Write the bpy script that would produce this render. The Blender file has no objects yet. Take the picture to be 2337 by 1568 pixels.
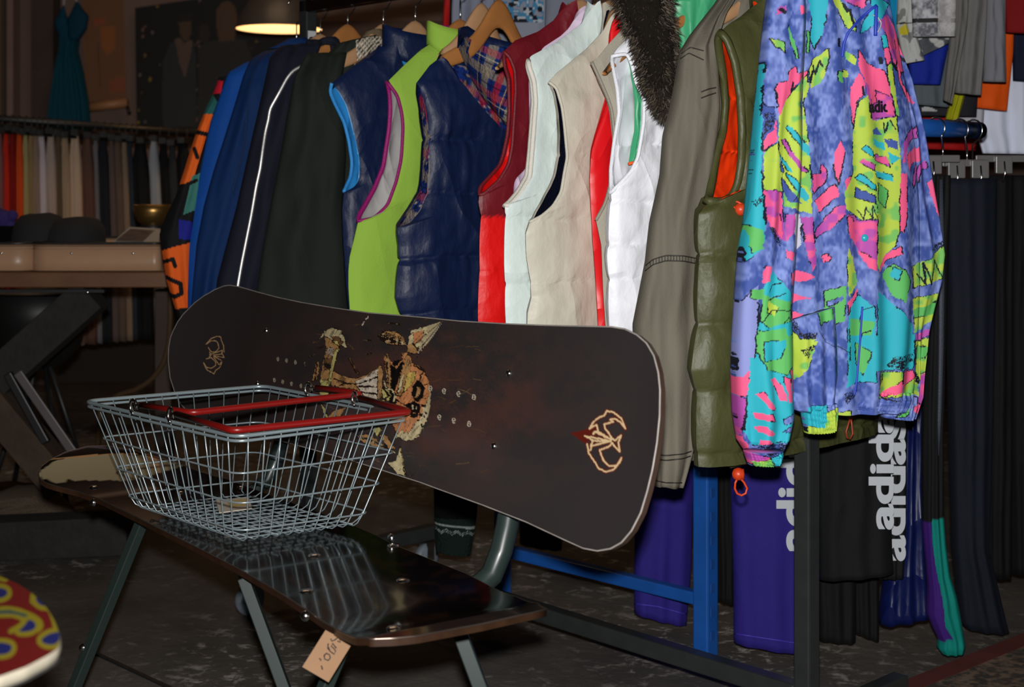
import bpy, math, random
import numpy as np
from mathutils import Vector, Matrix, noise

# ------------------------------------------------------------------ camera, world, lights, exposure
SC = bpy.context.scene
COL = SC.collection
F, CX, HY, H = 3200.0, 1168.5, 435.0, 0.95      # focal length (px), principal column, horizon row, lens height (m)

cam_data = bpy.data.cameras.new('camera')
cam = bpy.data.objects.new('camera', cam_data)
COL.objects.link(cam)
cam.location = (0, 0, H)
cam.rotation_euler = (math.pi / 2, 0, 0)
cam_data.sensor_width = 36.0
cam_data.lens = 36.0 * F / 2337.0
cam_data.shift_y = -(784.0 - HY) / 2337.0
cam_data.clip_start = 0.05
cam_data.dof.use_dof = True
cam_data.dof.focus_distance = 2.35
cam_data.dof.aperture_fstop = 6.0
SC.camera = cam

world = bpy.data.worlds.new('dim_room')
SC.world = world
world.use_nodes = True
world.node_tree.nodes['Background'].inputs[0].default_value = (1.0, 0.82, 0.66, 1)
world.node_tree.nodes['Background'].inputs[1].default_value = 0.008

def lamp(name, kind, loc, power, color, size=0.05, target=None):
    d = bpy.data.lights.new(name, kind)
    d.energy = power
    d.color = color
    if kind == 'AREA':
        d.size = size
    else:
        d.shadow_soft_size = size
    o = bpy.data.objects.new(name, d)
    COL.objects.link(o)
    o.location = loc
    if target:
        o.rotation_euler = (Vector(target) - Vector(loc)).to_track_quat('-Z', 'Y').to_euler()
    return o

flash = lamp('camera_flash', 'SPOT', (0.0, 0.0, H + 0.085), 238.0, (1.0, 0.98, 0.95), 0.02, (0.05, 2.4, 0.86))
flash.data.spot_size = math.radians(78)
flash.data.spot_blend = 0.75
lamp('shop_lamp', 'AREA', (-0.9, 4.6, 2.9), 9.0, (1.0, 0.66, 0.38), 1.2, (-1.2, 5.4, 0))
SC.view_settings.view_transform = 'Standard'
SC.view_settings.look = 'None'
SC.view_settings.exposure = 0.0
SC.view_settings.gamma = 1.0
SC.view_settings.use_curve_mapping = False

# ------------------------------------------------------------------ measuring helpers
def P(px, py, Y):
    return Vector(((px - CX) * Y / F, Y, H - (py - HY) * Y / F))

def Ynear(py, z):
    return F * (H - z) / (py - HY)

N0 = Vector((0.4996, 2.377))            # foot of the rack's near post
RU = Vector((-0.688, 0.725))            # along the rail, away from the lens
RV = Vector((-0.725, -0.688))           # across the rail, to the front side

def R(t, s, z):
    p = N0 + RU * t + RV * s
    return Vector((p.x, p.y, z))

def U(px, py, t):                        # where the sight line meets the upright plane at t: (s, z)
    r = (px - CX) / F
    x0 = N0.x + t * RU.x; y0 = N0.y + t * RU.y
    s = (r * y0 - x0) / (RV.x - r * RV.y)
    Y = y0 + s * RV.y
    return s, H - (py - HY) * Y / F

def resample(pts, n):
    a = np.array(pts, float)
    d = np.r_[0, np.cumsum(np.linalg.norm(np.diff(a, axis=0), axis=1))]
    k = np.linspace(0, d[-1], n)
    return np.stack([np.interp(k, d, a[:, i]) for i in range(a.shape[1])], 1)

def smooth(a, it=2):
    a = np.array(a, float)
    for _ in range(it):
        b = a.copy()
        b[1:-1] = 0.25 * a[:-2] + 0.5 * a[1:-1] + 0.25 * a[2:]
        a = b
    return a

def fn(x, y, z=0.0):
    return noise.noise(Vector((x, y, z)))

def lin(r, g, b):
    f = lambda c: (c / 255 / 12.92) if c < 10.3 else ((c / 255 + 0.055) / 1.055) ** 2.4
    return (f(r), f(g), f(b))

# ------------------------------------------------------------------ materials
MATS = {}
def mat(name, color=None, rough=0.6, metal=0.0, bump=0.0, bscale=60.0, bstretch=(1, 1, 1), sheen=0.0, coat=0.0,
        vary=0.0, vscale=8.0, emit=None, estr=0.0, spec=0.5, attr=False, wrinkle=0.0, wscale=14.0):
    if name in MATS:
        return MATS[name]
    m = bpy.data.materials.new(name)
    m.use_nodes = True
    nt = m.node_tree
    b = nt.nodes['Principled BSDF']
    b.inputs['Roughness'].default_value = rough
    b.inputs['Metallic'].default_value = metal
    b.inputs['Specular IOR Level'].default_value = spec
    if sheen:
        b.inputs['Sheen Weight'].default_value = sheen
        b.inputs['Sheen Roughness'].default_value = 0.4
    if coat:
        b.inputs['Coat Weight'].default_value = coat
        b.inputs['Coat Roughness'].default_value = 0.06
    tc = nt.nodes.new('ShaderNodeTexCoord')
    src = None
    if attr:
        a = nt.nodes.new('ShaderNodeAttribute'); a.attribute_name = 'Col'
        src = a.outputs['Color']
    elif color is not None:
        rgb = nt.nodes.new('ShaderNodeRGB'); rgb.outputs[0].default_value = (*color, 1)
        src = rgb.outputs[0]
    if vary and src is not None:
        nz = nt.nodes.new('ShaderNodeTexNoise'); nz.inputs['Scale'].default_value = vscale
        nz.inputs['Detail'].default_value = 6
        nt.links.new(tc.outputs['Object'], nz.inputs['Vector'])
        mr = nt.nodes.new('ShaderNodeMapRange')
        mr.inputs['To Min'].default_value = 1 - vary; mr.inputs['To Max'].default_value = 1 + vary
        nt.links.new(nz.outputs['Fac'], mr.inputs['Value'])
        vm = nt.nodes.new('ShaderNodeVectorMath'); vm.operation = 'SCALE'
        nt.links.new(src, vm.inputs[0]); nt.links.new(mr.outputs[0], vm.inputs['Scale'])
        src = vm.outputs[0]
    if src is not None:
        nt.links.new(src, b.inputs['Base Color'])
    prev = None
    if wrinkle:
        mp = nt.nodes.new('ShaderNodeMapping'); mp.inputs['Scale'].default_value = (1, 1, 0.7)
        mp.inputs['Rotation'].default_value = (0.5, 0.3, 0.4)
        nt.links.new(tc.outputs['Object'], mp.inputs['Vector'])
        nz = nt.nodes.new('ShaderNodeTexNoise'); nz.noise_type = 'RIDGED_MULTIFRACTAL'
        nz.inputs['Scale'].default_value = wscale
        nz.inputs['Detail'].default_value = 2.5; nz.inputs['Distortion'].default_value = 0.5
        nz.inputs['Roughness'].default_value = 0.4; nz.inputs['Offset'].default_value = 0.9; nz.inputs['Gain'].default_value = 1.2
        nt.links.new(mp.outputs[0], nz.inputs['Vector'])
        bp = nt.nodes.new('ShaderNodeBump'); bp.inputs['Strength'].default_value = wrinkle
        bp.inputs['Distance'].default_value = 0.012
        nt.links.new(nz.outputs['Fac'], bp.inputs['Height'])
        prev = bp
    if bump:
        mp = nt.nodes.new('ShaderNodeMapping'); mp.inputs['Scale'].default_value = bstretch
        nt.links.new(tc.outputs['Object'], mp.inputs['Vector'])
        nz = nt.nodes.new('ShaderNodeTexNoise'); nz.inputs['Scale'].default_value = bscale
        nz.inputs['Detail'].default_value = 5
        nt.links.new(mp.outputs[0], nz.inputs['Vector'])
        bp = nt.nodes.new('ShaderNodeBump'); bp.inputs['Strength'].default_value = bump
        bp.inputs['Distance'].default_value = 0.01
        nt.links.new(nz.outputs['Fac'], bp.inputs['Height'])
        if prev:
            nt.links.new(prev.outputs[0], bp.inputs['Normal'])
        prev = bp
    if prev:
        nt.links.new(prev.outputs[0], b.inputs['Normal'])
    if emit:
        b.inputs['Emission Color'].default_value = (*emit, 1)
        b.inputs['Emission Strength'].default_value = estr
    MATS[name] = m
    return m

NYLON = mat('nylon_cloth', attr=True, rough=0.48, spec=0.4, wrinkle=0.55, wscale=7, vary=0.06, bump=0.3, bscale=42, bstretch=(1, 1, 0.6))
MATTE = mat('matte_cloth', attr=True, rough=0.8, spec=0.25, wrinkle=0.3, wscale=5, bump=0.12, bscale=260, vary=0.08)
SATIN = mat('satin_cloth', attr=True, rough=0.4, spec=0.4, wrinkle=0.6, wscale=9, vary=0.05)
PRINT = mat('printed_cloth', attr=True, rough=0.65, spec=0.25, wrinkle=0.3, wscale=7)
FLEECE = mat('fleece_cloth', attr=True, rough=0.95, spec=0.1, bump=0.8, bscale=180)
CHROME = mat('bright_zinc_wire', (0.30, 0.37, 0.40), rough=0.3, metal=0.45, spec=0.8)
STEEL = mat('polished_steel', (0.7, 0.7, 0.7), rough=0.2, metal=1.0)
RACKM = mat('black_rack_steel', (0.042, 0.047, 0.047), rough=0.3, metal=0.4, vary=0.3, vscale=20)
GREENM = mat('dark_green_steel', (0.018, 0.029, 0.027), rough=0.35, coat=0.3, vary=0.12)
BLUEM = mat('blue_painted_steel', (0.01, 0.085, 0.36), rough=0.4, vary=0.25, vscale=14)
REDH = mat('red_plastic_sleeve', (0.21, 0.006, 0.005), rough=0.35, vary=0.05)
WOODH = mat('beech_hanger_wood', (0.47, 0.26, 0.13), rough=0.5, vary=0.15, vscale=30)
WOODD = mat('amber_hanger_wood', (0.40, 0.16, 0.045), rough=0.4, vary=0.2, vscale=30)
BLACKP = mat('black_plastic', (0.012, 0.012, 0.013), rough=0.45, vary=0.1)
ORANGEP = mat('orange_cord_plastic', (0.62, 0.05, 0.01), rough=0.4)
TRIM = mat('trim_cloth', attr=True, rough=0.6, bump=0.2, bscale=300)

# ------------------------------------------------------------------ mesh helpers
class MB:
    def __init__(self):
        self.v = []; self.f = []; self.c = []; self.mi = []
    def add(self, v, f, col=None, mi=0):
        o = len(self.v)
        self.v += [tuple(p) for p in v]
        self.f += [tuple(i + o for i in q) for q in f]
        self.mi += [mi] * len(f)
        if col is None:
            col = (0.5, 0.5, 0.5)
        if isinstance(col, np.ndarray) and col.ndim == 2:
            self.c += [tuple(x) for x in col]
        else:
            self.c += [tuple(col)] * len(v)
        return self
    def box(self, c, ax, ay, az, col=None, bev=0.0):
        c = Vector(c); ax = Vector(ax); ay = Vector(ay); az = Vector(az)
        v = [c + ax * i + ay * j + az * k for i in (-1, 1) for j in (-1, 1) for k in (-1, 1)]
        f = [(0, 1, 3, 2), (4, 6, 7, 5), (0, 4, 5, 1), (2, 3, 7, 6), (0, 2, 6, 4), (1, 5, 7, 3)]
        return self.add(v, f, col)
    def tube(self, pts, r, n=10, closed=False, col=None, flat=1.0, up=None, twist=0.0):
        pts = [Vector(p) for p in pts]
        m = len(pts)
        rr = r if hasattr(r, '__len__') else [r] * m
        T = []
        for i in range(m):
            a = pts[(i - 1) % m] if (closed or i > 0) else pts[i]
            b = pts[(i + 1) % m] if (closed or i < m - 1) else pts[i]
            d = (b - a)
            T.append(d.normalized() if d.length > 1e-9 else Vector((0, 0, 1)))
        ref = Vector(up) if up else (Vector((0, 0, 1)) if abs(T[0].z) < 0.9 else Vector((1, 0, 0)))
        x = (ref - T[0] * ref.dot(T[0])).normalized()
        v = []
        for i in range(m):
            x = (x - T[i] * x.dot(T[i])).normalized()
            y = T[i].cross(x)
            for k in range(n):
                a = 2 * math.pi * k / n + twist
                v.append(pts[i] + x * math.cos(a) * rr[i] + y * math.sin(a) * rr[i] * flat)
        f = []
        for i in range(m if closed else m - 1):
            j = (i + 1) % m
            for k in range(n):
                l = (k + 1) % n
                f.append((i * n + k, i * n + l, j * n + l, j * n + k))
        if not closed:
            f.append(tuple(range(n - 1, -1, -1)))
            f.append(tuple((m - 1) * n + k for k in range(n)))
        return self.add(v, f, col)
    def lathe(self, c, prof, n=32, col=None, cap=False):
        c = Vector(c); v = []; f = []
        for (r, z) in prof:
            for k in range(n):
                a = 2 * math.pi * k / n
                v.append(c + Vector((r * math.cos(a), r * math.sin(a), z)))
        for i in range(len(prof) - 1):
            for k in range(n):
                l = (k + 1) % n
                f.append((i * n + k, i * n + l, (i + 1) * n + l, (i + 1) * n + k))
        if cap:
            f.append(tuple(range(n - 1, -1, -1)))
            f.append(tuple((len(prof) - 1) * n + k for k in range(n)))
        return self.add(v, f, col)
    def grid(self, g, col=None, wrap=False, flip=False):
        nr, nc = g.shape[:2]
        v = g.reshape(-1, 3)
        f = []
        for i in range(nr - 1):
            for j in range(nc if wrap else nc - 1):
                k = (j + 1) % nc
                q = (i * nc + j, i * nc + k, (i + 1) * nc + k, (i + 1) * nc + j)
                f.append(q[::-1] if flip else q)
        return self.add(v, f, col)
    def dome(self, c, n, r, h):
        n = Vector(n).normalized()
        x = n.orthogonal().normalized(); y = n.cross(x)
        v = []; f = []; m = 14; K = 5
        for i in range(K):
            a = i / (K - 1) * math.pi / 2 * 0.96
            for k in range(m):
                b = 2 * math.pi * k / m
                v.append(Vector(c) + (x * math.cos(b) + y * math.sin(b)) * r * math.cos(a) + n * h * math.sin(a))
        for i in range(K - 1):
            for k in range(m):
                l = (k + 1) % m
                f.append((i * m + k, i * m + l, (i + 1) * m + l, (i + 1) * m + k))
        f.append(tuple((K - 1) * m + k for k in range(m)))
        return self.add(v, f)
    def build(self, name, material, parent=None, smooth=True, bevel=0.0, mats=None):
        V = np.array(self.v)
        if parent is None:
            base = Vector(((V[:, 0].min() + V[:, 0].max()) / 2, (V[:, 1].min() + V[:, 1].max()) / 2, V[:, 2].min()))
        else:
            base = parent['_w'] if False else PW[parent.name]
        me = bpy.data.meshes.new(name)
        me.from_pydata((V - np.array(base)).tolist(), [], self.f)
        a = me.color_attributes.new('Col', 'FLOAT_COLOR', 'POINT')
        c = np.ones((len(V), 4)); c[:, :3] = np.array(self.c)
        a.data.foreach_set('color', c.ravel())
        for m in (mats or [material]):
            me.materials.append(m)
        if mats:
            me.polygons.foreach_set('material_index', self.mi)
        if smooth:
            me.polygons.foreach_set('use_smooth', [True] * len(me.polygons))
        o = bpy.data.objects.new(name, me)
        COL.objects.link(o)
        if bevel:
            bm_ = o.modifiers.new('bevel', 'BEVEL'); bm_.width = bevel; bm_.segments = 2
            bm_.limit_method = 'ANGLE'
        if parent is None:
            o.location = base
            PW[o.name] = base
        else:
            o.parent = parent
            PW[o.name] = base
        return o

GAR = {}
PW = {}          # world position of every object's origin
def thing(name, label, cat, loc, group=None):
    o = bpy.data.objects.new(name, None)
    COL.objects.link(o)
    o.empty_display_size = 0.05
    o.location = loc
    PW[o.name] = Vector(loc)
    return tag(o, label, cat, group)

def tag(o, label, cat, group=None):
    o['label'] = label; o['category'] = cat
    if group:
        o['group'] = group
    return o

def struct(o):
    o['kind'] = 'structure'
    return o

from mathutils.bvhtree import BVHTree
class Surface:
    """lets trims, seams and prints follow the cloth or board they belong to"""
    def __init__(self, *objs):
        V = []; Fc = []
        for o in objs:
            b = PW[o.name]; n = len(V)
            V += [tuple(v.co + b) for v in o.data.vertices]
            Fc += [tuple(i + n for i in p.vertices) for p in o.data.polygons]
        self.t = BVHTree.FromPolygons(V, Fc)
    def __call__(self, px, py, lift=0.001, fall=None):
        o = Vector((0, 0, H)); d = Vector(((px - CX) / F, 1.0, -(py - HY) / F)).normalized()
        h = self.t.ray_cast(o, d)
        if h[0] is None:
            return P(px, py, fall) if fall else None
        return h[0] - d * lift
    def line(self, pts, n=40, lift=0.001, it=1):
        q = [self(x, y, lift) for x, y in resample(pts, n)]
        q = [p for p in q if p is not None]
        return [Vector(p) for p in smooth([tuple(p) for p in q], it)] if len(q) > 2 else q

def text(name, body, size, origin, right, up, material, parent, bold=0.0, shear=0.0, depth=0.0006, sy=1.0):
    cu = bpy.data.curves.new(name, 'FONT')
    cu.body = body; cu.size = size; cu.offset = bold; cu.extrude = depth; cu.shear = shear
    tmp = bpy.data.objects.new(name + '_curve', cu)
    COL.objects.link(tmp)
    dg = bpy.context.evaluated_depsgraph_get()
    me = bpy.data.meshes.new_from_object(tmp.evaluated_get(dg))
    bpy.data.objects.remove(tmp)
    right = Vector(right).normalized(); up = Vector(up); up = (up - right * up.dot(right)).normalized()
    nrm = right.cross(up)
    M = Matrix((right, up, nrm)).transposed().to_4x4()
    M.translation = Vector(origin) - PW[parent.name]
    me.transform(Matrix.Diagonal((1, sy, 1, 1)))
    me.transform(M)
    me.name = name
    me.materials.clear(); me.materials.append(material)
    o = bpy.data.objects.new(name, me)
    COL.objects.link(o)
    o.parent = parent
    PW[o.name] = PW[parent.name]
    return o

# ------------------------------------------------------------------ pattern painting (flat dye and print colours)
def in_poly(pts, poly):
    x, y = pts[:, 0], pts[:, 1]
    r = np.zeros(len(pts), bool)
    n = len(poly)
    for i in range(n):
        x1, y1 = poly[i]; x2, y2 = poly[(i + 1) % n]
        if y1 == y2:
            continue
        c = ((y1 > y) != (y2 > y)) & (x < (x2 - x1) * (y - y1) / (y2 - y1) + x1)
        r ^= c
    return r

def near_line(pts, line, w):
    r = np.zeros(len(pts), bool)
    for (x1, y1), (x2, y2) in zip(line[:-1], line[1:]):
        dx, dy = x2 - x1, y2 - y1
        L = dx * dx + dy * dy or 1e-9
        t = np.clip(((pts[:, 0] - x1) * dx + (pts[:, 1] - y1) * dy) / L, 0, 1)
        r |= (pts[:, 0] - x1 - t * dx) ** 2 + (pts[:, 1] - y1 - t * dy) ** 2 < w * w
    return r

def paint(pts, items, base):
    out = np.tile(np.array(base, float), (len(pts), 1))
    for it in items:
        a = np.array(it[1], float)
        pad = it[2] + 1 if it[0] == 's' else 0
        lo, hi = a.min(0) - pad, a.max(0) + pad
        k = np.where((pts[:, 0] >= lo[0]) & (pts[:, 0] <= hi[0]) & (pts[:, 1] >= lo[1]) & (pts[:, 1] <= hi[1]))[0]
        if not len(k):
            continue
        q = pts[k]
        if it[0] == 'p':
            out[k[in_poly(q, it[1])]] = it[2]
        else:
            out[k[near_line(q, it[1], it[2])]] = it[3]
    return out

def vnoise(pts, scale, seed=0):
    """cheap smooth value noise on arrays"""
    rng = np.random.RandomState(seed)
    tab = rng.rand(256, 256)
    p = pts / scale
    i = np.floor(p).astype(int); f = p - i; f = f * f * (3 - 2 * f)
    x0, y0 = i[:, 0] % 256, i[:, 1] % 256; x1, y1 = (x0 + 1) % 256, (y0 + 1) % 256
    return (tab[x0, y0] * (1 - f[:, 0]) + tab[x1, y0] * f[:, 0]) * (1 - f[:, 1]) + \
           (tab[x0, y1] * (1 - f[:, 0]) + tab[x1, y1] * f[:, 0]) * f[:, 1]

# ------------------------------------------------------------------ the setting
def floor_material():
    m = bpy.data.materials.new('worn_dark_concrete')
    m.use_nodes = True
    nt = m.node_tree; b = nt.nodes['Principled BSDF']
    tc = nt.nodes.new('ShaderNodeTexCoord')
    def nz(scale, detail, sx=1, sy=1, dist=0.0):
        mp = nt.nodes.new('ShaderNodeMapping'); mp.inputs['Scale'].default_value = (sx, sy, 1)
        mp.inputs['Rotation'].default_value = (0, 0, 0.5)
        nt.links.new(tc.outputs['Object'], mp.inputs['Vector'])
        n = nt.nodes.new('ShaderNodeTexNoise'); n.inputs['Scale'].default_value = scale
        n.inputs['Detail'].default_value = detail; n.inputs['Distortion'].default_value = dist
        n.inputs['Roughness'].default_value = 0.65
        nt.links.new(mp.outputs[0], n.inputs['Vector'])
        return n.outputs['Fac']
    def ramp(src, stops):
        r = nt.nodes.new('ShaderNodeValToRGB')
        e = r.color_ramp.elements
        e[0].position, e[0].color = stops[0][0], (*stops[0][1], 1)
        e[1].position, e[1].color = stops[1][0], (*stops[1][1], 1)
        nt.links.new(src, r.inputs[0])
        return r.outputs[0]
    base = ramp(nz(2.2, 8), [(0.3, (0.030, 0.025, 0.021)), (0.7, (0.10, 0.088, 0.079))])
    scuff = ramp(nz(26, 14, 1.0, 1.15, 0.4), [(0.54, (0, 0, 0)), (0.66, (1, 1, 1))])
    big = ramp(nz(1.6, 3), [(0.44, (0.06, 0.06, 0.06)), (0.60, (1, 1, 1))])
    mul = nt.nodes.new('ShaderNodeMix'); mul.data_type = 'RGBA'; mul.blend_type = 'MULTIPLY'
    mul.inputs[0].default_value = 1
    nt.links.new(scuff, mul.inputs[6]); nt.links.new(big, mul.inputs[7])
    mix = nt.nodes.new('ShaderNodeMix'); mix.data_type = 'RGBA'
    nt.links.new(mul.outputs[2], mix.inputs[0])
    nt.links.new(base, mix.inputs[6]); mix.inputs[7].default_value = (0.40, 0.37, 0.34, 1)
    nt.links.new(mix.outputs[2], b.inputs['Base Color'])
    b.inputs['Roughness'].default_value = 0.75
    bp = nt.nodes.new('ShaderNodeBump'); bp.inputs['Strength'].default_value = 0.3; bp.inputs['Distance'].default_value = 0.01
    nt.links.new(nz(40, 6), bp.inputs['Height']); nt.links.new(bp.outputs[0], b.inputs['Normal'])
    return m

struct(MB().box((0, 4.0, -0.05), (5, 0, 0), (0, 4.6, 0), (0, 0, 0.05)).build('floor', floor_material(), smooth=False))
WALLM = mat('brown_plaster', (0.20, 0.125, 0.10), rough=0.85, vary=0.2, vscale=3, bump=0.2, bscale=30)
struct(MB().box((0, 7.05, 1.5), (5, 0, 0), (0, 0.05, 0), (0, 0, 1.5)).build('wall_back', WALLM, smooth=False))
struct(MB().box((-3.2, 4.0, 1.5), (0.05, 0, 0), (0, 4.6, 0), (0, 0, 1.5)).build('wall_left', WALLM, smooth=False))
struct(MB().box((3.6, 4.0, 1.5), (0.05, 0, 0), (0, 4.6, 0), (0, 0, 1.5)).build('wall_right', WALLM, smooth=False))
struct(MB().box((0, 4.0, 3.05), (5, 0, 0), (0, 4.6, 0), (0, 0, 0.05)).build('ceiling', mat('dark_ceiling_paint', (0.05, 0.045, 0.04), rough=0.9, vary=0.1), smooth=False))
# dark wooden dado on the wall behind the rack, seen under the rail
struct(MB().box((0.55, 6.97, 0.895), (1.9, 0, 0), (0, 0.03, 0), (0, 0, 0.895)).build('trim_1', mat('dark_red_panelling', (0.075, 0.026, 0.014), rough=0.6, vary=0.3, vscale=4), smooth=False))
struct(MB().box((-1.6, 6.98, 0.14), (1.6, 0, 0), (0, 0.02, 0), (0, 0, 0.14)).build('dark_strip_back', mat('added_dark_strip', (0.02, 0.014, 0.011), rough=0.8, vary=0.2), smooth=False))  # added dark strip that darkens the lit wall foot below the far trousers
# two upright pilaster strips on the wall at the far left
for i, (a, b) in enumerate([(-4, 8), (24, 38)]):
    Yw = 6.93
    c0 = P(a, 300, Yw); c1 = P(b, 300, Yw)
    struct(MB().box(((c0.x + c1.x) / 2, Yw, 1.5), ((c1.x - c0.x) / 2, 0, 0), (0, 0.05, 0), (0, 0, 1.5)).build('trim_%d' % (i + 2), mat('pale_brown_pilaster', (0.26, 0.17, 0.145), rough=0.8, vary=0.15), smooth=False))
c0 = P(80, 300, 6.93); c1 = P(130, 300, 6.93)
BRICK = mat('dark_striped_brick', (0.075, 0.05, 0.043), rough=0.9, vary=0.3, bump=0.8, bscale=14, bstretch=(0.4, 0.4, 4))
struct(MB().box(((c0.x + c1.x) / 2, 6.93, 1.5), ((c1.x - c0.x) / 2, 0, 0), (0, 0.06, 0), (0, 0, 1.5)).build('trim_4', BRICK, smooth=False))

# speckled carpet with a red border strip at the lower right
def flat_strip(name, p0, p1, w, z, h, m, side=1):
    d = (Vector(p1) - Vector(p0)); d.z = 0; L = d.length; d.normalize()
    n = Vector((d.y, -d.x, 0)) * side
    c = (Vector(p0) + Vector(p1)) / 2 + n * w / 2
    return MB().box((c.x, c.y, z + h / 2), d * L / 2, n * w / 2, (0, 0, h / 2)).build(name, m, smooth=False)
a = P(1990, 1590, Ynear(1590, 0)); b = P(2420, 1418, Ynear(1418, 0))
d = (b - a).normalized()
speck = bpy.data.materials.new('speckled_carpet_pile'); speck.use_nodes = True
nt = speck.node_tree; bs = nt.nodes['Principled BSDF']; bs.inputs['Roughness'].default_value = 0.95
tcn = nt.nodes.new('ShaderNodeTexCoord'); nzn = nt.nodes.new('ShaderNodeTexNoise'); nzn.inputs['Scale'].default_value = 55
nzn.inputs['Detail'].default_value = 8; nt.links.new(tcn.outputs['Object'], nzn.inputs['Vector'])
rp = nt.nodes.new('ShaderNodeValToRGB'); rp.color_ramp.elements[0].position = 0.42; rp.color_ramp.elements[1].position = 0.6
rp.color_ramp.elements[0].color = (0.045, 0.035, 0.028, 1); rp.color_ramp.elements[1].color = (0.19, 0.125, 0.085, 1)
nt.links.new(nzn.outputs['Fac'], rp.inputs[0]); nt.links.new(rp.outputs[0], bs.inputs['Base Color'])
carpet = thing('carpet', 'speckled brown carpet with a dark red edge on the concrete floor', 'carpet', (a + b) / 2 - Vector((0, 0, 0)))
MBc = MB()
n2 = Vector((d.y, -d.x, 0))
def strip_into(parent, name, m, w0, w1, h):
    c = (a + b) / 2 + n2 * (w0 + w1) / 2
    MB().box((c.x, c.y, h / 2), d * (b - a).length * 0.75, n2 * (w1 - w0) / 2, (0, 0, h / 2)).build(name, m, parent, smooth=False)
strip_into(carpet, 'border', mat('dark_red_braid', (0.11, 0.018, 0.014), rough=0.85, vary=0.2, vscale=30), 0, 0.045, 0.007)
strip_into(carpet, 'pile', speck, 0.045, 0.9, 0.006)
# saw-cut groove in the concrete, seen as a thin line
g0 = P(222, 1492, Ynear(1492, 0)); g1 = P(400, 1575, Ynear(1575, 0))
tag(flat_strip('floor_cable', g0, g1, 0.008, 0.0, 0.004, BLACKP), 'thin dark flat cable lying on the concrete floor', 'cable')

# ------------------------------------------------------------------ cloth builders
def drape(mb, L, Rr, YL, YR, th, rows=60, cols=26, fold=0.0, nf=3.0, seed=0, colfn=None, col=None, puff=None, wob=0.004, power=0.75, rail=None, face=0.0):
    """closed hanging tube of cloth: left and right silhouettes (pixel points, top to bottom) put at real depths"""
    L = resample(L, rows); Rr = resample(Rr, rows)
    if rail is not None:
        yl = np.array([Yp(p[0], rail) for p in L]); yr = np.array([Yp(p[0], rail) for p in Rr])
    else:
        yl = np.interp(np.linspace(0, 1, rows), np.linspace(0, 1, len(YL)), YL) if hasattr(YL, '__len__') else np.full(rows, YL)
        yr = np.interp(np.linspace(0, 1, rows), np.linspace(0, 1, len(YR)), YR) if hasattr(YR, '__len__') else np.full(rows, YR)
    ym = (yl + yr) / 2
    yl = ym + (yl - ym) * (1 - face); yr = ym + (yr - ym) * (1 - face)
    m_all = cols * 2; nf_ = int(m_all * (0.72 if colfn is not None else 0.5))
    u_ = np.arange(nf_) / nf_
    ga = 0.45 * math.pi * u_ + 0.55 * np.arccos(1 - 2 * u_)
    ang = np.r_[ga, math.pi + math.pi * np.arange(m_all - nf_) / (m_all - nf_)]
    G = np.zeros((rows, cols * 2, 3)); UVp = np.zeros((rows, cols * 2, 2))
    for i in range(rows):
        p = P(*L[i], yl[i]); q = P(*Rr[i], yr[i])
        a = (q - p) / 2; c = (p + q) / 2
        ah = Vector((a.x, a.y, 0))
        if ah.length < 1e-6:
            ah = Vector((1, 0, 0))
        dn = Vector((ah.y, -ah.x, 0)).normalized()       # towards the lens
        vv = i / (rows - 1)
        t = th(vv) if callable(th) else th
        t = min(t, a.length * 0.95)
        for j in range(cols * 2):
            g = ang[j]
            x = -math.cos(g); sn = math.sin(g)
            w = math.copysign(abs(sn) ** power, sn) * t
            if fold:
                ph = seed * 1.7 + 1.6 * fn(vv * 1.6, seed * 3.1)
                w += fold * abs(sn) ** 0.5 * math.sin(nf * math.pi * x * (1 + 0.25 * fn(x * 1.3, vv, seed)) + ph) * (0.5 + 0.5 * vv)
            w += wob * fn(x * 2.2 + seed, vv * 7, seed) * abs(sn)
            if puff:
                w += math.copysign(puff(vv, x), sn) * abs(sn) ** 0.5
            zz = c + a * x + dn * w
            G[i, j] = zz
            UVp[i, j] = L[i] * (1 - (x + 1) / 2) + Rr[i] * (x + 1) / 2
    C = None
    if colfn is not None:
        C = colfn(UVp.reshape(-1, 2))
    elif col is not None:
        C = np.tile(np.array(col, float), (rows * cols * 2, 1))
    n0 = len(mb.v)
    mb.grid(G, C, wrap=True, flip=True)
    m = cols * 2
    mb.f.append(tuple(n0 + k for k in range(m))); mb.mi.append(0)
    mb.f.append(tuple(n0 + (rows - 1) * m + k for k in range(m - 1, -1, -1))); mb.mi.append(0)
    return mb

def Yp(px, t, s=None):
    """distance of the upright plane at rail position t along the sight line px"""
    r = (px - CX) / F
    x0 = N0.x + t * RU.x; y0 = N0.y + t * RU.y
    sv = (r * y0 - x0) / (RV.x - r * RV.y)
    return y0 + sv * RV.y

def rail_drape(mb, t, L, Rr, th, **k):
    k.setdefault('face', 0.8)
    return drape(mb, L, Rr, 0, 0, th, rail=t, **k)

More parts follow.
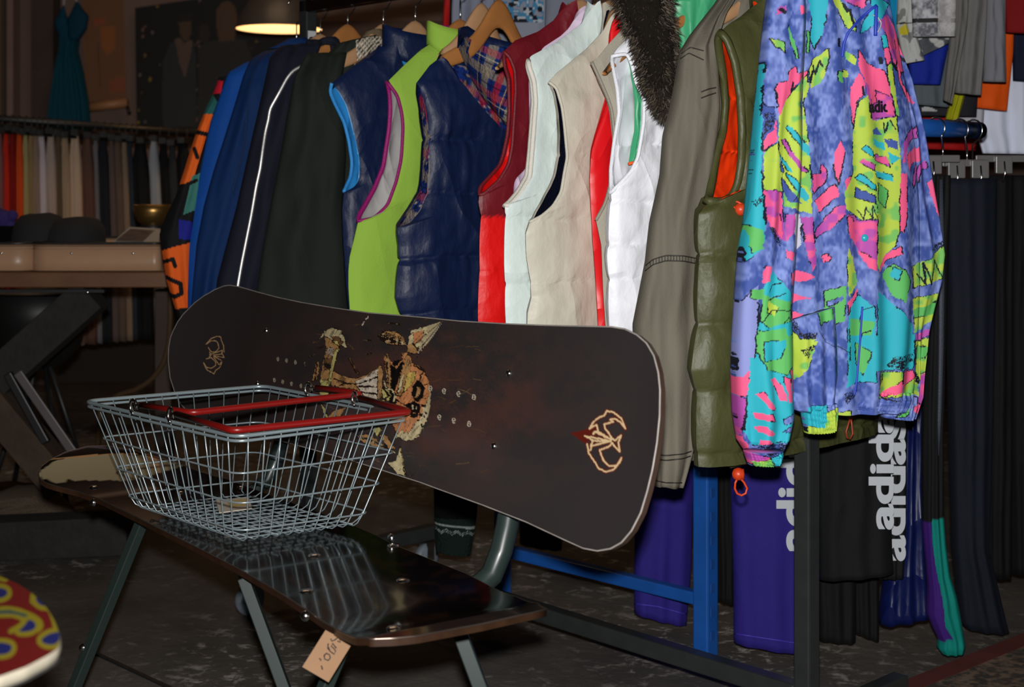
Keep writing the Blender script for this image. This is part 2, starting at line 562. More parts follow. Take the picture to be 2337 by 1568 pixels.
class Panels:
    """front and back of a hanging body garment, as grids in (s, w, z) of the rail's frame"""
    def __init__(g, t, side, fe, be, top, hemz, b=0.03, we=0.02, seams=None, puff=0.0, wr=0.003, seed=0, necz=0.10, zip_=None, nq=26, nv1=46, nv2=34, s_neck=0.07):
        if seams: nq, nv1, nv2 = 34, 110, 64
        else: nq, nv1, nv2 = 30, 70, 50
        g.t = t; g.b = b
        sd = [U(p[0], p[1], t) for p in side]                   # hem (seen part) -> armpit
        if hemz < sd[0][1] - 0.01:
            s0, z0 = sd[0]
            sd = [(s0 + 0.012, hemz), (s0 + 0.006, (hemz * 0.5 + z0 * 0.5))] + sd
        sd = resample(sd, nv1)
        n = nv2
        def arm(e, sign):
            e = np.array(e, float)
            ea = resample(e, n)
            k = np.linspace(0, 1, n)
            wv = we * np.sin(np.pi * k) ** 0.6
            out = []
            for (px, py), w in zip(ea, wv):
                s, z = U(px, py, t - sign * w)
                out.append((s, z, sign * w))
            out[0] = (sd[-1][0], sd[-1][1], 0.0)
            return smooth(out, 2)
        A = arm(fe, 1); Bk = arm(be, -1)
        tp = [U(p[0], p[1], t) for p in top]
        tp[0] = (A[-1][0], A[-1][1])
        Bk[-1] = A[-1] * (1, 1, 0); A[-1][2] = 0
        g.tip = tp[0]; g.top = sorted(tp)
        zt = tp[-1][1]
        sl = tp[-1][0]
        g.neck = (sl, zt)
        def cur(sign):
            E = np.vstack([np.c_[sd, np.zeros(len(sd))], (A if sign > 0 else Bk)[1:]])
            dip = necz if sign > 0 else 0.012
            if sl > 0.02:
                nk = [(sl * (1 - x), zt - dip * math.sin(x * math.pi / 2) ** 0.8) for x in (0.25, 0.5, 0.75, 1.0)]
            else:
                nk = [(0.0, zt)]
            T = resample(tp + nk, nq)
            nv = len(E)
            zc = np.linspace(hemz, T[-1][1], nv)
            C = np.c_[np.zeros(nv), zc]
            if zip_ is not None and sign > 0:
                zz = np.array([U(p[0], p[1], t - b) for p in zip_])
                zz = zz[np.argsort(zz[:, 1])]
                zn = zz[-1][1]
                C = np.c_[np.interp(np.linspace(hemz, zn, nv), zz[:, 1], zz[:, 0], left=0.0), np.linspace(hemz, zn, nv)]
                C[:, 0] = np.clip(C[:, 0], 0.0, None)
                T = resample(tp[:-1] + [tuple(C[-1])], nq) if len(tp) > 1 else resample([tp[0], tuple(C[-1])], nq)
            q = np.linspace(0, 1, nq)[None, :, None]; v = np.linspace(0, 1, nv)[:, None, None]
            Bt = np.stack([np.linspace(E[0][0], C[0][0], nq), np.full(nq, hemz)], 1)
            e2 = E[:, None, :2]; c2 = C[:, None, :]; t2 = T[None]; b2 = Bt[None]
            S = (1 - v) * b2 + v * t2 + (1 - q) * e2 + q * c2 - ((1 - q) * (1 - v) * E[0, :2] + q * (1 - v) * C[0] + (1 - q) * v * T[0] + q * v * T[-1])
            qq = q[0, :, 0]; vv = v[:, 0, 0]
            Sq = np.sqrt(np.clip(1 - (1 - np.clip(qq / 0.42, 0, 1)) ** 2, 0, 1))[None, :]
            fade = np.sqrt(np.clip((1 - vv) / 0.10, 0, 1))[:, None]
            ns = np.interp(np.abs(S[-1, :, 0]), [max(sl, 0.03), max(sl, 0.03) + 0.03], [1, 0])[None, :]
            fade = fade * (1 - ns) + ns
            W = np.abs(E[:, 2])[:, None] * (1 - Sq) + b * Sq * fade
            # wrinkles and quilting
            for i in range(nv):
                for j in range(nq):
                    s_, z_ = S[i, j]
                    d = wr * (fn(s_ * 22 + seed, z_ * 9, seed) + 0.6 * fn(s_ * 45, z_ * 30, seed + 5))
                    if seams:
                        zs = [s for s in seams]
                        k = np.searchsorted(zs, z_)
                        lo = zs[k - 1] if k > 0 else zs[0] - 0.12
                        hi = zs[k] if k < len(zs) else zs[-1] + 0.12
                        x = (z_ + 0.012 * fn(s_ * 14, z_ * 3, seed + 9) - lo) / (hi - lo)
                        x = min(max(x, 0), 1)
                        pf = math.sin(math.pi * x) ** 0.36
                        gat = (0.55 * fn(s_ * 70, z_ * 4, k + seed) + 0.35 * fn(s_ * 25 + z_ * 18, z_ * 14, seed)) * math.exp(-5 * x * (1 - x))
                        d += puff * (pf - 0.6 + gat)
                        if j < 8 and vv[i] < 0.98:
                            S[i, j, 0] += puff * 0.5 * (pf - 0.7) * (1 - j / 8)
                    W[i, j] += d * Sq[0, j] * fade[i, j]
            W = np.maximum(W, np.abs(E[:, 2])[:, None] * 0.9 * (1 - Sq))
            return S, W, E
        GAR[seed] = g
        g.F = cur(1); g.B = cur(-1)
        g.nv1 = nv1
    def world(g, S, W, sign, mirror=1.0):
        s = S[..., 0] * mirror
        t = g.t - sign * W
        out = np.zeros(S.shape[:2] + (3,))
        out[..., 0] = N0.x + t * RU.x + s * RV.x
        out[..., 1] = N0.y + t * RU.y + s * RV.y
        out[..., 2] = S[..., 1]
        return out
    def shell(g, mb, colfn, scale=1.0, inset=0.0, halves=(1, -1), sides=(1, -1)):
        for sign in sides:
            S, W, E = g.F if sign > 0 else g.B
            if inset:
                S, W = S[:-3], W[:-3]
            W2 = np.maximum(W * scale - inset, 0.0005)
            for mir in halves:
                S2 = S.copy()
                if inset:
                    k_ = np.full(len(S), 0.992); k_[:g.nv1 - 5] = 0.955
                    S2[..., 0] = S[..., 0] * k_[:, None]
                G = g.world(S2, W2, sign, mir)
                c = colfn(S.reshape(-1, 2), sign) if callable(colfn) else colfn
                mb.grid(G, c, flip=(sign * mir < 0))
        return mb
    def edge(g, sign, mir=1.0, k0=None):
        S, W, E = g.F if sign > 0 else g.B
        k0 = g.nv1 - 1 if k0 is None else k0
        pts = []
        for s, z, w in E[k0:]:
            pts.append(R(g.t - w, s * mir, z))
        return pts

def hanger(label, t, zp, half=0.21, hgt=0.03, m=None, drop=0.055, s0=0.0, tilt=0.0, zrail=1.40, group=None, hook=True, top=None, steep=0.0):
    if top is not None:
        ts = [p[0] for p in top]; tz = [p[1] for p in top]
        zp = max(tz) + 0.015
    h = thing('coat_hanger', label, 'hanger', R(t, s0, zp - 0.05), group or 'wooden hangers on the jacket rail')
    mb = MB(); n = 27; pts = []
    G = np.zeros((n, 12, 3))
    for i in range(n):
        x = -1 + 2 * i / (n - 1)
        zc = zp - hgt / 2 - drop * abs(x) ** 1.35 - 0.012 * x * x + tilt * x
        if steep:
            sv = abs(x) * half
            zc = zp - hgt / 2 - steep * (1 - math.exp(-(sv / 0.05) ** 2)) - 0.42 * (math.sqrt(sv * sv + 0.0009) - 0.03)
        if top is not None:
            zc = float(np.interp(abs(x) * half, ts, tz)) - 0.016 - hgt / 2 + 0.022 * max(0, 1 - abs(x) * 3)
        hh = hgt / 2 * (1 - 0.55 * abs(x)) * (1 if abs(x) < 0.97 else 0.5)
        wv = -0.02 * x * x
        for k in range(12):
            a = 2 * math.pi * k / 12
            c, s = math.cos(a), math.sin(a)
            dz = math.copysign(abs(s) ** 0.7, s) * hh; dw = math.copysign(abs(c) ** 0.7, c) * 0.0065
            G[i, k] = R(t + dw - wv, s0 + x * half, zc + dz)
    mb.grid(G, None, wrap=True)
    mb.f.append(tuple(range(12))); mb.mi.append(0)
    mb.f.append(tuple((n - 1) * 12 + k for k in range(11, -1, -1))); mb.mi.append(0)
    mb.build('hanger_body', m or WOODH, h)
    if hook:
        pts = [R(t, s0, zp - 0.004), R(t, s0, zp + 0.012), R(t, s0 * 0.4, zrail - 0.036), R(t, -0.012, zrail - 0.030)]
        for k in range(11):
            a = -0.75 + k / 10 * 3.6
            pts.append(R(t, -math.cos(a) * 0.0265 * (1), zrail + math.sin(a) * 0.0265))
        mb = MB(); mb.tube(pts, 0.0017, 8); mb.build('hook', STEEL, h)
    return h

def collar(mb, g, sl, z0, h, lean=0.01, w=0.042, th=0.006, col=None, colfn=None, open_=0.0, n=40, back=0.012):
    """standing collar band round the neck"""
    G = np.zeros((n, 10, 3)); C = np.zeros((n, 10, 3))
    for i in range(n):
        a = math.pi / 2 + open_ + (2 * math.pi - 2 * open_) * i / (n - 1)     # starts at the front middle
        for k in range(10):
            if k < 5:
                f = k / 4; rad = 1.0 + th / max(sl, 0.02) * 0.5
            else:
                f = (9 - k) / 4; rad = 1.0 - th / max(sl, 0.02) * 0.5
            rr = rad - lean / max(sl, 0.02) * f
            s = math.cos(a) * sl * rr
            ww = math.sin(a) * w * rr
            z = z0 + h * f - (0.035 if math.sin(a) > 0 else 0.0) * max(0, math.sin(a)) * (1 - 0.4 * f)
            p = R(g.t - ww, s, z)
            G[i, k] = p
            C[i, k] = colfn(s, z, k < 5) if colfn else col
    mb.grid(G, C.reshape(-1, 3), wrap=True, flip=True)
    return mb

def lerp(a, b, x):
    return tuple(a[i] + (b[i] - a[i]) * x for i in range(3))

def seamz(px, ys, t):
    return sorted(U(px, y, t)[1] for y in ys)

# ------------------------------------------------------------------ the clothes rail
rack = thing('clothes_rack', 'black steel clothes rack on castors full of jackets and vests', 'clothes rack', R(0.72, 0, 0))
TL = 1.4515
def sq(name, p, q, w, m=RACKM, parent=rack, flat=1.0):
    p = Vector(p); q = Vector(q); d = (q - p).normalized()
    ref = Vector((0, 0, 1)) if abs(d.z) < 0.9 else Vector((RU.x, RU.y, 0))
    x = (ref - d * ref.dot(d)).normalized(); y = d.cross(x)
    mb = MB(); mb.box((p + q) / 2, x * w / 2, y * w / 2 * flat, d * (q - p).length / 2)
    return mb.build(name, m, parent, smooth=False, bevel=0.0035)
sq('post', R(0, 0, 0.03), R(0, 0, 1.38), 0.032)
sq('post', R(TL, 0, 0.10), R(TL, 0, 1.42), 0.032)
sq('top_rail', R(-0.16, 0, 1.40), R(TL + 0.016, 0, 1.40), 0.032, mat('dark_chrome_rail', (0.16, 0.165, 0.17), rough=0.25, metal=1.0))
sq('bottom_rail', R(0.016, 0, 0.095), R(TL, 0, 0.095), 0.032)
sq('foot_bar', R(0, -0.30, 0.045), R(0, 0.30, 0.045), 0.032)
sq('foot_bar', R(1.30, -0.28, 0.098), R(1.30, 0.285, 0.098), 0.034)
for s in (-0.29, 0.29):
    mb = MB(); mb.lathe(R(0, s, 0), [(0.001, 0.0), (0.018, 0.0), (0.016, 0.022), (0.008, 0.03), (0.001, 0.03)], 20)
    mb.build('glide_foot', STEEL, rack)
for s in (-0.25, 0.265):
    c = R(1.30, s, 0)
    mb = MB(); ax = Vector((0.75, -0.66, 0))
    yy = Vector((0.66, 0.75, 0))
    pr = [(0.0, -0.011), (0.030, -0.011), (0.036, -0.007), (0.036, 0.007), (0.030, 0.011), (0.0, 0.011)]
    vv = []; ff = []; n = 28
    for (r_, w_) in pr:
        for k in range(n):
            a_ = 2 * math.pi * k / n
            vv.append(c + Vector((0, 0, 0.036)) + ax * w_ + yy * (r_ * math.cos(a_)) + Vector((0, 0, r_ * math.sin(a_))))
    for i in range(len(pr) - 1):
        for k in range(n):
            ff.append((i * n + k, i * n + (k + 1) % n, (i + 1) * n + (k + 1) % n, (i + 1) * n + k))
    mb.add(vv, ff)
    cw = mb.build('castor_wheel', mat('grey_rubber', (0.17, 0.2, 0.24), rough=0.5, vary=0.1), rack)
    mb = MB()
    for sg in (-1, 1):
        mb.box(c + ax * 0.015 * sg + Vector((0, 0, 0.055)), ax * 0.0015, yy * 0.012, (0, 0, 0.024))
    mb.box(c + Vector((0, 0, 0.078)), ax * 0.0165, yy * 0.013, (0, 0, 0.002))
    mb.build('castor_fork', STEEL, rack, smooth=False)
# size sticker on the far post
mb = MB(); mb.box(R(TL - 0.017, 0.0, 1.315), (RV * 0.012).to_3d(), (RU * 0.0005).to_3d(), (0, 0, 0.024))
stk = mb.build('sticker', mat('white_sticker', (0.55, 0.57, 0.6), rough=0.5), rack, smooth=False)
text('sticker_letter', 'GS', 0.022, R(TL - 0.0178, 0.009, 1.325), (0, 0, -1), RV.to_3d() * -1, BLACKP, rack, bold=0.001)

# ------------------------------------------------------------------ colours of the clothes
cNAVY = lin(16, 31, 68); cLBLUE = lin(52, 150, 225); cLIME = lin(150, 190, 70); cMAG = lin(150, 10, 105)
cMAROON = lin(112, 22, 34); cRED = lin(225, 18, 18); cMINT = lin(215, 228, 226); cBEIGE = lin(205, 200, 184)
cTAUPE = lin(172, 166, 152); cWHITE = lin(240, 242, 250); cDENIM = lin(104, 99, 88); cOLIVE = lin(70, 72, 40)
cORANGE = lin(242, 62, 14); cGREEN = lin(62, 160, 112); cSILVER = lin(188, 186, 186); cBLACKGREEN = lin(27, 33, 28)
cDNAVY = lin(18, 21, 35); cROYAL = lin(4, 40, 88); cROYALB = lin(6, 68, 148); cLILAC = lin(226, 205, 230)

def armtrim(e, g, c, r, trim_sides=(1, -1), m=None, **k):
    for mir in (1, -1):
        mb = MB()
        if len(trim_sides) == 2:
            pts = g.edge(1, mir) + g.edge(-1, mir)[::-1][1:-1]
            mb.tube(pts, r, 8, closed=True, col=c, **k)
        else:
            mb.tube(g.edge(trim_sides[0], mir), r, 8, col=c, **k)
        mb.build('armhole_trim', m or TRIM, e)

def garment(name, label, cat, g, colfn, lining=None, m=NYLON, lm=None, trimcol=None, trimr=0.004, group=None, sides=(1, -1), trim_sides=(1, -1)):
    loc = R(g.t, 0, g.F[0][0, 0, 1])
    e = thing(name, label, cat, loc, group or 'jackets and vests hanging on the long rack')
    mb = MB(); g.shell(mb, colfn); mb.build('body', m, e)
    if lining is not None:
        mb = MB(); g.shell(mb, lining, scale=0.88, inset=0.003); mb.build('lining', lm or SATIN, e)
    if trimcol is not None:
        armtrim(e, g, trimcol, trimr, trim_sides)
    return e

# 5 -- navy vest with a light blue armhole lining
t = 1.04
g = Panels(t, [(796, 705), (790, 650), (783, 540), (781, 480), (785, 438)],
           [(785, 438), (808, 428), (820, 409), (821, 380), (820, 359), (812, 321), (802, 277), (791, 239), (773, 208), (757, 190)],
           [(785, 438), (786, 434), (800, 404), (803, 380), (803, 367), (796, 321), (786, 280), (763, 234), (753, 210), (757, 190)],
           [(757, 190), (817, 142), (853, 115), (884, 100)], 0.5, b=0.032, we=0.02, wr=0.004, seed=5)
navy = garment('padded_vest', 'dark navy vest with bright light blue lining round the armhole', 'vest', g, cNAVY, cLBLUE, NYLON, trimcol=cLBLUE, trimr=0.004, trim_sides=(-1,))
mb = MB(); collar(mb, g, 0.085, U(884, 100, t)[1] - 0.012, 0.055, lean=0.0, col=cNAVY); mb.build('collar', NYLON, navy)

# 6 -- lime vest with magenta piping
t = 0.888
g = Panels(t, [(798, 704), (795, 655), (795, 617), (798, 586), (808, 545), (817, 506)],
           [(817, 506), (853, 499), (884, 470), (904, 416), (915, 368), (917, 347), (920, 290), (917, 257), (907, 218), (884, 187)],
           [(817, 506), (817, 496), (835, 465), (855, 429), (875, 380), (880, 347), (888, 295), (891, 252), (890, 218), (884, 187)],
           [(884, 187), (920, 151), (958, 116), (997, 90), (1020, 76)], 0.5, b=0.03, we=0.02, wr=0.003, seed=6)
lime = garment('padded_vest', 'lime green vest with magenta piping and silver lining', 'vest', g, cLIME, cSILVER, MATTE)
armtrim(lime, g, cMAG, 0.0052, flat=0.7, up=(RU.x, RU.y, 0))
mb = MB(); collar(mb, g, 0.085, U(1000, 92, t)[1] - 0.01, 0.05, lean=0.0, colfn=lambda s, z, o: cLIME if o else cMAG); mb.build('collar', MATTE, lime)

# 7 -- navy puffer vest with a plaid flannel lining
def plaid(sz, sign=1):
    s = sz[:, 0]; z = sz[:, 1]
    a = s * 0.94 + z * 0.34; b = z * 0.94 - s * 0.34
    out = np.tile(np.array(lin(24, 50, 120)), (len(s), 1))
    def band(x, lo, hi, per, c, mixv=0.75):
        k = ((x % per) > lo) & ((x % per) < hi)
        out[k] = out[k] * (1 - mixv) + np.array(c) * mixv
    band(a, 0.0, 0.022, 0.085, lin(150, 140, 122)); band(b, 0.0, 0.02, 0.085, lin(165, 150, 125), 0.6)
    band(a, 0.050, 0.066, 0.17, lin(176, 30, 40)); band(b, 0.045, 0.06, 0.085, lin(190, 70, 70), 0.5)
    band(a, 0.030, 0.033, 0.0425, lin(10, 14, 40)); band(b, 0.028, 0.031, 0.0425, lin(14, 20, 46))
    band(a, 0.037, 0.039, 0.085, lin(190, 160, 80)); band(b, 0.036, 0.038, 0.085, lin(200, 190, 160))
    return out
t = 0.771
sm = seamz(935, [318, 440, 586, 712], t); sm = [sm[0] - 0.13, sm[0]] + sm[1:] if False else [sm[0] - 0.13] + sm
g = Panels(t, [(913, 718), (904, 681), (907, 630), (909, 586), (911, 565), (908, 535), (909, 519)],
           [(909, 519), (912, 517), (935, 511), (961, 480), (976, 437), (983, 386), (981, 354), (979, 308), (975, 257), (966, 218), (958, 198), (950, 190)],
           [(909, 519), (915, 509), (938, 470), (956, 424), (961, 386), (962, 347), (961, 295), (956, 244), (948, 205), (950, 190)],
           [(950, 190), (981, 149), (1005, 131), (1022, 121)], 0.48, b=0.034, we=0.02, seams=sm, puff=0.012, wr=0.004, seed=7,
           zip_=[(1022, 121), (1030, 128), (1056, 185), (1081, 226), (1112, 262), (1140, 290), (1161, 305), (1180, 330)])
puf = garment('puffer_vest', 'navy puffer vest open at the neck over a plaid flannel lining', 'vest', g, cNAVY, plaid, NYLON, FLEECE)
# plaid facing and the standing collar behind the opening
top_ = [U(p[0], p[1], t) for p in ((1022, 121), (1048, 64))]
mb = MB()
rows = 130
lft = resample([U(p[0], p[1], t) for p in ((1040, 84), (1024, 112), (1030, 128), (1056, 185), (1081, 226), (1112, 262), (1161, 305))], rows)
rgt = resample([U(p[0], p[1], t) for p in ((1165, 112), (1172, 140), (1178, 180), (1180, 220), (1182, 262), (1182, 300), (1182, 330))], rows)
G = np.zeros((rows, 90, 3)); SZ = np.zeros((rows, 90, 2))
for i in range(rows):
    for j in range(90):
        q = j / 89
        s, z = lft[i] * (1 - q) + rgt[i] * q
        w = 0.030 - 0.034 * math.sin(math.pi * q) * (1 - 0.3 * i / rows) + 0.002 * fn(s * 30, z * 20)
        G[i, j] = R(t - w, s, z); SZ[i, j] = (s, z)
mb.grid(G, plaid(SZ.reshape(-1, 2)), flip=True)
mb.build('facing', FLEECE, puf)
mb = MB()
zt_ = U(1050, 62, t)[1]
cl = resample([U(p[0], p[1], t) for p in ((1040, 82), (1048, 64), (1074, 58), (1100, 72), (1135, 88), (1161, 100))], 24)
lo = resample([U(p[0], p[1], t) for p in ((1038, 110), (1050, 95), (1074, 92), (1100, 108), (1135, 128), (1161, 145))], 24)
G = np.zeros((24, 8, 3))
for i in range(24):
    for k in range(8):
        f = min(k, 7 - k) / 3
        a_ = cl[i] if True else None
        s, z = cl[i] * f + lo[i] * (1 - f)
        w = 0.012 - 0.03 * math.sin(math.pi * i / 23) + (0.005 if k < 4 else -0.005)
        G[i, k] = R(t - w, s, z)
mb.grid(G, cNAVY, wrap=True)
mb.build('collar', NYLON, puf)

# 8 -- maroon and red vest
t = 0.53
zc8 = U(1097, 496, t)[1]
def maroon_col(sz, sign):
    out = np.tile(np.array(cMAROON), (len(sz), 1))
    out[sz[:, 1] < zc8 + 0.002 * np.sin(sz[:, 0] * 60)] = cRED
    return out
sm = seamz(1100, [496, 617, 732], t)
g = Panels(t, [(1090, 732), (1094, 617), (1095, 540), (1097, 496), (1092, 462), (1094, 445)],
           [(1094, 445), (1102, 445), (1140, 411), (1161, 375), (1169, 334), (1174, 257), (1177, 205), (1175, 160), (1163, 130), (1150, 118)],
           [(1094, 445), (1095, 427), (1112, 409), (1140, 378), (1148, 354), (1158, 308), (1162, 257), (1161, 180), (1151, 149), (1150, 118)],
           [(1150, 118), (1176, 92), (1228, 72), (1264, 46), (1287, 13), (1300, 0)], 0.48, b=0.022, we=0.021, seams=sm, puff=0.005, wr=0.004, seed=8)
mar = garment('padded_vest', 'maroon vest whose lower half and armhole lining are bright red', 'vest', g, maroon_col, cRED, NYLON, trimcol=cMAROON, trimr=0.0035)
# 9 -- lilac vest behind the mint one
t = 0.492
g = Panels(t, [(1180, 700), (1178, 560), (1176, 470), (1172, 440)],
           [(1172, 440), (1178, 432), (1190, 418), (1207, 380), (1216, 340), (1214, 260), (1212, 200), (1206, 160)],
           [(1172, 440), (1172, 425), (1176, 408), (1200, 385), (1208, 340), (1208, 260), (1207, 200), (1206, 160)],
           [(1206, 160), (1240, 108), (1280, 82), (1297, 66), (1318, 32), (1342, 12)], 0.5, b=0.011, we=0.010, wr=0.003, seed=9)
garment('thin_vest', 'pale lilac vest showing between the maroon and the mint white ones', 'vest', g, cLILAC, None, SATIN)

# 10 -- mint white vest
t = 0.45
sm = seamz(1160, [490, 645, 790], t)
g = Panels(t, [(1155, 737), (1153, 694), (1151, 604), (1152, 514), (1152, 470)],
           [(1152, 470), (1163, 470), (1186, 444), (1209, 406), (1214, 347), (1219, 282), (1223, 231), (1219, 185), (1207, 150), (1206, 139)],
           [(1152, 470), (1160, 464), (1182, 438), (1203, 402), (1209, 347), (1214, 282), (1218, 231), (1214, 185), (1204, 152), (1206, 139)],
           [(1206, 139), (1211, 128), (1268, 98), (1327, 54), (1340, 26), (1355, 0)], 0.48, b=0.021, we=0.012, seams=sm, puff=0.007, wr=0.003, seed=10)
garment('padded_vest', 'pale mint white vest with wide padded shoulder beside the beige puffer', 'vest', g, cMINT, cMINT, NYLON, trimcol=lin(220, 216, 205), trimr=0.005)

# 11 -- beige puffer vest with navy fleece lining
t = 0.395
sm = seamz(1215, [355, 500, 642, 785], t)
g = Panels(t, [(1204, 740), (1205, 714), (1213, 680), (1209, 637), (1202, 585), (1200, 534), (1208, 507)],
           [(1208, 507), (1237, 493), (1263, 470), (1281, 439), (1288, 395), (1295, 359), (1288, 282), (1283, 244), (1270, 200), (1252, 187)],
           [(1208, 507), (1211, 503), (1229, 470), (1250, 431), (1263, 400), (1269, 359), (1273, 308), (1270, 257), (1263, 218), (1252, 187)],
           [(1252, 187), (1270, 167), (1340, 110), (1373, 74), (1391, 20), (1396, 0)], 0.46, b=0.026, we=0.022, seams=sm, puff=0.008, wr=0.004, seed=11)
garment('puffer_vest', 'beige puffer vest with a dark navy fleece lining in its armhole', 'vest', g, cBEIGE, lin(10, 14, 34), NYLON, FLEECE, trimcol=cBEIGE, trimr=0.003, trim_sides=(1,))

# 12 -- red vest, then the taupe one in front of it
t = 0.335
g = Panels(t, [(1366, 760), (1359, 637), (1352, 547), (1346, 418), (1346, 400)],
           [(1346, 400), (1350, 347), (1360, 313), (1386, 235), (1392, 190), (1390, 150), (1388, 110)],
           [(1346, 400), (1347, 347), (1356, 313), (1382, 232), (1388, 190), (1388, 150), (1388, 110)],
           [(1388, 110), (1392, 70), (1398, 48), (1412, 34), (1424, 28)], 0.48, b=0.013, we=0.006, wr=0.003, seed=12)
garment('padded_vest', 'plain bright red vest showing as a strip beside the beige puffer', 'vest', g, lin(228, 24, 32), None, SATIN)
t = 0.292
g = Panels(t, [(1382, 750), (1376, 662), (1372, 560), (1360, 503)],
           [(1360, 503), (1381, 465), (1394, 420), (1400, 385), (1404, 321), (1396, 251), (1388, 226), (1368, 180), (1350, 141)],
           [(1360, 503), (1378, 462), (1390, 416), (1394, 380), (1398, 321), (1390, 251), (1383, 226), (1362, 180), (1350, 141)],
           [(1350, 141), (1365, 131), (1391, 98), (1427, 59), (1440, 40)], 0.48, b=0.015, we=0.012, wr=0.002, seed=13)
garment('thin_vest', 'taupe grey vest hanging in front of the bright red one', 'vest', g, cTAUPE, lin(205, 40, 45), MATTE, trimcol=lin(150, 144, 130), trimr=0.003, trim_sides=(1,))

# 13b -- green satin jacket behind the white vest
t = 0.185
e = thing('satin_jacket', 'shiny green satin jacket hanging behind the fur trim', 'jacket', R(t, 0, 0.55), 'jackets and vests hanging on the long rack')
mb = MB()
rail_drape(mb, t, [(1524, -30), (1530, 10), (1540, 60), (1552, 120), (1562, 200), (1566, 300), (1568, 700)],
           [(1665, -40), (1655, 0), (1625, 50), (1600, 110), (1596, 200), (1594, 300), (1594, 700)], 0.018, fold=0.004, nf=3, seed=3, col=cGREEN, cols=34)
mb.build('body', SATIN, e)
# 13 -- white puffer vest with a fur edged hood
t = 0.246
sm = seamz(1400, [330, 460, 560, 640, 770], t)
g = Panels(t, [(1391, 750), (1389, 688), (1389, 637), (1386, 585), (1392, 470), (1394, 440)],
           [(1394, 440), (1440, 392), (1456, 360), (1469, 282), (1471, 223), (1452, 190), (1443, 150), (1432, 122), (1398, 128)],
           [(1394, 440), (1394, 385), (1402, 321), (1413, 257), (1409, 205), (1401, 165), (1396, 140), (1396, 132), (1398, 128)],
           [(1398, 128), (1406, 113), (1442, 77), (1462, 40), (1470, 10)], 0.48, b=0.029, we=0.027, seams=sm, puff=0.008, wr=0.007, seed=14)
wht = garment('puffer_vest', 'white puffer vest with a dark brown fur edged hood', 'vest', g, cWHITE, cWHITE, NYLON, trimcol=cWHITE, trimr=0.0035)
mb = MB(); rail_drape(mb, t + 0.010, [(1428, 118), (1440, 160), (1449, 231), (1448, 300), (1440, 341), (1435, 374)], [(1446, 118), (1458, 195), (1476, 235), (1476, 282), (1462, 350), (1456, 368)], 0.004, col=cGREEN, face=0.2, fold=0.003, nf=2)
mb.build('green_inner_layer', SATIN, wht)
mb = MB(); mb.tube([P(1435, 374, Yp(1436, t + 0.010) - 0.006), P(1446, 371, Yp(1446, t + 0.010) - 0.007), P(1457, 367, Yp(1458, t + 0.010) - 0.006)], 0.0028, 8, col=lin(240, 90, 20)); mb.build('inner_hem_piping', TRIM, wht)
rng = random.Random(4)
fl = resample([(1404, -30), (1412, 10), (1426, 51), (1450, 95), (1464, 141), (1470, 193), (1490, 226), (1506, 250), (1524, 268)], 60)
fr = resample([(1528, -30), (1528, 20), (1534, 60), (1540, 100), (1542, 150), (1540, 190), (1536, 220), (1532, 245), (1527, 270)], 60)
mb = MB(); mi = MB()
tf = 0.19
drape(mb, fl, fr, Yp(1470, tf), Yp(1540, tf - 0.02), 0.03, rows=40, cols=12, col=lin(28, 24, 20), wob=0.01)
mb.build('hood_edge', FLEECE, wht)
for k in range(5200):
    i = rng.random() * 59; j = rng.random()
    a0 = fl[int(i)]; b0 = fr[int(i)]
    px = a0 * (1 - j) + b0 * j
    th = 0.03 * math.sqrt(max(0.02, 1 - (2 * j - 1) ** 2))
    p = P(px[0], px[1], Yp(1500, tf) - th)
    out = Vector(((j - 0.5) * 1.9 + rng.gauss(0, 0.35), -0.55 + rng.gauss(0, 0.3), rng.gauss(-0.5, 0.45))).normalized()
    ln = rng.uniform(0.012, 0.026)
    sd = out.cross(Vector((rng.gauss(0, 1), rng.gauss(0, 1), rng.gauss(0, 1)))).normalized() * 0.0011
    q = p + out * ln + Vector((0, 0, -0.004))
    m_ = p + out * ln * 0.55
    c = rng.choice([lin(46, 40, 34), lin(66, 58, 50), lin(34, 29, 25), lin(104, 94, 82), lin(56, 48, 41)])
    mi.add([p - sd, p + sd, m_ + sd * 0.7, q, m_ - sd * 0.7], [(0, 1, 2, 3, 4)], c)
ft = mi.build('fur_trim', mat('fur_fibre', attr=True, rough=0.55, spec=0.3, vary=0.1), wht, smooth=False)

# 14 -- grey olive denim jacket
t = 0.10
def denim(px):
    n = vnoise(px * (1, 0.07), 7, 91) * 0.6 + vnoise(px * (1, 0.1), 19, 92) * 0.4
    return np.array(cDENIM)[None] * (0.82 + 0.36 * n)[:, None]
e = thing('denim_jacket', 'faded olive grey denim jacket with double stitched seams and long sleeve', 'jacket', R(t, 0, 0.4), 'jackets and vests hanging on the long rack')
Lb = [(1600, 60), (1590, 160), (1580, 300), (1560, 500), (1540, 700), (1530, 900), (1545, 1000), (1560, 1048)]
Rb = [(1760, -40), (1762, 160), (1760, 300), (1758, 500), (1758, 700), (1758, 900), (1745, 1000), (1735, 1052)]
mb = MB(); rail_drape(mb, t + 0.012, [(1640, -5), (1600, 60)] + Lb[1:], [(1770, -90)] + Rb, 0.024, fold=0.004, nf=5, seed=4, col=cDENIM, cols=30)
mb.build('body', MATTE, e)
SL = [(1552, 118), (1540, 190), (1530, 244), (1514, 308), (1507, 400), (1483, 508), (1473, 598), (1445, 740), (1452, 900), (1470, 1040), (1482, 1104)]
SR = [(1606, 50), (1632, 100), (1640, 244), (1634, 308), (1618, 400), (1604, 508), (1600, 598), (1596, 740), (1590, 900), (1578, 1030), (1556, 1110)]
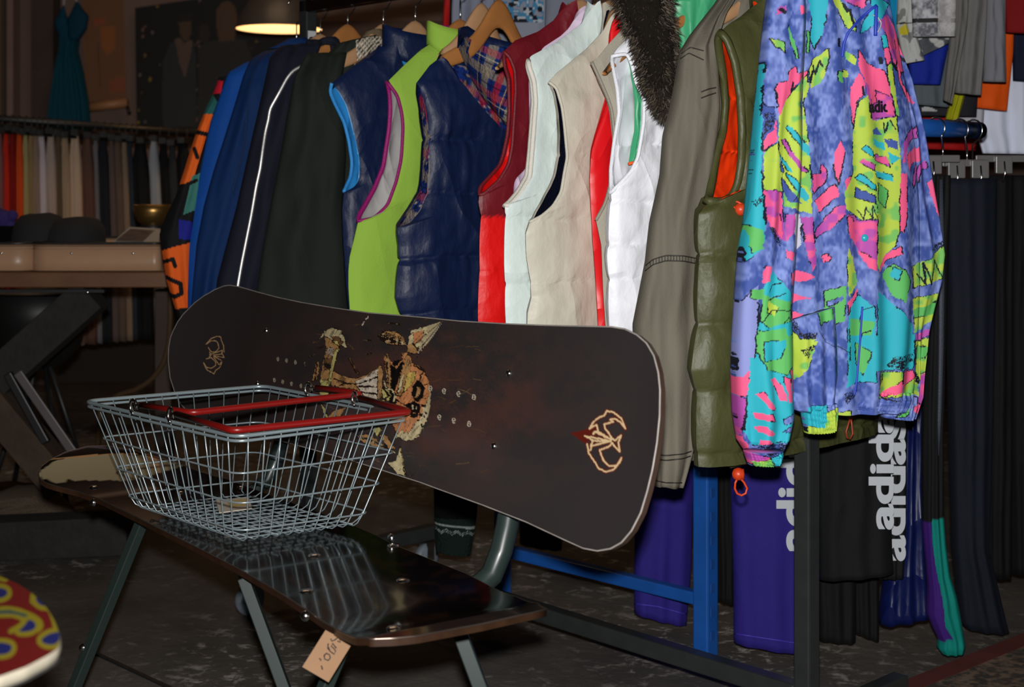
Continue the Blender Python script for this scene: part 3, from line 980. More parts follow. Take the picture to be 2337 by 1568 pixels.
mb = MB(); rail_drape(mb, t - 0.012, [(1640, -4), (1575, 80)] + SL, [(1700, -40), (1655, 30)] + SR[1:], lambda v: 0.012 + 0.02 * min(1, v * 5), fold=0.006, nf=2.2, seed=8, colfn=denim, wob=0.008, rows=120, cols=90)
slv = mb.build('sleeve', MATTE, e)
# stitched seams lie on the sleeve surface
cST = lin(40, 37, 32)
dsf = Surface(slv)
SEAMS = [[(1474, 606), (1490, 592), (1520, 583), (1560, 584), (1596, 591)], [(1473, 618), (1490, 604), (1520, 595), (1560, 596), (1596, 603)], [(1556, 122), (1575, 108), (1606, 116)], [(1553, 134), (1572, 121), (1606, 137)], [(1600, 210), (1618, 203), (1634, 200)], [(1600, 224), (1618, 217), (1634, 212)],
         [(1470, 1034), (1520, 1040), (1560, 1036), (1578, 1030)], [(1472, 1045), (1520, 1051), (1558, 1047), (1576, 1041)], [(1482, 1094), (1520, 1102), (1556, 1102)]]
for sp_ in SEAMS:
    mb = MB(); mb.tube(dsf.line(sp_, 26, 0.0004), 0.0011, 6, col=cST); mb.build('stitching', TRIM, e)
for k in range(17):
    x = 1484 + k * 6.7; yy = float(np.interp(x, [1474, 1490, 1520, 1560, 1596], [606, 592, 583, 584, 591]))
    mb = MB(); mb.tube(dsf.line([(x, yy), (x, yy + 12)], 4, 0.0004), 0.0007, 5, col=cST); mb.build('stitching', TRIM, e)

# 15 -- olive vest with orange lining
t = 0.03
sm = seamz(1600, [212, 340, 467, 583, 740, 893, 1035], t)
g = Panels(t, [(1668, 1066), (1594, 1055), (1589, 1017), (1591, 901), (1579, 837), (1586, 780), (1591, 740), (1594, 662), (1596, 593), (1594, 580), (1594, 534), (1596, 483), (1612, 459)][1:],
           [(1612, 459), (1648, 462), (1672, 447), (1684, 420), (1692, 370), (1694, 300), (1690, 220), (1678, 140), (1660, 90), (1644, 74)],
           [(1612, 459), (1618, 450), (1626, 410), (1634, 360), (1650, 300), (1656, 240), (1650, 170), (1642, 120), (1638, 90), (1644, 74)],
           [(1644, 74), (1660, 58), (1690, 38), (1725, 8), (1745, -20)], U(1600, 1064, t)[1], b=0.038, we=0.03, seams=sm, puff=0.012, wr=0.005, seed=15)
olv = garment('puffer_vest', 'olive green puffer vest with orange lining and orange cord toggles', 'vest', g, cOLIVE, cORANGE, NYLON)
armtrim(olv, g, cOLIVE, 0.0075, m=NYLON, flat=0.8, up=(RU.x, RU.y, 0))
def toggle(parent, c, Y, loop):
    mb = MB(); mb.dome(P(c[0], c[1], Y - 0.002), (0.1, -1, 0), 0.0105, 0.010); mb.tube([P(c[0] - 10, c[1], Y), P(c[0] + 13, c[1], Y - 0.004)], 0.0085, 12)
    mb.build('toggle', ORANGEP, parent)
    mb = MB(); mb.tube([P(x, y, Y - 0.004) for x, y in loop], 0.0019, 8); mb.build('cord', ORANGEP, parent)
toggle(olv, (1690, 478), Yp(1685, t) - 0.05, [(1668, 461), (1671, 457), (1684, 461), (1698, 468), (1690, 476), (1680, 484), (1674, 472), (1668, 461)])
toggle(olv, (1685, 1082), Yp(1685, t) - 0.03, [(1684, 1090), (1678, 1102), (1677, 1115), (1682, 1126), (1692, 1131), (1702, 1126), (1705, 1114), (1698, 1101), (1690, 1092), (1686, 1084)])
mb = MB(); mb.tube([R(t, s_, U(1660, 1056, t)[1] + 0.002) for s_ in np.linspace(0.17, -0.17, 12)], 0.012, 10, col=cOLIVE); mb.build('hem_band', NYLON, olv)

# ------------------------------------------------------------------ the long sleeved jackets at the far end of the rail
GR = 'jackets and vests hanging on the long rack'
def jacket(name, label, t, L, Rr, th, bodyL, bodyR, col, m, hem, bodym=None, sleeve_kw={}, body_kw={}):
    e = thing(name, label, 'jacket', R(t, 0, hem), GR)
    mb = MB(); rail_drape(mb, t + 0.02, bodyL, bodyR, 0.022, col=col, fold=0.004, nf=4, seed=int(t * 90), **body_kw); mb.build('body', bodym or m, e)
    mb = MB(); rail_drape(mb, t - 0.008, L, Rr, th, col=col, **sleeve_kw); mb.build('sleeve', m, e)
    return e

SH = lambda a, b=0.03, k=6: (lambda v: a + (b - a) * min(1, v * k))
# 4 -- black green jacket with a houndstooth collar
t = 1.155
e4 = jacket('winter_jacket', 'black green jacket with a small houndstooth collar', t,
            [(700, 122), (672, 175), (655, 260), (640, 350), (620, 450), (600, 560), (584, 670), (575, 760), (570, 840)],
            [(792, 120), (780, 180), (785, 260), (790, 350), (785, 450), (790, 560), (797, 660), (800, 760), (798, 840)], SH(0.012, 0.034),
            [(770, 100), (740, 130), (735, 300), (720, 500), (715, 720)], [(860, 80), (880, 130), (890, 300), (895, 500), (900, 720)],
            cBLACKGREEN, MATTE, 0.5, sleeve_kw=dict(fold=0.006, nf=2.0, seed=2, wob=0.010))
def hound(s, z, o):
    k = (int(math.floor(s / 0.0055)) + int(math.floor(z / 0.0055))) % 2
    return lin(208, 196, 176) if k else lin(40, 34, 30)
mb = MB()
cl = resample([(812, 92), (840, 84), (866, 82), (882, 92)], 30); lo = resample([(815, 142), (835, 128), (858, 112), (882, 108)], 30)
G = np.zeros((30, 24, 3)); Cc = np.zeros((30, 24, 3))
for i in range(30):
    for k in range(24):
        f = min(k, 23 - k) / 11
        px = cl[i] * f + lo[i] * (1 - f)
        G[i, k] = P(px[0], px[1], Yp(px[0], t) - 0.018 + (0.004 if k > 11 else -0.004) - 0.012 * math.sin(math.pi * i / 29))
        Cc[i, k] = hound(*U(px[0], px[1], t), True)
mb.grid(G, Cc.reshape(-1, 3), wrap=True)
mb.build('collar', MATTE, e4)
mb = MB(); drape(mb, [(820, 92), (835, 72), (850, 66)], [(880, 96), (878, 74), (866, 66)], Yp(850, t), Yp(870, t), 0.012, rows=14, cols=14, col=lin(98, 82, 62)); mb.build('collar_lining', MATTE, e4)

# 3 -- navy jacket with a reflective piping
t = 1.29
e3 = jacket('track_jacket', 'blackish navy jacket with one bright reflective stripe down its sleeve', t,
            [(640, 105), (616, 130), (605, 180), (585, 270), (562, 370), (540, 470), (516, 560), (495, 640), (488, 720), (484, 840)],
            [(735, 96), (720, 140), (712, 200), (700, 300), (680, 400), (660, 500), (640, 600), (622, 680), (612, 760), (608, 840)], SH(0.012, 0.034),
            [(700, 90), (690, 120), (680, 300), (650, 500), (620, 760)], [(775, 96), (790, 130), (800, 300), (790, 500), (780, 760)],
            cDNAVY, MATTE, 0.5, sleeve_kw=dict(fold=0.005, nf=2.4, seed=1, wob=0.008))
mb = MB()
sp = [(715, 143), (700, 147), (685, 153), (670, 160), (655, 178), (642, 203), (628, 228), (616, 249), (613, 272), (606, 300), (600, 340), (594, 385), (585, 425), (574, 490), (563, 545), (552, 600), (545, 640), (541, 665)]
mb.tube(Surface(*[o for o in e3.children if o.name.startswith('sleeve')]).line(sp, 70, 0.001), 0.0039, 10, flat=0.8)
mb.build('reflective_stripe', mat('silver_reflective_tape', (1.0, 0.99, 0.97), rough=0.5, metal=1.0, bump=0.05, bscale=200), e3)
mb = MB(); mb.c = []
drape(mb, [(722, 102), (728, 90), (735, 86)], [(779, 104), (774, 90), (766, 84)], Yp(750, t) - 0.01, Yp(760, t) - 0.01, 0.02, rows=14, cols=16, col=cDNAVY); mb.build('collar', MATTE, e3)
mb = MB(); drape(mb, [(766, 102), (768, 100)], [(780, 118), (779, 106)], Yp(770, t) - 0.022, Yp(770, t) - 0.022, 0.004, rows=6, cols=6, col=lin(24, 60, 200)); mb.build('collar_lining', SATIN, e3)

# 2 -- royal blue jacket
t = 1.40
e2 = jacket('rain_jacket', 'royal blue jacket with a brighter blue back panel beside the reflective stripe jacket', t,
            [(600, 118), (572, 135), (556, 170), (535, 240), (510, 320), (487, 390), (465, 470), (448, 560), (440, 650), (432, 740), (430, 840)],
            [(700, 100), (640, 120), (622, 180), (608, 260), (592, 340), (568, 430), (545, 520), (520, 610), (505, 680), (496, 760), (490, 840)], SH(0.012, 0.032),
            [(640, 118), (560, 142), (520, 165), (480, 280), (440, 460), (427, 560), (428, 640), (429, 760)], [(690, 100), (680, 160), (660, 300), (640, 460), (620, 560), (600, 660), (590, 720), (580, 760)],
            cROYAL, MATTE, 0.5, sleeve_kw=dict(fold=0.004, nf=2.0, seed=5, wob=0.006), body_kw=dict())
bb = [o for o in e2.children if o.name.startswith('body')][0]
ca = bb.data.color_attributes['Col']
arr = np.ones((len(bb.data.vertices), 4)); arr[:, :3] = cROYALB; ca.data.foreach_set('color', arr.ravel())
mb = MB(); mb.tube(Surface(*[o for o in e2.children if o.name.startswith('sleeve')]).line([(584, 150), (567, 200), (562, 280), (556, 340), (530, 440)], 30, 0.0003), 0.0012, 6, col=lin(4, 26, 60)); mb.build('seam', TRIM, e2)
mb = MB(); drape(mb, [(612, 112), (640, 98), (664, 88)], [(716, 104), (712, 94), (690, 85)], Yp(650, t) - 0.012, Yp(700, t) - 0.012, 0.02, rows=14, cols=16, col=cROYAL); mb.build('collar', MATTE, e2)

# 1 -- black and orange jacket at the end of the rail
t = 1.50
e1 = thing('sports_jacket', 'black jacket with orange and teal sleeve patches at the far end of the rack', 'jacket', R(t, 0.1, 0.5), GR)
def orange_col(px):
    it = [('p', [(455, 215), (480, 205), (500, 240), (470, 290), (440, 290)], lin(34, 92, 90)), ('p', [(430, 260), (490, 262), (470, 320), (440, 420), (400, 420), (420, 390)], lin(225, 98, 30)),
          ('p', [(440, 402), (470, 392), (470, 470), (420, 490)], lin(58, 118, 108)),
          ('p', [(410, 500), (440, 505), (440, 545), (410, 545)], lin(24, 30, 130)),
          ('p', [(360, 575), (400, 562), (440, 552), (440, 690), (430, 700), (395, 705), (372, 620)], lin(222, 92, 26)),
          ('p', [(480, 185), (510, 185), (505, 215), (485, 215)], lin(190, 20, 45)),
          ('s', [(440, 300), (475, 308)], 5, lin(12, 12, 14)), ('s', [(445, 340), (452, 360)], 4.5, lin(12, 12, 14)), ('s', [(420, 425), (450, 412)], 4, lin(12, 12, 14)),
          ('s', [(374, 597), (397, 590), (402, 606)], 4.5, lin(12, 12, 14)), ('s', [(382, 632), (414, 646), (416, 668), (400, 676), (388, 672)], 5, lin(12, 12, 14))]
    return paint(px, it, lin(12, 12, 15))
mb = MB(); rail_drape(mb, t, [(500, 176), (488, 210), (468, 250), (452, 290), (435, 340), (418, 395), (400, 450), (380, 490), (364, 535), (370, 580), (380, 640), (395, 690), (408, 730), (416, 760)],
                      [(560, 170), (545, 210), (520, 250), (505, 290), (492, 340), (478, 395), (466, 450), (455, 500), (448, 550), (446, 590), (446, 640), (448, 690), (450, 730), (446, 760)], SH(0.01, 0.034), rows=240, cols=110, colfn=orange_col, fold=0.004, nf=2, seed=7)
mb.build('sleeve', MATTE, e1)
mb = MB(); rail_drape(mb, t + 0.015, [(560, 150), (520, 200), (500, 400), (470, 560), (450, 760)], [(640, 130), (640, 200), (640, 400), (640, 560), (640, 760)], 0.016, col=lin(12, 12, 15)); mb.build('body', MATTE, e1)

# ------------------------------------------------------------------ wooden hangers
def hz(px, py, t):
    return U(px, py, t)[1]
for (lab, t, px, py, hgt, m, dr) in [
    ('wooden hanger holding the black and orange jacket', 1.50, 668, 92, 0.040, WOODH, 0.11),
    ('wooden hanger holding the royal blue jacket, partly behind the rack post', 1.40, 684, 72, 0.044, WOODH, 0.11),
    ('amber wooden hanger holding the reflective stripe jacket', 1.29, 768, 52, 0.048, WOODD, 0.12),
    ('wooden hanger holding the black green jacket with houndstooth collar', 1.155, 838, 50, 0.050, WOODH, 0.13),
    ('wooden hanger holding the navy vest with light blue lining', 1.04, 906, 42, 0.046, WOODH, 0.12),
    ('amber wooden hanger under the lime green vest', 0.888, 950, 32, 0.034, WOODD, 0.12),
    ('pale wooden hanger between the lime vest and the plaid lined puffer', 0.82, 1115, 8, 0.060, WOODH, 0.14),
    ('broad amber wooden hanger holding the plaid lined puffer vest', 0.765, 1178, 2, 0.062, WOODD, 0.14)]:
    hanger(lab, t, hz(px, py, t), 0.10 if t in (0.888, 0.82) else 0.15, hgt, m, dr, zrail=1.40, steep=0.034 if t > 0.85 else 0.06)
for (lab, key, m) in [
    ('wooden hanger whose end pokes out of the maroon vest', 8, WOODH), ('wooden hanger inside the pale lilac vest', 9, WOODH),
    ('wooden hanger inside the mint white vest', 10, WOODH), ('wooden hanger inside the beige puffer vest', 11, WOODH),
    ('amber wooden hanger seen at the red vest collar', 12, WOODD), ('wooden hanger inside the taupe grey vest', 13, WOODH),
    ('amber wooden hanger tip showing in the white puffer armhole', 14, WOODD), ('wooden hanger inside the olive green puffer vest', 15, WOODH)]:
    gg = GAR[key]
    hanger(lab, gg.t, 0, gg.tip[0] - (0.002 if key in (8, 14) else 0.035), 0.030, m, 0, zrail=1.40, top=gg.top)
for (lab, t, pts, m) in [
    ('amber wooden hanger above the green satin jacket', 0.185, [(1520, 40), (1560, 8), (1600, -16), (1650, -40)], WOODD),
    ('wooden hanger inside the olive grey denim jacket', 0.10, [(1590, 70), (1640, 10), (1700, -30), (1740, -60)], WOODH)]:
    tp = sorted(U(x, y, t) for x, y in pts)
    hanger(lab, t, 0, 0.18, 0.030, m, 0, zrail=1.40, top=tp)
# the hanger end in the maroon vest's armhole

# ------------------------------------------------------------------ the printed windbreaker
d6 = lambda l: [(1640 + x / 3.353, y / 3.353) for x, y in l]
e1c = lambda l: [(1640 + x / 3.353, 400 + y / 3.353) for x, y in l]
c2 = lambda l: [(1540 + x / 3.895, 760 + y / 3.895) for x, y in l]
kB = lin(98, 116, 190); kBd = lin(62, 84, 158); kT = lin(44, 172, 190); kL = lin(176, 200, 74); kG = lin(92, 180, 96); kPk = lin(238, 92, 138); kM = lin(176, 76, 166); kK = lin(22, 26, 40); kW = lin(196, 196, 214); kLi = lin(136, 144, 205)
JK = []
def jp(fnc, poly, c): JK.append(('p', fnc(poly), c))
for poly, c in [
    ([(620, 0), (760, 0), (720, 230), (660, 400), (620, 330), (640, 150)], kT), ([(560, 65), (600, 65), (605, 120), (560, 125)], kPk), ([(420, 60), (460, 60), (455, 110), (400, 120)], kM),
    ([(350, 300), (440, 340), (450, 430), (370, 350)], kL), ([(470, 200), (520, 330), (550, 460), (530, 470), (480, 300)], kG), ([(590, 260), (620, 260), (615, 420), (590, 420)], kG),
    ([(790, 0), (860, 0), (960, 200), (950, 280), (880, 230), (840, 100)], kL), ([(880, 0), (1080, 0), (1040, 80), (960, 70), (900, 40)], kM),
    ([(1080, 0), (1180, 0), (1280, 50), (1200, 120), (1060, 250), (980, 290), (1040, 170), (1100, 80)], kT),
    ([(640, 480), (740, 390), (745, 500), (700, 650), (620, 690), (610, 560)], kL),
    ([(390, 650), (460, 640), (470, 560), (530, 520), (540, 580), (600, 560), (600, 600), (530, 650), (480, 760), (460, 820), (430, 800), (390, 900), (375, 700)], kPk),
    ([(470, 760), (540, 660), (600, 590), (610, 690), (570, 800), (590, 1000), (610, 1250), (620, 1560), (500, 1560), (390, 1180), (380, 920), (430, 810)], kL),
    ([(370, 930), (375, 1080), (300, 1170), (290, 1100)], kPk), ([(300, 1170), (380, 1100), (400, 1300), (420, 1560), (290, 1560)], kL),
    ([(450, 980), (480, 970), (600, 1130), (610, 1220), (560, 1150)], kT), ([(390, 1200), (450, 1250), (600, 1480), (610, 1540), (560, 1500)], kT), ([(410, 1080), (450, 1070), (500, 1180), (610, 1330), (615, 1390), (520, 1270)], kM),
    ([(400, 1350), (470, 1450), (520, 1560), (420, 1560)], kBd),
    ([(960, 400), (1040, 500), (1170, 560), (1200, 600), (1230, 780), (1150, 760), (1080, 700), (1010, 640), (970, 540)], kPk), ([(1010, 650), (1080, 700), (1230, 760), (1260, 920), (1180, 910), (1070, 930), (1050, 830)], kM),
    ([(1040, 650), (1100, 690), (1120, 800), (1070, 820)], kPk),
    ([(910, 690), (970, 570), (1010, 650), (1000, 740), (950, 800), (960, 1000), (930, 1000), (915, 850)], kPk),
    ([(960, 800), (1030, 740), (1060, 930), (1180, 920), (1270, 900), (1290, 1150), (1300, 1560), (930, 1560), (930, 1050)], kL),
    ([(1190, 520), (1240, 500), (1290, 900), (1260, 900), (1220, 700)], kL), ([(1140, 290), (1190, 300), (1210, 380), (1160, 390)], kT), ([(1165, 390), (1220, 390), (1230, 490), (1185, 520)], kPk),
    ([(1130, 180), (1240, 120), (1290, 250), (1300, 480), (1280, 540), (1220, 430), (1190, 300)], kM),
    ([(1240, 120), (1380, 340), (1450, 500), (1390, 450), (1330, 400), (1390, 570), (1340, 560), (1350, 650), (1460, 800), (1420, 800), (1320, 650), (1300, 500), (1290, 250)], kPk),
    ([(990, 1150), (1030, 1120), (1080, 1170), (1080, 1220)], kT), ([(980, 1250), (1010, 1220), (1090, 1270), (1090, 1320)], kM), ([(1080, 1070), (1180, 1100), (1180, 1160), (1090, 1120)], kT), ([(1070, 1000), (1120, 980), (1160, 1040), (1080, 1040)], kBd),
    ([(1090, 1190), (1190, 1200), (1220, 1290), (1090, 1230)], kM), ([(1090, 1310), (1230, 1340), (1240, 1400), (1100, 1360)], kT), ([(1180, 1070), (1280, 1090), (1270, 1160), (1200, 1130)], kBd), ([(1200, 1170), (1290, 1210), (1230, 1260)], kT), ([(940, 1370), (980, 1330), (1090, 1420), (1090, 1480)], kT), ([(950, 1440), (1090, 1500), (1090, 1560), (950, 1540)], kBd),
    ([(1330, 1090), (1450, 970), (1450, 1050), (1370, 1130), (1340, 1250), (1310, 1250)], kM), ([(1350, 1210), (1470, 1120), (1500, 1210), (1400, 1270), (1380, 1320)], kPk), ([(1420, 1400), (1460, 1270), (1540, 1230), (1540, 1290), (1480, 1310), (1460, 1400), (1440, 1450)], kM), ([(1540, 1400), (1570, 1370), (1620, 1480), (1560, 1500)], kPk),
    ([(700, 1260), (750, 1300), (740, 1400), (650, 1480), (630, 1450), (700, 1380)], kM), ([(790, 1170), (830, 1080), (860, 1180), (840, 1260), (820, 1430), (780, 1290)], kPk), ([(740, 1460), (800, 1410), (820, 1500), (740, 1540)], kPk), ([(860, 1370), (920, 1350), (910, 1440), (860, 1470)], kPk),
    ([(800, 560), (850, 570), (850, 650), (810, 640)], kG), ([(850, 550), (895, 560), (895, 610), (850, 600)], kL), ([(880, 400), (950, 470), (950, 520), (880, 470)], kL),
    ([(290, 480), (330, 480), (300, 800), (290, 1100), (280, 1560), (210, 1560), (260, 1080)], kT), ([(300, 790), (330, 830), (370, 820), (360, 1000), (300, 1060)], kBd)]:
    jp(d6, poly, c)
for poly, c in [
    ([(215, 0), (290, 0), (290, 380), (270, 560), (160, 670), (170, 480), (200, 250)], kT), ([(190, 380), (280, 420), (270, 560), (200, 600)], kG),
    ([(290, -20), (420, -20), (420, 130), (300, 105)], kL), ([(420, -20), (620, -20), (630, 290), (540, 270), (430, 230)], kL), ([(410, 20), (500, 140), (570, 210), (470, 210), (420, 110)], kBd), ([(430, -10), (500, 20), (610, 150), (600, 210), (520, 120)], kT),
    ([(290, 110), (410, 130), (420, 260), (440, 500), (360, 460), (300, 380)], kM), ([(300, 320), (400, 300), (420, 480), (310, 390)], kPk), ([(440, 300), (510, 290), (520, 420), (440, 500)], kM), ([(515, 290), (560, 300), (565, 520), (530, 600), (510, 420)], kW), ([(560, 310), (640, 320), (660, 680), (630, 730), (590, 540)], kM),
    ([(440, 560), (500, 590), (490, 640), (440, 630)], kPk), ([(470, 740), (560, 720), (660, 770), (580, 800), (480, 830)], kPk), ([(490, 880), (620, 930), (540, 960), (490, 980)], kPk), ([(500, 1030), (590, 1050), (530, 1140), (500, 1100)], kPk),
    ([(630, 0), (700, -10), (740, -10), (740, 60), (640, 150)], kM), ([(650, 200), (740, 130), (800, 90), (800, 170), (700, 290)], kPk), ([(650, 440), (800, 240), (860, 230), (860, 300), (760, 420), (660, 480)], kM), ([(705, 615), (740, 595), (775, 625), (760, 660), (720, 655)], kPk),
    ([(860, 120), (930, -10), (1090, -10), (1100, 330), (1000, 340), (940, 310), (860, 250)], kL), ([(950, 90), (1090, 170), (1090, 220), (950, 170)], kBd), ([(940, 20), (990, -10), (1090, 90), (1090, 130)], kT),
    ([(1100, 50), (1220, 40), (1290, 70), (1290, 430), (1260, 540), (1180, 600), (1120, 720), (1100, 700)], kL), ([(1110, 60), (1200, 120), (1190, 260), (1110, 200)], kG), ([(1290, -10), (1350, -10), (1350, 350), (1320, 440), (1290, 420)], kPk),
    ([(870, 300), (940, 310), (960, 340), (1100, 340), (1095, 720), (1040, 700), (960, 540), (880, 440)], kM), ([(960, 560), (1090, 640), (1095, 730), (1050, 700)], kPk), ([(870, 310), (930, 330), (950, 520), (880, 440)], kPk), ([(880, 540), (930, 640), (970, 800), (960, 830), (890, 920), (870, 700)], kL), ([(880, 950), (970, 860), (960, 980), (940, 1060), (890, 1080)], kPk),
    ([(730, 880), (870, 830), (860, 1100), (740, 1150)], kG), ([(750, 960), (850, 900), (850, 930), (760, 1000)], kB), ([(1110, 740), (1180, 600), (1300, 540), (1310, 600), (1200, 640)], kPk), ([(1150, 740), (1240, 670), (1330, 720), (1390, 800), (1330, 960), (1230, 900)], kG), ([(1240, 690), (1300, 720), (1280, 800), (1220, 760)], kT),
    ([(1410, 700), (1520, 640), (1690, 500), (1700, 620), (1660, 780), (1430, 860)], kL), ([(1420, 940), (1640, 890), (1610, 1080), (1440, 1200)], kL), ([(1430, 1020), (1620, 960), (1610, 1050), (1430, 1090)], kG), ([(1450, 1210), (1590, 1160), (1570, 1220), (1460, 1260)], kM), ([(1450, 1270), (1570, 1230), (1560, 1560), (1470, 1560)], kL), ([(1460, 1350), (1560, 1320), (1550, 1400), (1460, 1400)], kG),
    ([(1540, 60), (1600, 70), (1660, 330), (1670, 420), (1600, 280)], kPk), ([(1110, 880), (1170, 900), (1420, 1140), (1450, 1400), (1440, 1470), (1090, 1470), (1100, 1000)], kT),
    ([(900, 1000), (980, 900), (1080, 1000), (1090, 1560), (880, 1560), (880, 1150)], kT), ([(900, 1080), (1080, 1100), (1000, 1380), (900, 1400)], kG), ([(110, 1000), (240, 830), (230, 1150), (190, 1560), (110, 1560)], kLi),
    ([(330, 720), (470, 880), (490, 1000), (500, 1150), (540, 1560), (190, 1560), (230, 1150), (270, 830)], kT), ([(260, 900), (480, 960), (490, 1100), (300, 1150), (240, 1100)], kG), ([(300, 940), (380, 1000), (350, 1060), (290, 1040)], kL), ([(220, 1180), (420, 1150), (500, 1300), (440, 1500), (260, 1450)], kG), ([(270, 1230), (400, 1220), (380, 1330), (280, 1350)], kT), ([(270, 680), (320, 690), (310, 800), (260, 810)], kPk), ([(200, 870), (270, 860), (260, 940), (200, 940)], kG),
    ([(540, 1150), (600, 1250), (700, 1240), (650, 1450), (560, 1560), (540, 1500)], kL)]:
    jp(e1c, poly, c)
for poly, c in [
    ([(600, 200), (1000, 200), (1030, 560), (1040, 750), (1000, 920), (640, 980), (570, 850), (580, 600)], kT), ([(640, 0), (990, 0), (1000, 250), (900, 350), (720, 300), (640, 150)], kG), ([(690, 50), (900, 40), (850, 200), (700, 230)], kT),
    ([(750, 380), (800, 370), (880, 480), (900, 570), (840, 570), (800, 470)], kPk), ([(860, 360), (940, 380), (960, 580), (920, 580)], kPk), ([(930, 310), (1000, 310), (1015, 540), (990, 540)], kPk), ([(640, 520), (690, 490), (800, 640), (770, 660)], kPk), ([(620, 670), (750, 680), (800, 760), (740, 740), (640, 730)], kPk), ([(640, 800), (720, 790), (810, 870), (770, 880), (660, 840)], kPk), ([(680, 920), (740, 910), (800, 960), (690, 960)], kPk),
    ([(500, 400), (600, 310), (580, 540), (500, 550)], kPk), ([(500, 550), (580, 560), (560, 900), (540, 880)], kM), ([(540, 880), (600, 960), (640, 1060), (560, 980)], kPk), ([(870, 740), (960, 680), (1050, 690), (1000, 740), (890, 780)], kB), ([(870, 850), (920, 800), (1050, 790), (1010, 850)], kB),
    ([(1000, 60), (1100, 50), (1210, 60), (1140, 230), (1030, 410), (1000, 300)], kL), ([(1440, 0), (1620, 0), (1620, 370), (1400, 450), (1440, 250)], kT), ([(1500, 60), (1620, 150), (1560, 360), (1500, 250)], kG), ([(1640, 0), (2070, 0), (2060, 270), (1720, 310), (1650, 300)], kT),
    ([(1700, 320), (1920, 320), (1920, 540), (1700, 560)], kL), ([(1700, 520), (1920, 400), (1920, 500), (1760, 550), (1900, 580), (1800, 570)], kPk), ([(1930, 320), (2060, 320), (2090, 380), (1930, 480)], kPk), ([(1930, 480), (2090, 380), (2100, 540), (1930, 540)], kL),
    ([(2080, 60), (2240, 40), (2200, 200), (2110, 420), (2080, 200)], kL), ([(2090, 100), (2220, 120), (2180, 220), (2090, 220)], kG), ([(2130, 400), (2240, 280), (2190, 560), (2110, 790)], kM), ([(2080, 640), (2140, 620), (2120, 720)], kPk), ([(1910, 740), (2050, 660), (2000, 740)], kG),
    ([(610, 1035), (800, 1085), (690, 1180), (610, 1130)], kM), ([(660, 1130), (800, 1095), (830, 1170), (680, 1185)], kL), ([(790, 1085), (960, 1035), (940, 1170), (830, 1160)], kT), ([(1120, 640), (1300, 620), (1290, 830), (1150, 820)], kT), ([(1290, 690), (1440, 650), (1430, 870), (1160, 900), (1150, 825), (1290, 820)], kL)]:
    jp(c2, poly, c)
INK = [('s', e1c(l), w, kK) for l, w in [
    ([(1470, 750), (1510, 820), (1500, 660), (1550, 830), (1570, 640), (1650, 780)], 1.6), ([(970, 260), (1010, 330), (1020, 240), (1060, 330), (1060, 230), (1095, 320)], 1.2), ([(310, 880), (330, 830), (400, 810)], 1.0), ([(300, 940), (430, 890)], 1.1), ([(250, 1110), (330, 1020), (490, 1020)], 1.2), ([(420, 1110), (460, 1070), (500, 1110)], 1.2), ([(985, 1110), (1000, 1020), (1070, 980)], 1.0), ([(980, 1290), (1010, 1190), (1050, 1170)], 1.2), ([(730, 1180), (780, 1270), (890, 1330)], 0.9), ([(1430, 700), (1420, 860)], 1.2), ([(1490, 1500), (1500, 1430), (1520, 1500)], 1.0), ([(500, 200), (550, 110)], 1.0)]]
INK += [('s', d6(l), w, kK) for l, w in [([(880, 50), (900, 110), (920, 100), (930, 180), (950, 230)], 3.0), ([(640, 520), (660, 580), (690, 480), (710, 530)], 2.0), ([(620, 640), (640, 560)], 2.5), ([(1170, 950), (1180, 1020), (1200, 950), (1190, 1010)], 1.5), ([(1215, 930), (1260, 1000)], 1.4), ([(1140, 460), (1150, 500)], 4), ([(820, 330), (820, 370)], 4), ([(430, 90), (445, 110)], 4), ([(1350, 440), (1390, 470)], 3), ([(1245, 500), (1290, 540)], 5), ([(505, 640), (490, 720)], 2.2), ([(990, 680), (1000, 740)], 2.5)]]
SMUDGE = [(c2([(1770, 270), (1850, 180), (2050, 170), (2060, 230), (1900, 300)]), 0), (c2([(680, 990), (850, 930), (1000, 915), (1000, 980), (780, 1070)]), 0), (c2([(1070, 140), (1200, 90), (1130, 220)]), 0), (c2([(1080, 0), (1220, -20), (1200, 40), (1120, 50)]), 0), (e1c([(560, 1080), (640, 1260), (600, 1230), (550, 1140)]), 0), (e1c([(1540, 560), (1680, 470), (1670, 530), (1580, 570)]), 0), (d6([(310, 860), (370, 880), (360, 960), (300, 1040)]), 0), (e1c([(300, 390), (380, 470), (400, 540), (330, 480)]), 0), (c2([(1380, 500), (1500, 470), (1480, 520), (1400, 600)]), 0), (e1c([(225, 200), (290, 140), (290, 200), (235, 240)]), 0), (c2([(1690, 330), (1750, 330), (1740, 400), (1690, 420)]), 0)]

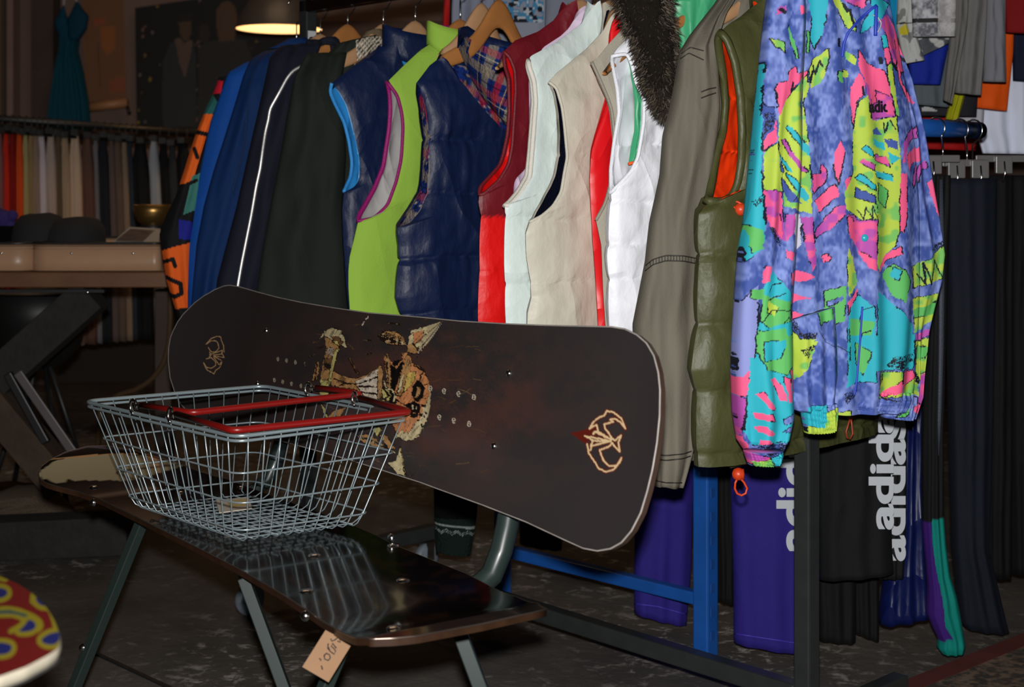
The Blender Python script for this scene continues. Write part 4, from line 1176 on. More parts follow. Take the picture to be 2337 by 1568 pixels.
def jacket_print(px):
    px = np.asarray(px, float)
    wx = (vnoise(px, 9, 1) - 0.5) * 3.4 + (vnoise(px, 2.6, 3) - 0.5) * 2.6
    wy = (vnoise(px, 9, 2) - 0.5) * 3.4 + (vnoise(px, 2.6, 4) - 0.5) * 2.6
    q = px + np.stack([wx, wy], 1)
    c = paint(q, JK, kB)
    # watery shading inside the dyes
    n = 0.65 * vnoise(px * (1, 0.55) + np.stack([vnoise(px, 26, 5), vnoise(px, 26, 6)], 1) * 34, 15, 7) + 0.35 * vnoise(px * (1.6, 0.7), 6, 8)
    isb = np.all(np.abs(c - np.array(kB)) < 1e-6, 1)
    k = np.clip((n - 0.35) * 2.2, 0, 1)[:, None]
    c = np.where(isb[:, None], np.array(kBd) * (1 - k) + np.array(lin(128, 146, 212)) * k, c)
    isl = np.all(np.abs(c - np.array(kL)) < 1e-6, 1)
    k2 = np.clip((vnoise(px, 16, 9) - 0.55) * 4, 0, 0.8)[:, None]
    c = np.where(isl[:, None], c * (1 - k2) + np.array(kG) * k2, c)
    ism = np.all(np.abs(c - np.array(kM)) < 1e-6, 1)
    c = np.where(ism[:, None], c * (1 - k2) + np.array(kPk) * k2, c)
    # ragged black outlines, here and there
    base = paint(q, JK, kB)
    for dx, dy in ((1.6, 1.3), (-1.2, 1.6)):
        o = paint(q + (dx, dy), JK, kB)
        diff = np.any(np.abs(o - base) > 1e-6, 1) & (vnoise(px, 26, 11) > 0.47)
        c[diff] = kK
    c2_ = paint(px + np.stack([wx, wy], 1) * 0.6, INK, (9, 9, 9))
    k = c2_[:, 0] < 2
    c[k] = c2_[k]
    for poly, _ in SMUDGE:
        m = in_poly(q, poly)
        sp = vnoise(px, 1.6, 13) + 0.5 * vnoise(px, 7, 14)
        c[m & (sp > 0.62)] = kK
    return c

t = -0.09
wb = thing('windbreaker', 'multicoloured windbreaker with a turquoise, pink and lime print at the rack end', 'jacket', R(t, 0, 0.5), GR)
mb = MB()
BL = [(1800, -80), (1776, -20), (1764, 60), (1762, 200), (1770, 400), (1778, 600), (1790, 760), (1800, 860), (1806, 912), (1812, 940)]
BR = [(2000, -80), (2020, -20), (2040, 80), (2062, 200), (2082, 330), (2092, 480), (2092, 640), (2086, 780), (2078, 880), (2066, 935)]
rail_drape(mb, t - 0.02, BL, BR, SH(0.02, 0.045), rows=560, cols=220, fold=0.0065, nf=4.6, seed=3, colfn=jacket_print, wob=0.006)
wbody = mb.build('body', PRINT, wb)
mb = MB()
rail_drape(mb, t - 0.01, [(1775, -60), (1752, 0), (1741, 89), (1726, 239), (1709, 418), (1700, 504), (1688, 579), (1673, 788), (1672, 850), (1675, 940), (1684, 1004), (1702, 1032)],
           [(1830, -60), (1836, 20), (1832, 120), (1826, 239), (1822, 418), (1816, 504), (1810, 579), (1802, 700), (1803, 850), (1806, 950), (1797, 995), (1780, 1030)], SH(0.018, 0.048), rows=520, cols=120, fold=0.006, nf=2.5, seed=6, colfn=jacket_print, wob=0.008)
mb.build('sleeve', PRINT, wb)
mb = MB()
rail_drape(mb, t - 0.035, [(1700, 1030), (1704, 1042), (1709, 1060)], [(1782, 1026), (1783, 1040), (1778, 1058)], 0.03, rows=40, cols=60, colfn=jacket_print, fold=0.003, nf=12)
mb.build('cuff', PRINT, wb)
mb = MB()
rail_drape(mb, t - 0.012, [(1985, -40), (2000, 30), (2015, 119), (2030, 200), (2042, 298), (2050, 415), (2056, 534), (2060, 640), (2062, 758), (2064, 840), (2056, 905), (2040, 945)],
           [(2010, -60), (2020, 30), (2055, 119), (2078, 179), (2105, 298), (2123, 415), (2141, 534), (2147, 579), (2142, 640), (2115, 758), (2107, 837), (2102, 905), (2084, 955)], SH(0.012, 0.038), rows=520, cols=100, fold=0.005, nf=2.5, seed=9, colfn=jacket_print, wob=0.007)
mb.build('sleeve', PRINT, wb)
# gathered hem, the cuff that hangs below it, hem band
mb = MB()
rail_drape(mb, t - 0.055, [(1806, 730), (1806, 850), (1806, 914), (1816, 936), (1834, 944)], [(1905, 700), (1908, 850), (1900, 914), (1886, 925), (1872, 930)], SH(0.008, 0.026, 3), rows=140, cols=70, fold=0.005, nf=3, colfn=jacket_print, seed=12)
mb.build('hem_fold', PRINT, wb)
mb = MB()
rail_drape(mb, t - 0.062, [(1830, 922), (1832, 950), (1838, 988)], [(1907, 920), (1908, 950), (1904, 981)], 0.022, rows=60, cols=60, fold=0.003, nf=10, colfn=jacket_print)
mb.build('hem_tab', PRINT, wb)
mb = MB()
rail_drape(mb, t - 0.045, [(1905, 885), (1905, 905), (1890, 926)], [(2082, 895), (2078, 915), (2072, 938)], 0.03, rows=50, cols=120, fold=0.003, nf=22, colfn=jacket_print)
mb.build('waistband', PRINT, wb)
mb = MB()
rail_drape(mb, t - 0.06, [(2006, 905), (2008, 930), (2013, 952)], [(2092, 905), (2090, 930), (2080, 958)], 0.02, rows=40, cols=60, fold=0.002, nf=8, colfn=jacket_print)
mb.build('hem_tab', PRINT, wb)
BLUEC = mat('blue_zip_tape', (0.02, 0.05, 0.45), rough=0.5, vary=0.1)
def zt_(x, y, o): return P(x, y, Yp(x, t - 0.02) - o)
mb = MB()
zp = [(2008, -10, 0.045), (2000, 12, 0.05), (1985, 24, 0.054), (1958, 48, 0.056), (1935, 75, 0.058), (1926, 100, 0.058), (1922, 130, 0.057), (1930, 200, 0.056), (1946, 300, 0.056), (1960, 420, 0.056), (1968, 540, 0.057), (1970, 620, 0.058), (1968, 700, 0.059), (1962, 790, 0.060), (1955, 870, 0.062), (1950, 902, 0.064)]
wsf = Surface(wbody, *[o for o in wb.children if o.name.startswith(('waistband',))])
mb.tube(wsf.line([(x, y) for x, y, o in zp if -5 < y < 180], 40, 0.0016, 3), 0.0022, 8); mb.build('zip', BLUEC, wb)
mb = MB(); mb.tube(wsf.line([(x, y) for x, y, o in zp if y > 630], 40, 0.0012, 3), 0.0018, 8); mb.build('zip', BLUEC, wb)
mb = MB(); mb.tube(wsf.line([(2000, 14), (1999, 45), (1998, 82)], 12, 0.003), 0.003, 8); mb.build('zip_pull_cord', BLUEC, wb)
mb = MB(); mb.tube(wsf.line([(1992, 34), (2004, 40), (2012, 52), (2008, 66), (2002, 74)], 14, 0.003), 0.0012, 6); mb.build('drawcord', mat('clear_cord', (0.4, 0.4, 0.42), rough=0.3), wb)
for (x, y) in ((1974, 543),):
    mb = MB(); mb.dome(wsf(x, y, 0.0), (0.1, -1, 0), 0.0062, 0.004); mb.build('snap_button', mat('turquoise_snap', kT, rough=0.25, vary=0.05), wb)
d_ = -(RU.to_3d())
text('chest_lettering', 'adid', 0.026, wsf(1984, 256, 0.004), wsf(2016, 255, 0.004) - wsf(1984, 256, 0.004), (0, 0, 1), BLACKP, wb, bold=0.0008)
# dark garment under the windbreaker hem with two small toggles
t = -0.02
dv = thing('dark_vest', 'black vest hem with brick red toggles below the windbreaker', 'vest', R(t, 0, 0.5), GR)
mb = MB(); rail_drape(mb, t + 0.006, [(1800, 500), (1800, 700), (1800, 900), (1806, 944)], [(2068, 500), (2068, 700), (2068, 880), (2050, 946)], 0.012, col=lin(14, 15, 17), fold=0.003, nf=4); mb.build('body', MATTE, dv)
TOGR = mat('brick_red_plastic', (0.28, 0.04, 0.015), rough=0.45, vary=0.1)
mb = MB(); q = [(1940, 955), (1931, 985), (1933, 1000), (1940, 1003), (1946, 990), (1944, 970), (1942, 955)]
mb.tube([P(x, y, Yp(1940, t) - 0.03) for x, y in q], 0.0018, 8); mb.build('cord', TOGR, dv)
mb = MB(); mb.dome(P(1940, 948, Yp(1940, t) - 0.028), (0.1, -1, 0), 0.0075, 0.008); mb.build('toggle', TOGR, dv)

# ------------------------------------------------------------------ the snowboard bench
DB = Vector((-0.555, 0.832, 0)); WB = Vector((0.832, 0.555, 0))
SO = Vector((-0.197, 1.712, 0.407)); SEATZ = 0.407
bench = thing('snowboard_bench', 'bench made of two dark snowboards on a dark green steel frame', 'bench', (-0.45, 2.15, 0.0))

def seat_g(l):
    g = 0.0
    if l > 0.92:
        g = 0.05 * ((min(l, 1.25) - 0.92) / 0.28) ** 2
    if l < 0.08:
        g = 0.02 * ((0.08 - max(l, -0.08)) / 0.15) ** 2
    return g
def seat_lw(px, py):
    z = SEATZ
    for _ in range(40):
        Y = F * (H - z) / (py - HY)
        p = P(px, py, Y)
        l = (p - SO).dot(DB)
        z = z * 0.6 + 0.4 * (SEATZ + seat_g(min(l, 1.32)))
    return l, (p - SO).dot(WB)
FR = [(88, 1078), (91, 1092), (105, 1101), (123, 1107), (180, 1121), (228, 1138), (330, 1188), (430, 1238), (540, 1294), (640, 1352), (700, 1391), (760, 1430), (790, 1446), (815, 1454), (845, 1457), (900, 1455), (950, 1450), (1100, 1422), (1180, 1404), (1235, 1392), (1250, 1389)]
BK = [(88, 1078), (95, 1064), (115, 1049), (150, 1031), (200, 1018), (240, 1017), (300, 1026), (400, 1054), (520, 1094), (650, 1142), (780, 1188), (850, 1218), (901, 1244), (1066, 1310), (1180, 1362), (1235, 1384), (1250, 1389)]
def span(listA, listB, n):
    """closed outline -> for n stations along l the lowest and highest w"""
    poly = np.array(list(listA) + list(listB)[::-1])
    poly = resample(np.vstack([poly, poly[:1]]), 4000)
    lo, hi = poly[:, 0].min(), poly[:, 0].max()
    ls = lo + (hi - lo) * (0.5 - 0.4999 * np.cos(np.linspace(0, math.pi, n)))
    wa = np.zeros(n); wb = np.zeros(n)
    l0, l1 = poly[:-1], poly[1:]
    for i, l in enumerate(ls):
        k = np.where((l0[:, 0] - l) * (l1[:, 0] - l) <= 0)[0]
        d = l1[k, 0] - l0[k, 0]; d[np.abs(d) < 1e-12] = 1e-12
        w = l0[k, 1] + (l - l0[k, 0]) / d * (l1[k, 1] - l0[k, 1])
        wa[i], wb[i] = w.min(), w.max()
    return ls, wa, wb

def board(name, parent, surf, nrm, ls, wa, wb, m, th, colfn, topm, rimm, edgem, ncols, edge_r):
    """ply board: surf(l, w) gives its printed face, nrm(l, w) the way that face looks"""
    n = len(ls)
    G = np.zeros((n, ncols, 3)); Bk = np.zeros((n, ncols, 3))
    for i in range(n):
        for j in range(ncols):
            w = wa[i] + (wb[i] - wa[i]) * j / (ncols - 1)
            p = surf(ls[i], w)
            G[i, j] = p; Bk[i, j] = p - nrm(ls[i], w) * th
    proj = np.stack([CX + F * G[..., 0] / G[..., 1], HY - F * (G[..., 2] - H) / G[..., 1]], -1).reshape(-1, 2)
    mb = MB(); mb.grid(G, colfn(proj)); mb.grid(Bk, (0.02, 0.02, 0.02), flip=True)
    o = mb.build(name, topm, parent)
    ring = [(i, 0) for i in range(n)] + [(n - 1, j) for j in range(ncols)] + [(i, ncols - 1) for i in range(n - 1, -1, -1)] + [(0, j) for j in range(ncols - 1, -1, -1)]
    a_ = [Vector(G[k]) for k in ring]; b_ = [Vector(Bk[k]) for k in ring]
    keep = [0]
    for i in range(1, len(a_)):
        if (a_[i] - a_[keep[-1]]).length > 0.0015 and (i < len(a_) - 5 or (a_[i] - a_[0]).length > 0.0015):
            keep.append(i)
    a_ = [a_[i] for i in keep]; b_ = [b_[i] for i in keep]
    k = len(a_)
    mb = MB(); mb.add(a_ + b_, [(i, (i + 1) % k, (i + 1) % k + k, i + k) for i in range(k)])
    rim = mb.build('side_wall', rimm, o)
    mb = MB(); mb.tube([p - nrm(0.5, 0.1) * 0.001 for p in a_], edge_r, 6, closed=True); mb.build('edge_strip', edgem, o)
    return o

fl_ = [seat_lw(*p) for p in FR]; bk_ = [seat_lw(*p) for p in BK]
ls, wa, wb_ = span(fl_, bk_, 190)
def seat_surf(l, w):
    p = SO + DB * l + WB * w
    return Vector((p.x, p.y, SEATZ + seat_g(l)))
NOSE_REFLECTION = [('p', [(80, 1085), (125, 1052), (180, 1040), (240, 1036), (330, 1040), (420, 1062), (300, 1098), (200, 1096), (130, 1104)], lin(158, 144, 112)),  # backdrop reflection and kink highlight painted into the nose colour
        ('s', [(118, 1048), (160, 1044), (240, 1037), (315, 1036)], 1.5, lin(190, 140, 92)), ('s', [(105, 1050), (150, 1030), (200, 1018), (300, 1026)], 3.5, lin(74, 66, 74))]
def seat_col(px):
    c = paint(px, NOSE_REFLECTION, lin(16, 12, 11))
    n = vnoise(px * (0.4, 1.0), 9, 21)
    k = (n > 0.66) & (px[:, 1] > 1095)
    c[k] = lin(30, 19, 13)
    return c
GLOSS = mat('black_gloss_topsheet', attr=True, rough=0.13, coat=0.3, spec=0.5)
AMBER = mat('amber_wood_edge', (0.032, 0.014, 0.0065), rough=0.4, vary=0.7, vscale=40)
EDGES = mat('worn_steel_edge', (0.26, 0.20, 0.17), rough=0.3, metal=0.9, vary=0.5, vscale=30)
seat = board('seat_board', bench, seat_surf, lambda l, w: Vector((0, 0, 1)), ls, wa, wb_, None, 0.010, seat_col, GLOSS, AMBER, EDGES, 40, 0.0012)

# back board: leaning plane X + 0.667 Y = 1.30 + 0.308 (z - 0.49), ends curving forward
BN = Vector((-1.0, -0.667, 0.308)).normalized()
BO = Vector((0.114, 1.78, 0.49))
BU = DB.cross(BN).normalized()
if BU.z < 0: BU = -BU
def back_g(l):
    g = 0.0
    if l > 1.22: g = 0.045 * ((l - 1.22) / 0.25) ** 2
    if l < 0.02: g = 0.022 * ((0.02 - max(l, -0.2)) / 0.16) ** 2
    return g
def back_lh(px, py):
    d = Vector(((px - CX) / F, 1.0, -(py - HY) / F))
    g = 0.0
    for _ in range(30):
        o = BO + BN * g
        tt = (o - Vector((0, 0, H))).dot(BN) / d.dot(BN)
        p = Vector((0, 0, H)) + d * tt
        l = (p - BO).dot(DB)
        g = 0.5 * g + 0.5 * back_g(min(l, 1.6))
    return l, (p - BO).dot(BU)
UP = [(384, 812), (385, 793), (389, 770), (395, 755), (405, 735), (418, 717), (444, 691), (464, 676), (490, 661), (510, 653), (523, 651), (543, 654), (589, 667), (630, 678), (686, 690), (757, 702), (839, 714), (959, 724), (1050, 733), (1150, 739), (1250, 743), (1340, 745), (1395, 746), (1425, 751), (1452, 764), (1474, 783), (1491, 812), (1501, 850), (1505, 890)]
LO = [(384, 812), (384, 824), (388, 862), (398, 893), (412, 922), (435, 947), (465, 962), (510, 975), (560, 987), (640, 1006), (700, 1022), (800, 1050), (900, 1082), (960, 1101), (1000, 1116), (1100, 1152), (1200, 1191), (1290, 1233), (1330, 1251), (1362, 1257), (1392, 1252), (1417, 1238), (1440, 1211), (1461, 1170), (1476, 1120), (1488, 1070), (1498, 1010), (1504, 950), (1505, 890)]
ul = [back_lh(*p) for p in UP]; ll = [back_lh(*p) for p in LO]
def back_surf(l, w): return BO + DB * l + BU * w + BN * back_g(l)

fa = lambda l: [(380 + x / 3.921, 640 + y / 3.92) for x, y in l]
fb = lambda l: [(940 + x / 2.8, 720 + y / 2.8) for x, y in l]
CR = lin(172, 158, 122); TAN = lin(150, 112, 70); BRN = lin(92, 66, 42); ORG = lin(170, 112, 72); YEL = lin(160, 150, 92); DKB = lin(30, 24, 22); PALE = lin(176, 164, 148); BLK = lin(14, 12, 13); RBR = lin(66, 40, 33)
ART = []
rg = random.Random(11)
for k in range(110):
    x = rg.uniform(700, 1130); y = rg.uniform(725, 1090)
    a_ = rg.uniform(-0.5, 0.6); L_ = rg.uniform(6, 22)
    ART.append(('s', [(x, y), (x + L_ * math.cos(a_), y + L_ * math.sin(a_) * 0.6), (x + 1.7 * L_ * math.cos(a_), y + L_ * math.sin(a_) * 1.6)], rg.uniform(0.5, 1.1), rg.choice([lin(70, 48, 36), lin(84, 62, 40), lin(58, 40, 36), lin(96, 76, 52)])))
def A(poly, c): ART.append(('p', poly, c))
def S(line, w, c): ART.append(('s', line, w, c))
A(fa([(1480, 800), (1560, 850), (1680, 880), (1790, 850), (1920, 760), (1940, 830), (1930, 960), (1880, 1080), (1780, 1060), (1700, 980), (1560, 960), (1470, 940)]), TAN)
A(fa([(1690, 900), (1800, 860), (1900, 780), (1890, 1070), (1780, 1050), (1720, 970)]), PALE)
for q in ([(1700, 930), (1800, 900), (1890, 860)], [(1700, 950), (1820, 950), (1890, 960)], [(1740, 1000), (1890, 1020)], [(1500, 880), (1600, 920), (1700, 930)]): S(fa(q), 0.9, BRN)
S(fa([(1540, 915), (1560, 895), (1585, 910), (1580, 935), (1550, 935), (1540, 915)]), 0.8, BRN)
A(fa([(1350, 540), (1420, 450), (1490, 420), (1560, 450), (1590, 500), (1615, 610), (1560, 580), (1530, 590), (1490, 540), (1450, 510), (1410, 500)]), CR)
A(fa([(1470, 500), (1540, 500), (1590, 560), (1550, 590), (1500, 560)]), BRN); A(fa([(1480, 540), (1530, 545), (1550, 590), (1510, 590)]), YEL)
A(fa([(1410, 500), (1460, 520), (1500, 560), (1550, 600), (1530, 650), (1490, 800), (1450, 960), (1380, 960), (1380, 850), (1410, 700), (1430, 600)]), TAN)
A(fa([(1420, 700), (1490, 690), (1480, 800), (1400, 800)]), BRN); A(fa([(1410, 745), (1485, 755), (1480, 790), (1402, 780)]), DKB); A(fa([(1440, 600), (1500, 600), (1490, 680), (1430, 670)]), lin(148, 130, 116))
A(fa([(1500, 640), (1545, 600), (1495, 800), (1455, 960), (1440, 960), (1465, 800)]), YEL); A(fa([(1380, 890), (1455, 890), (1450, 1030), (1370, 1030)]), YEL)
A(fa([(1340, 740), (1360, 730), (1372, 790), (1350, 890), (1300, 900), (1320, 820)]), TAN); S(fa([(1350, 740), (1330, 890)]), 1.0, ORG)
A(fa([(1890, 500), (1960, 450), (2050, 455), (2110, 500), (2150, 570), (2080, 580), (1990, 570), (1920, 530)]), TAN); S(fa([(1900, 500), (2020, 520), (2150, 575)]), 1.2, CR)
for k in range(16):
    x = 1910 + k * 13; S(fa([(x, 500 + k * 3), (x + 30, 455 + k * 5)]), 0.6, rg.choice([BRN, CR])); S(fa([(x, 505 + k * 3), (x + 20, 545 + k * 2)]), 0.6, rg.choice([BRN, CR]))
A(fb([(0, 95), (90, 70), (200, 35), (130, 140), (60, 230), (35, 275), (45, 200), (0, 220), (-30, 210), (-20, 150)]), CR); A(fb([(10, 110), (80, 95), (60, 160), (10, 190)]), ORG); S(fb([(40, 260), (80, 180), (195, 38)]), 1.0, lin(70, 60, 80)); S(fb([(10, 190), (90, 120), (190, 40)]), 0.9, BRN)
A(fa([(2150, 580), (2200, 560), (2260, 640), (2210, 660), (2160, 640)]), TAN)
A(fa([(1945, 690), (1980, 660), (2005, 720), (2005, 960), (1985, 960), (1960, 800)]), ORG); S(fa([(2010, 740), (2050, 780), (2110, 730)]), 3.5, ORG)
A(fa([(1890, 820), (1925, 760), (1940, 830), (1925, 1040), (1890, 1080)]), TAN)
A(fa([(1940, 880), (1990, 960), (2060, 1000), (2040, 1040), (1960, 990)]), CR); S(fa([(1930, 1090), (2010, 980), (2060, 1010)]), 2.2, YEL)
A(fa([(2110, 650), (2150, 645), (2200, 740), (2290, 780), (2240, 850), (2180, 1020), (2050, 1010), (2090, 850), (2140, 760)]), TAN); A(fa([(2120, 800), (2200, 800), (2140, 980), (2070, 990)]), lin(176, 146, 84)); S(fa([(2060, 1010), (2120, 1025), (2160, 1015)]), 0.9, BLK)
A([(915, 895), (950, 848), (972, 862), (983, 895), (981, 930), (972, 965), (955, 998), (928, 1008), (905, 995), (893, 960), (898, 925)], ORG)
A([(972, 862), (983, 895), (981, 930), (972, 965), (955, 998), (935, 1003), (958, 962), (968, 920), (966, 885)], CR)
A([(917, 820), (950, 835), (975, 850), (960, 870), (930, 860), (912, 850)], TAN)
A(fb([(10, 490), (40, 420), (80, 470), (70, 540), (30, 560)]), BLK); A(fb([(30, 480), (55, 470), (60, 515), (35, 525)]), ORG); A(fb([(0, 570), (55, 580), (40, 650), (-10, 650)]), BLK); A(fb([(5, 590), (30, 590), (25, 625), (5, 625)]), ORG)
for q in ([(10, 430), (45, 400), (105, 430)], [(100, 510), (75, 540), (40, 530)], [(60, 330), (75, 345), (55, 352)], [(40, 670), (70, 660), (50, 720)], [(100, 600), (60, 640)]): S(fb(q), 0.9, BLK)
A([(886, 900), (900, 880), (905, 920), (890, 935)], BLK); S([(880, 890), (905, 870), (930, 862)], 1.2, BLK)
A(fa([(2030, 1420), (2110, 1340), (2180, 1320), (2260, 1250), (2290, 1290), (2210, 1430), (2130, 1440), (2080, 1400)]), CR); A(fa([(2080, 1290), (2150, 1240), (2180, 1330), (2130, 1370)]), ORG)
A(fa([(1690, 1390), (1800, 1370), (1900, 1440), (2040, 1540), (1900, 1500), (1760, 1450)]), TAN); S(fa([(1700, 1390), (1850, 1440), (2040, 1540)]), 1.3, CR); A(fa([(1840, 1330), (1900, 1310), (1930, 1340), (1880, 1400)]), YEL); A(fa([(1900, 1380), (1960, 1380), (2050, 1500), (2000, 1520)]), TAN)
A([(885, 1058), (905, 1050), (914, 1018), (920, 1048), (929, 1091), (908, 1082)], CR); S([(914, 1022), (926, 1088)], 1.4, lin(130, 110, 60))
A([(740, 960), (765, 935), (790, 930), (775, 955), (752, 972)], TAN); S([(735, 925), (746, 952)], 3, YEL)
fc = lambda l: [(594 + x * 0.509, 685 + y * 0.509) for x, y in l]
A(fc([(560, 250), (575, 240), (584, 290), (592, 400), (570, 390), (562, 320)]), TAN); S(fc([(566, 250), (574, 380)]), 0.8, CR)
A(fc([(585, 300), (600, 272), (645, 266), (632, 320), (604, 400), (586, 404)]), BLK); S(fc([(585, 290), (610, 302), (640, 270)]), 1.6, ORG)
A(fc([(634, 245), (650, 233), (668, 250), (690, 296), (735, 318), (757, 368), (760, 420), (742, 475), (700, 486), (655, 470), (608, 444), (602, 412), (622, 350), (644, 290)]), ORG)
A(fc([(650, 240), (664, 252), (678, 300), (664, 370), (630, 432), (610, 428), (626, 350), (646, 290)]), TAN)
A(fc([(660, 330), (700, 318), (690, 360), (660, 400), (640, 420)]), lin(176, 150, 78)); A(fc([(628, 352), (644, 330), (634, 400), (616, 420)]), CR)
A(fc([(545, 385), (575, 405), (590, 430), (576, 452), (548, 440)]), YEL); S(fc([(550, 395), (580, 430), (552, 445)]), 1.4, BLK); S(fc([(590, 400), (606, 430), (596, 455)]), 2.0, CR)
A(fc([(700, 362), (722, 370), (738, 398), (728, 440), (702, 458), (680, 424), (684, 388)]), BLK); A(fc([(708, 384), (724, 402), (712, 432), (694, 442), (700, 412)]), TAN)
A(fc([(652, 468), (690, 452), (716, 470), (712, 505), (690, 500), (672, 508)]), BLK); A(fc([(676, 470), (690, 468), (690, 490), (680, 492)]), CR); A(fc([(698, 474), (706, 476), (704, 494), (696, 492)]), CR)
A(fc([(596, 602), (630, 596), (664, 600), (700, 566), (724, 520), (744, 470), (762, 428), (754, 500), (722, 575), (690, 620), (655, 634), (626, 616)]), CR); A(fc([(640, 556), (672, 520), (700, 530), (690, 566), (664, 596), (640, 580)]), ORG)
for q in ([(690, 296), (716, 300), (734, 318)], [(734, 318), (720, 340), (716, 364)], [(757, 372), (738, 384)], [(740, 440), (758, 430)], [(716, 470), (742, 476)], [(724, 520), (708, 500)], [(720, 556), (728, 570)], [(604, 446), (650, 472)]): S(fc(q), 0.8, BLK)
S(fc([(400, 262), (440, 332)]), 2.2, BRN); S(fc([(410, 285), (430, 325)]), 0.8, ORG)
S(fa([(1745, 408), (1810, 312)]), 1.2, lin(190, 178, 168))
for x, y in [(997, 703), (1074, 717), (1153, 732), (1238, 748), (965, 892), (1040, 908), (1118, 926), (1203, 945)]:
    c = fa([(x, y)])[0]
    S([(c[0] + 2.0 * math.cos(a_), c[1] + 4.2 * math.sin(a_)) for a_ in np.linspace(0, 2 * math.pi, 12)], 0.8, lin(170, 156, 138)); S([(c[0] - 1.5, c[1]), (c[0] + 1.5, c[1])], 0.7, lin(170, 156, 138))
for x, y in [(118, 466), (206, 484), (299, 503), (396, 522), (88, 635), (176, 652), (269, 672), (365, 693)]:
    c = fb([(x, y)])[0]
    S([(c[0] + 3.4 * math.cos(a_), c[1] + 5.8 * math.sin(a_)) for a_ in np.linspace(0, 2 * math.pi, 14)], 0.95, lin(190, 178, 158)); S([(c[0] - 2.4, c[1]), (c[0] + 2.4, c[1])], 0.8, lin(190, 178, 158))
RD = lin(88, 26, 18); EM = lin(206, 178, 136)
emb = [[(1135, 725), (1160, 680), (1200, 650), (1230, 640), (1245, 610), (1290, 620), (1340, 660), (1365, 725)], [(1365, 725), (1335, 685), (1300, 660), (1268, 665), (1285, 680), (1230, 695), (1235, 725), (1250, 740), (1278, 785)],
       [(1120, 820), (1130, 880), (1175, 945), (1190, 975), (1240, 1000), (1290, 985), (1330, 935), (1340, 910)], [(1340, 910), (1310, 960), (1260, 962), (1228, 932), (1215, 905), (1200, 860), (1260, 838), (1282, 812)],
       [(1105, 770), (1270, 802), (1145, 835), (1155, 795), (1105, 770)], [(1165, 742), (1272, 792)], [(1150, 800), (1270, 806)], [(1195, 745), (1276, 795)], [(1140, 862), (1150, 830)], [(1160, 760), (1165, 742), (1195, 745)], [(1140, 720), (1180, 698), (1190, 740)],
       [(1282, 785), (1296, 800), (1338, 765), (1320, 810), (1328, 870), (1292, 832), (1278, 815)]]
A(fb([(1010, 750), (1090, 735), (1180, 700), (1190, 745), (1140, 760), (1130, 800), (1110, 822), (1080, 800)]), RD)
for q in emb: S(fb(q), 4.4, RD)
for q in emb: S(fb(q), 1.9, EM)
em2 = [[(355, 570), (400, 520), (450, 500), (485, 505), (492, 540), (510, 580), (515, 640)], [(355, 570), (400, 540), (440, 540), (460, 560), (470, 605), (440, 640), (400, 640), (375, 600)], [(385, 665), (500, 625), (495, 655)], [(420, 668), (500, 658), (515, 690), (425, 676)], [(420, 684), (470, 755), (492, 730)], [(425, 680), (490, 715)],
       [(330, 735), (360, 800), (425, 835), (440, 805), (480, 775), (495, 728)], [(335, 740), (360, 780), (405, 785), (440, 760), (440, 730), (400, 690), (355, 703)], [(385, 640), (400, 665), (380, 690)]]
for q in em2: S(fa(q), 1.5, lin(76, 34, 22))
for q in em2: S(fa(q), 0.8, lin(184, 152, 112))
def back_col(px):
    n = 0.5 * vnoise(px * (0.6, 1.0), 60, 31) + 0.3 * vnoise(px, 22, 32) + 0.2 * vnoise(px, 3, 33)
    d = np.exp(-(((px[:, 0] - 960) / 260) ** 2 + ((px[:, 1] - 900) / 190) ** 2))
    k = np.clip((n - 0.35) * 2.4, 0, 1)[:, None] * d[:, None]
    base = np.array(lin(47, 43, 43)) * (1 - k) + np.array(lin(84, 52, 44)) * k
    mark = np.array((9.0, 9, 9))
    wob = np.stack([vnoise(px, 4, 41) - 0.5, vnoise(px, 4, 42) - 0.5], 1) * 3
    mid = (px[:, 0] > 690) & (px[:, 0] < 975)
    q = px + wob * mid[:, None]
    c = paint(q, ART, mark)
    plain = c[:, 0] > 5
    raw = c.copy()
    c[plain] = base[plain]
    o_ = np.zeros(len(px), bool)
    for dx, dy in ((1.1, 0.4), (-0.5, 1.1), (0.9, -0.9)):
        c2_ = paint(q + (dx, dy), ART, mark)
        o_ |= (np.abs(c2_ - raw).sum(1) > 0.02) & mid & ((raw[:, 0] > 0.09) & (raw[:, 0] < 5) | (c2_[:, 0] > 0.09) & (c2_[:, 0] < 5)) & (vnoise(px, 6, 45) > 0.33)
    hatch = mid & (~plain) & (vnoise(np.stack([px[:, 0] + px[:, 1] * 0.6, px[:, 1] * 0.25 - px[:, 0] * 0.1], 1), 2.6, 46) > 0.74)
    tex = (0.72 + 0.56 * vnoise(px * (1, 0.5), 5, 43))[:, None]
    art = (~plain) & mid
    c[art] = np.clip(c[art] * tex[art] * 1.35, 0, 0.8)
    c[hatch] = c[hatch] * 0.45
    c[o_] = np.array(lin(34, 24, 20))
    return c
TOPS = mat('satin_printed_topsheet', attr=True, rough=0.34, spec=0.45, bump=0.04, bscale=400)
CREAM = mat('cream_board_edge', (0.30, 0.27, 0.25), rough=0.4, vary=0.5, vscale=35)
BRW = mat('dark_laminate_side', (0.05, 0.03, 0.022), rough=0.35, vary=0.4, vscale=30)
ls2, la2, lb2 = span(ll, ul, 860)
back = board('backrest_board', bench, back_surf, lambda l, w: BN, ls2, la2, lb2, None, 0.010, back_col, TOPS, BRW, CREAM, 270, 0.0013)
for q in [fb([(620, 370)])[0], fb([(525, 835)])[0], fa([(893, 450)])[0], fa([(815, 925)])[0]]:
    l_, h_ = back_lh(*q)
    mb = MB(); mb.dome(back_surf(l_, h_), BN, 0.0055, 0.0045); mb.build('bolt', STEEL, back)
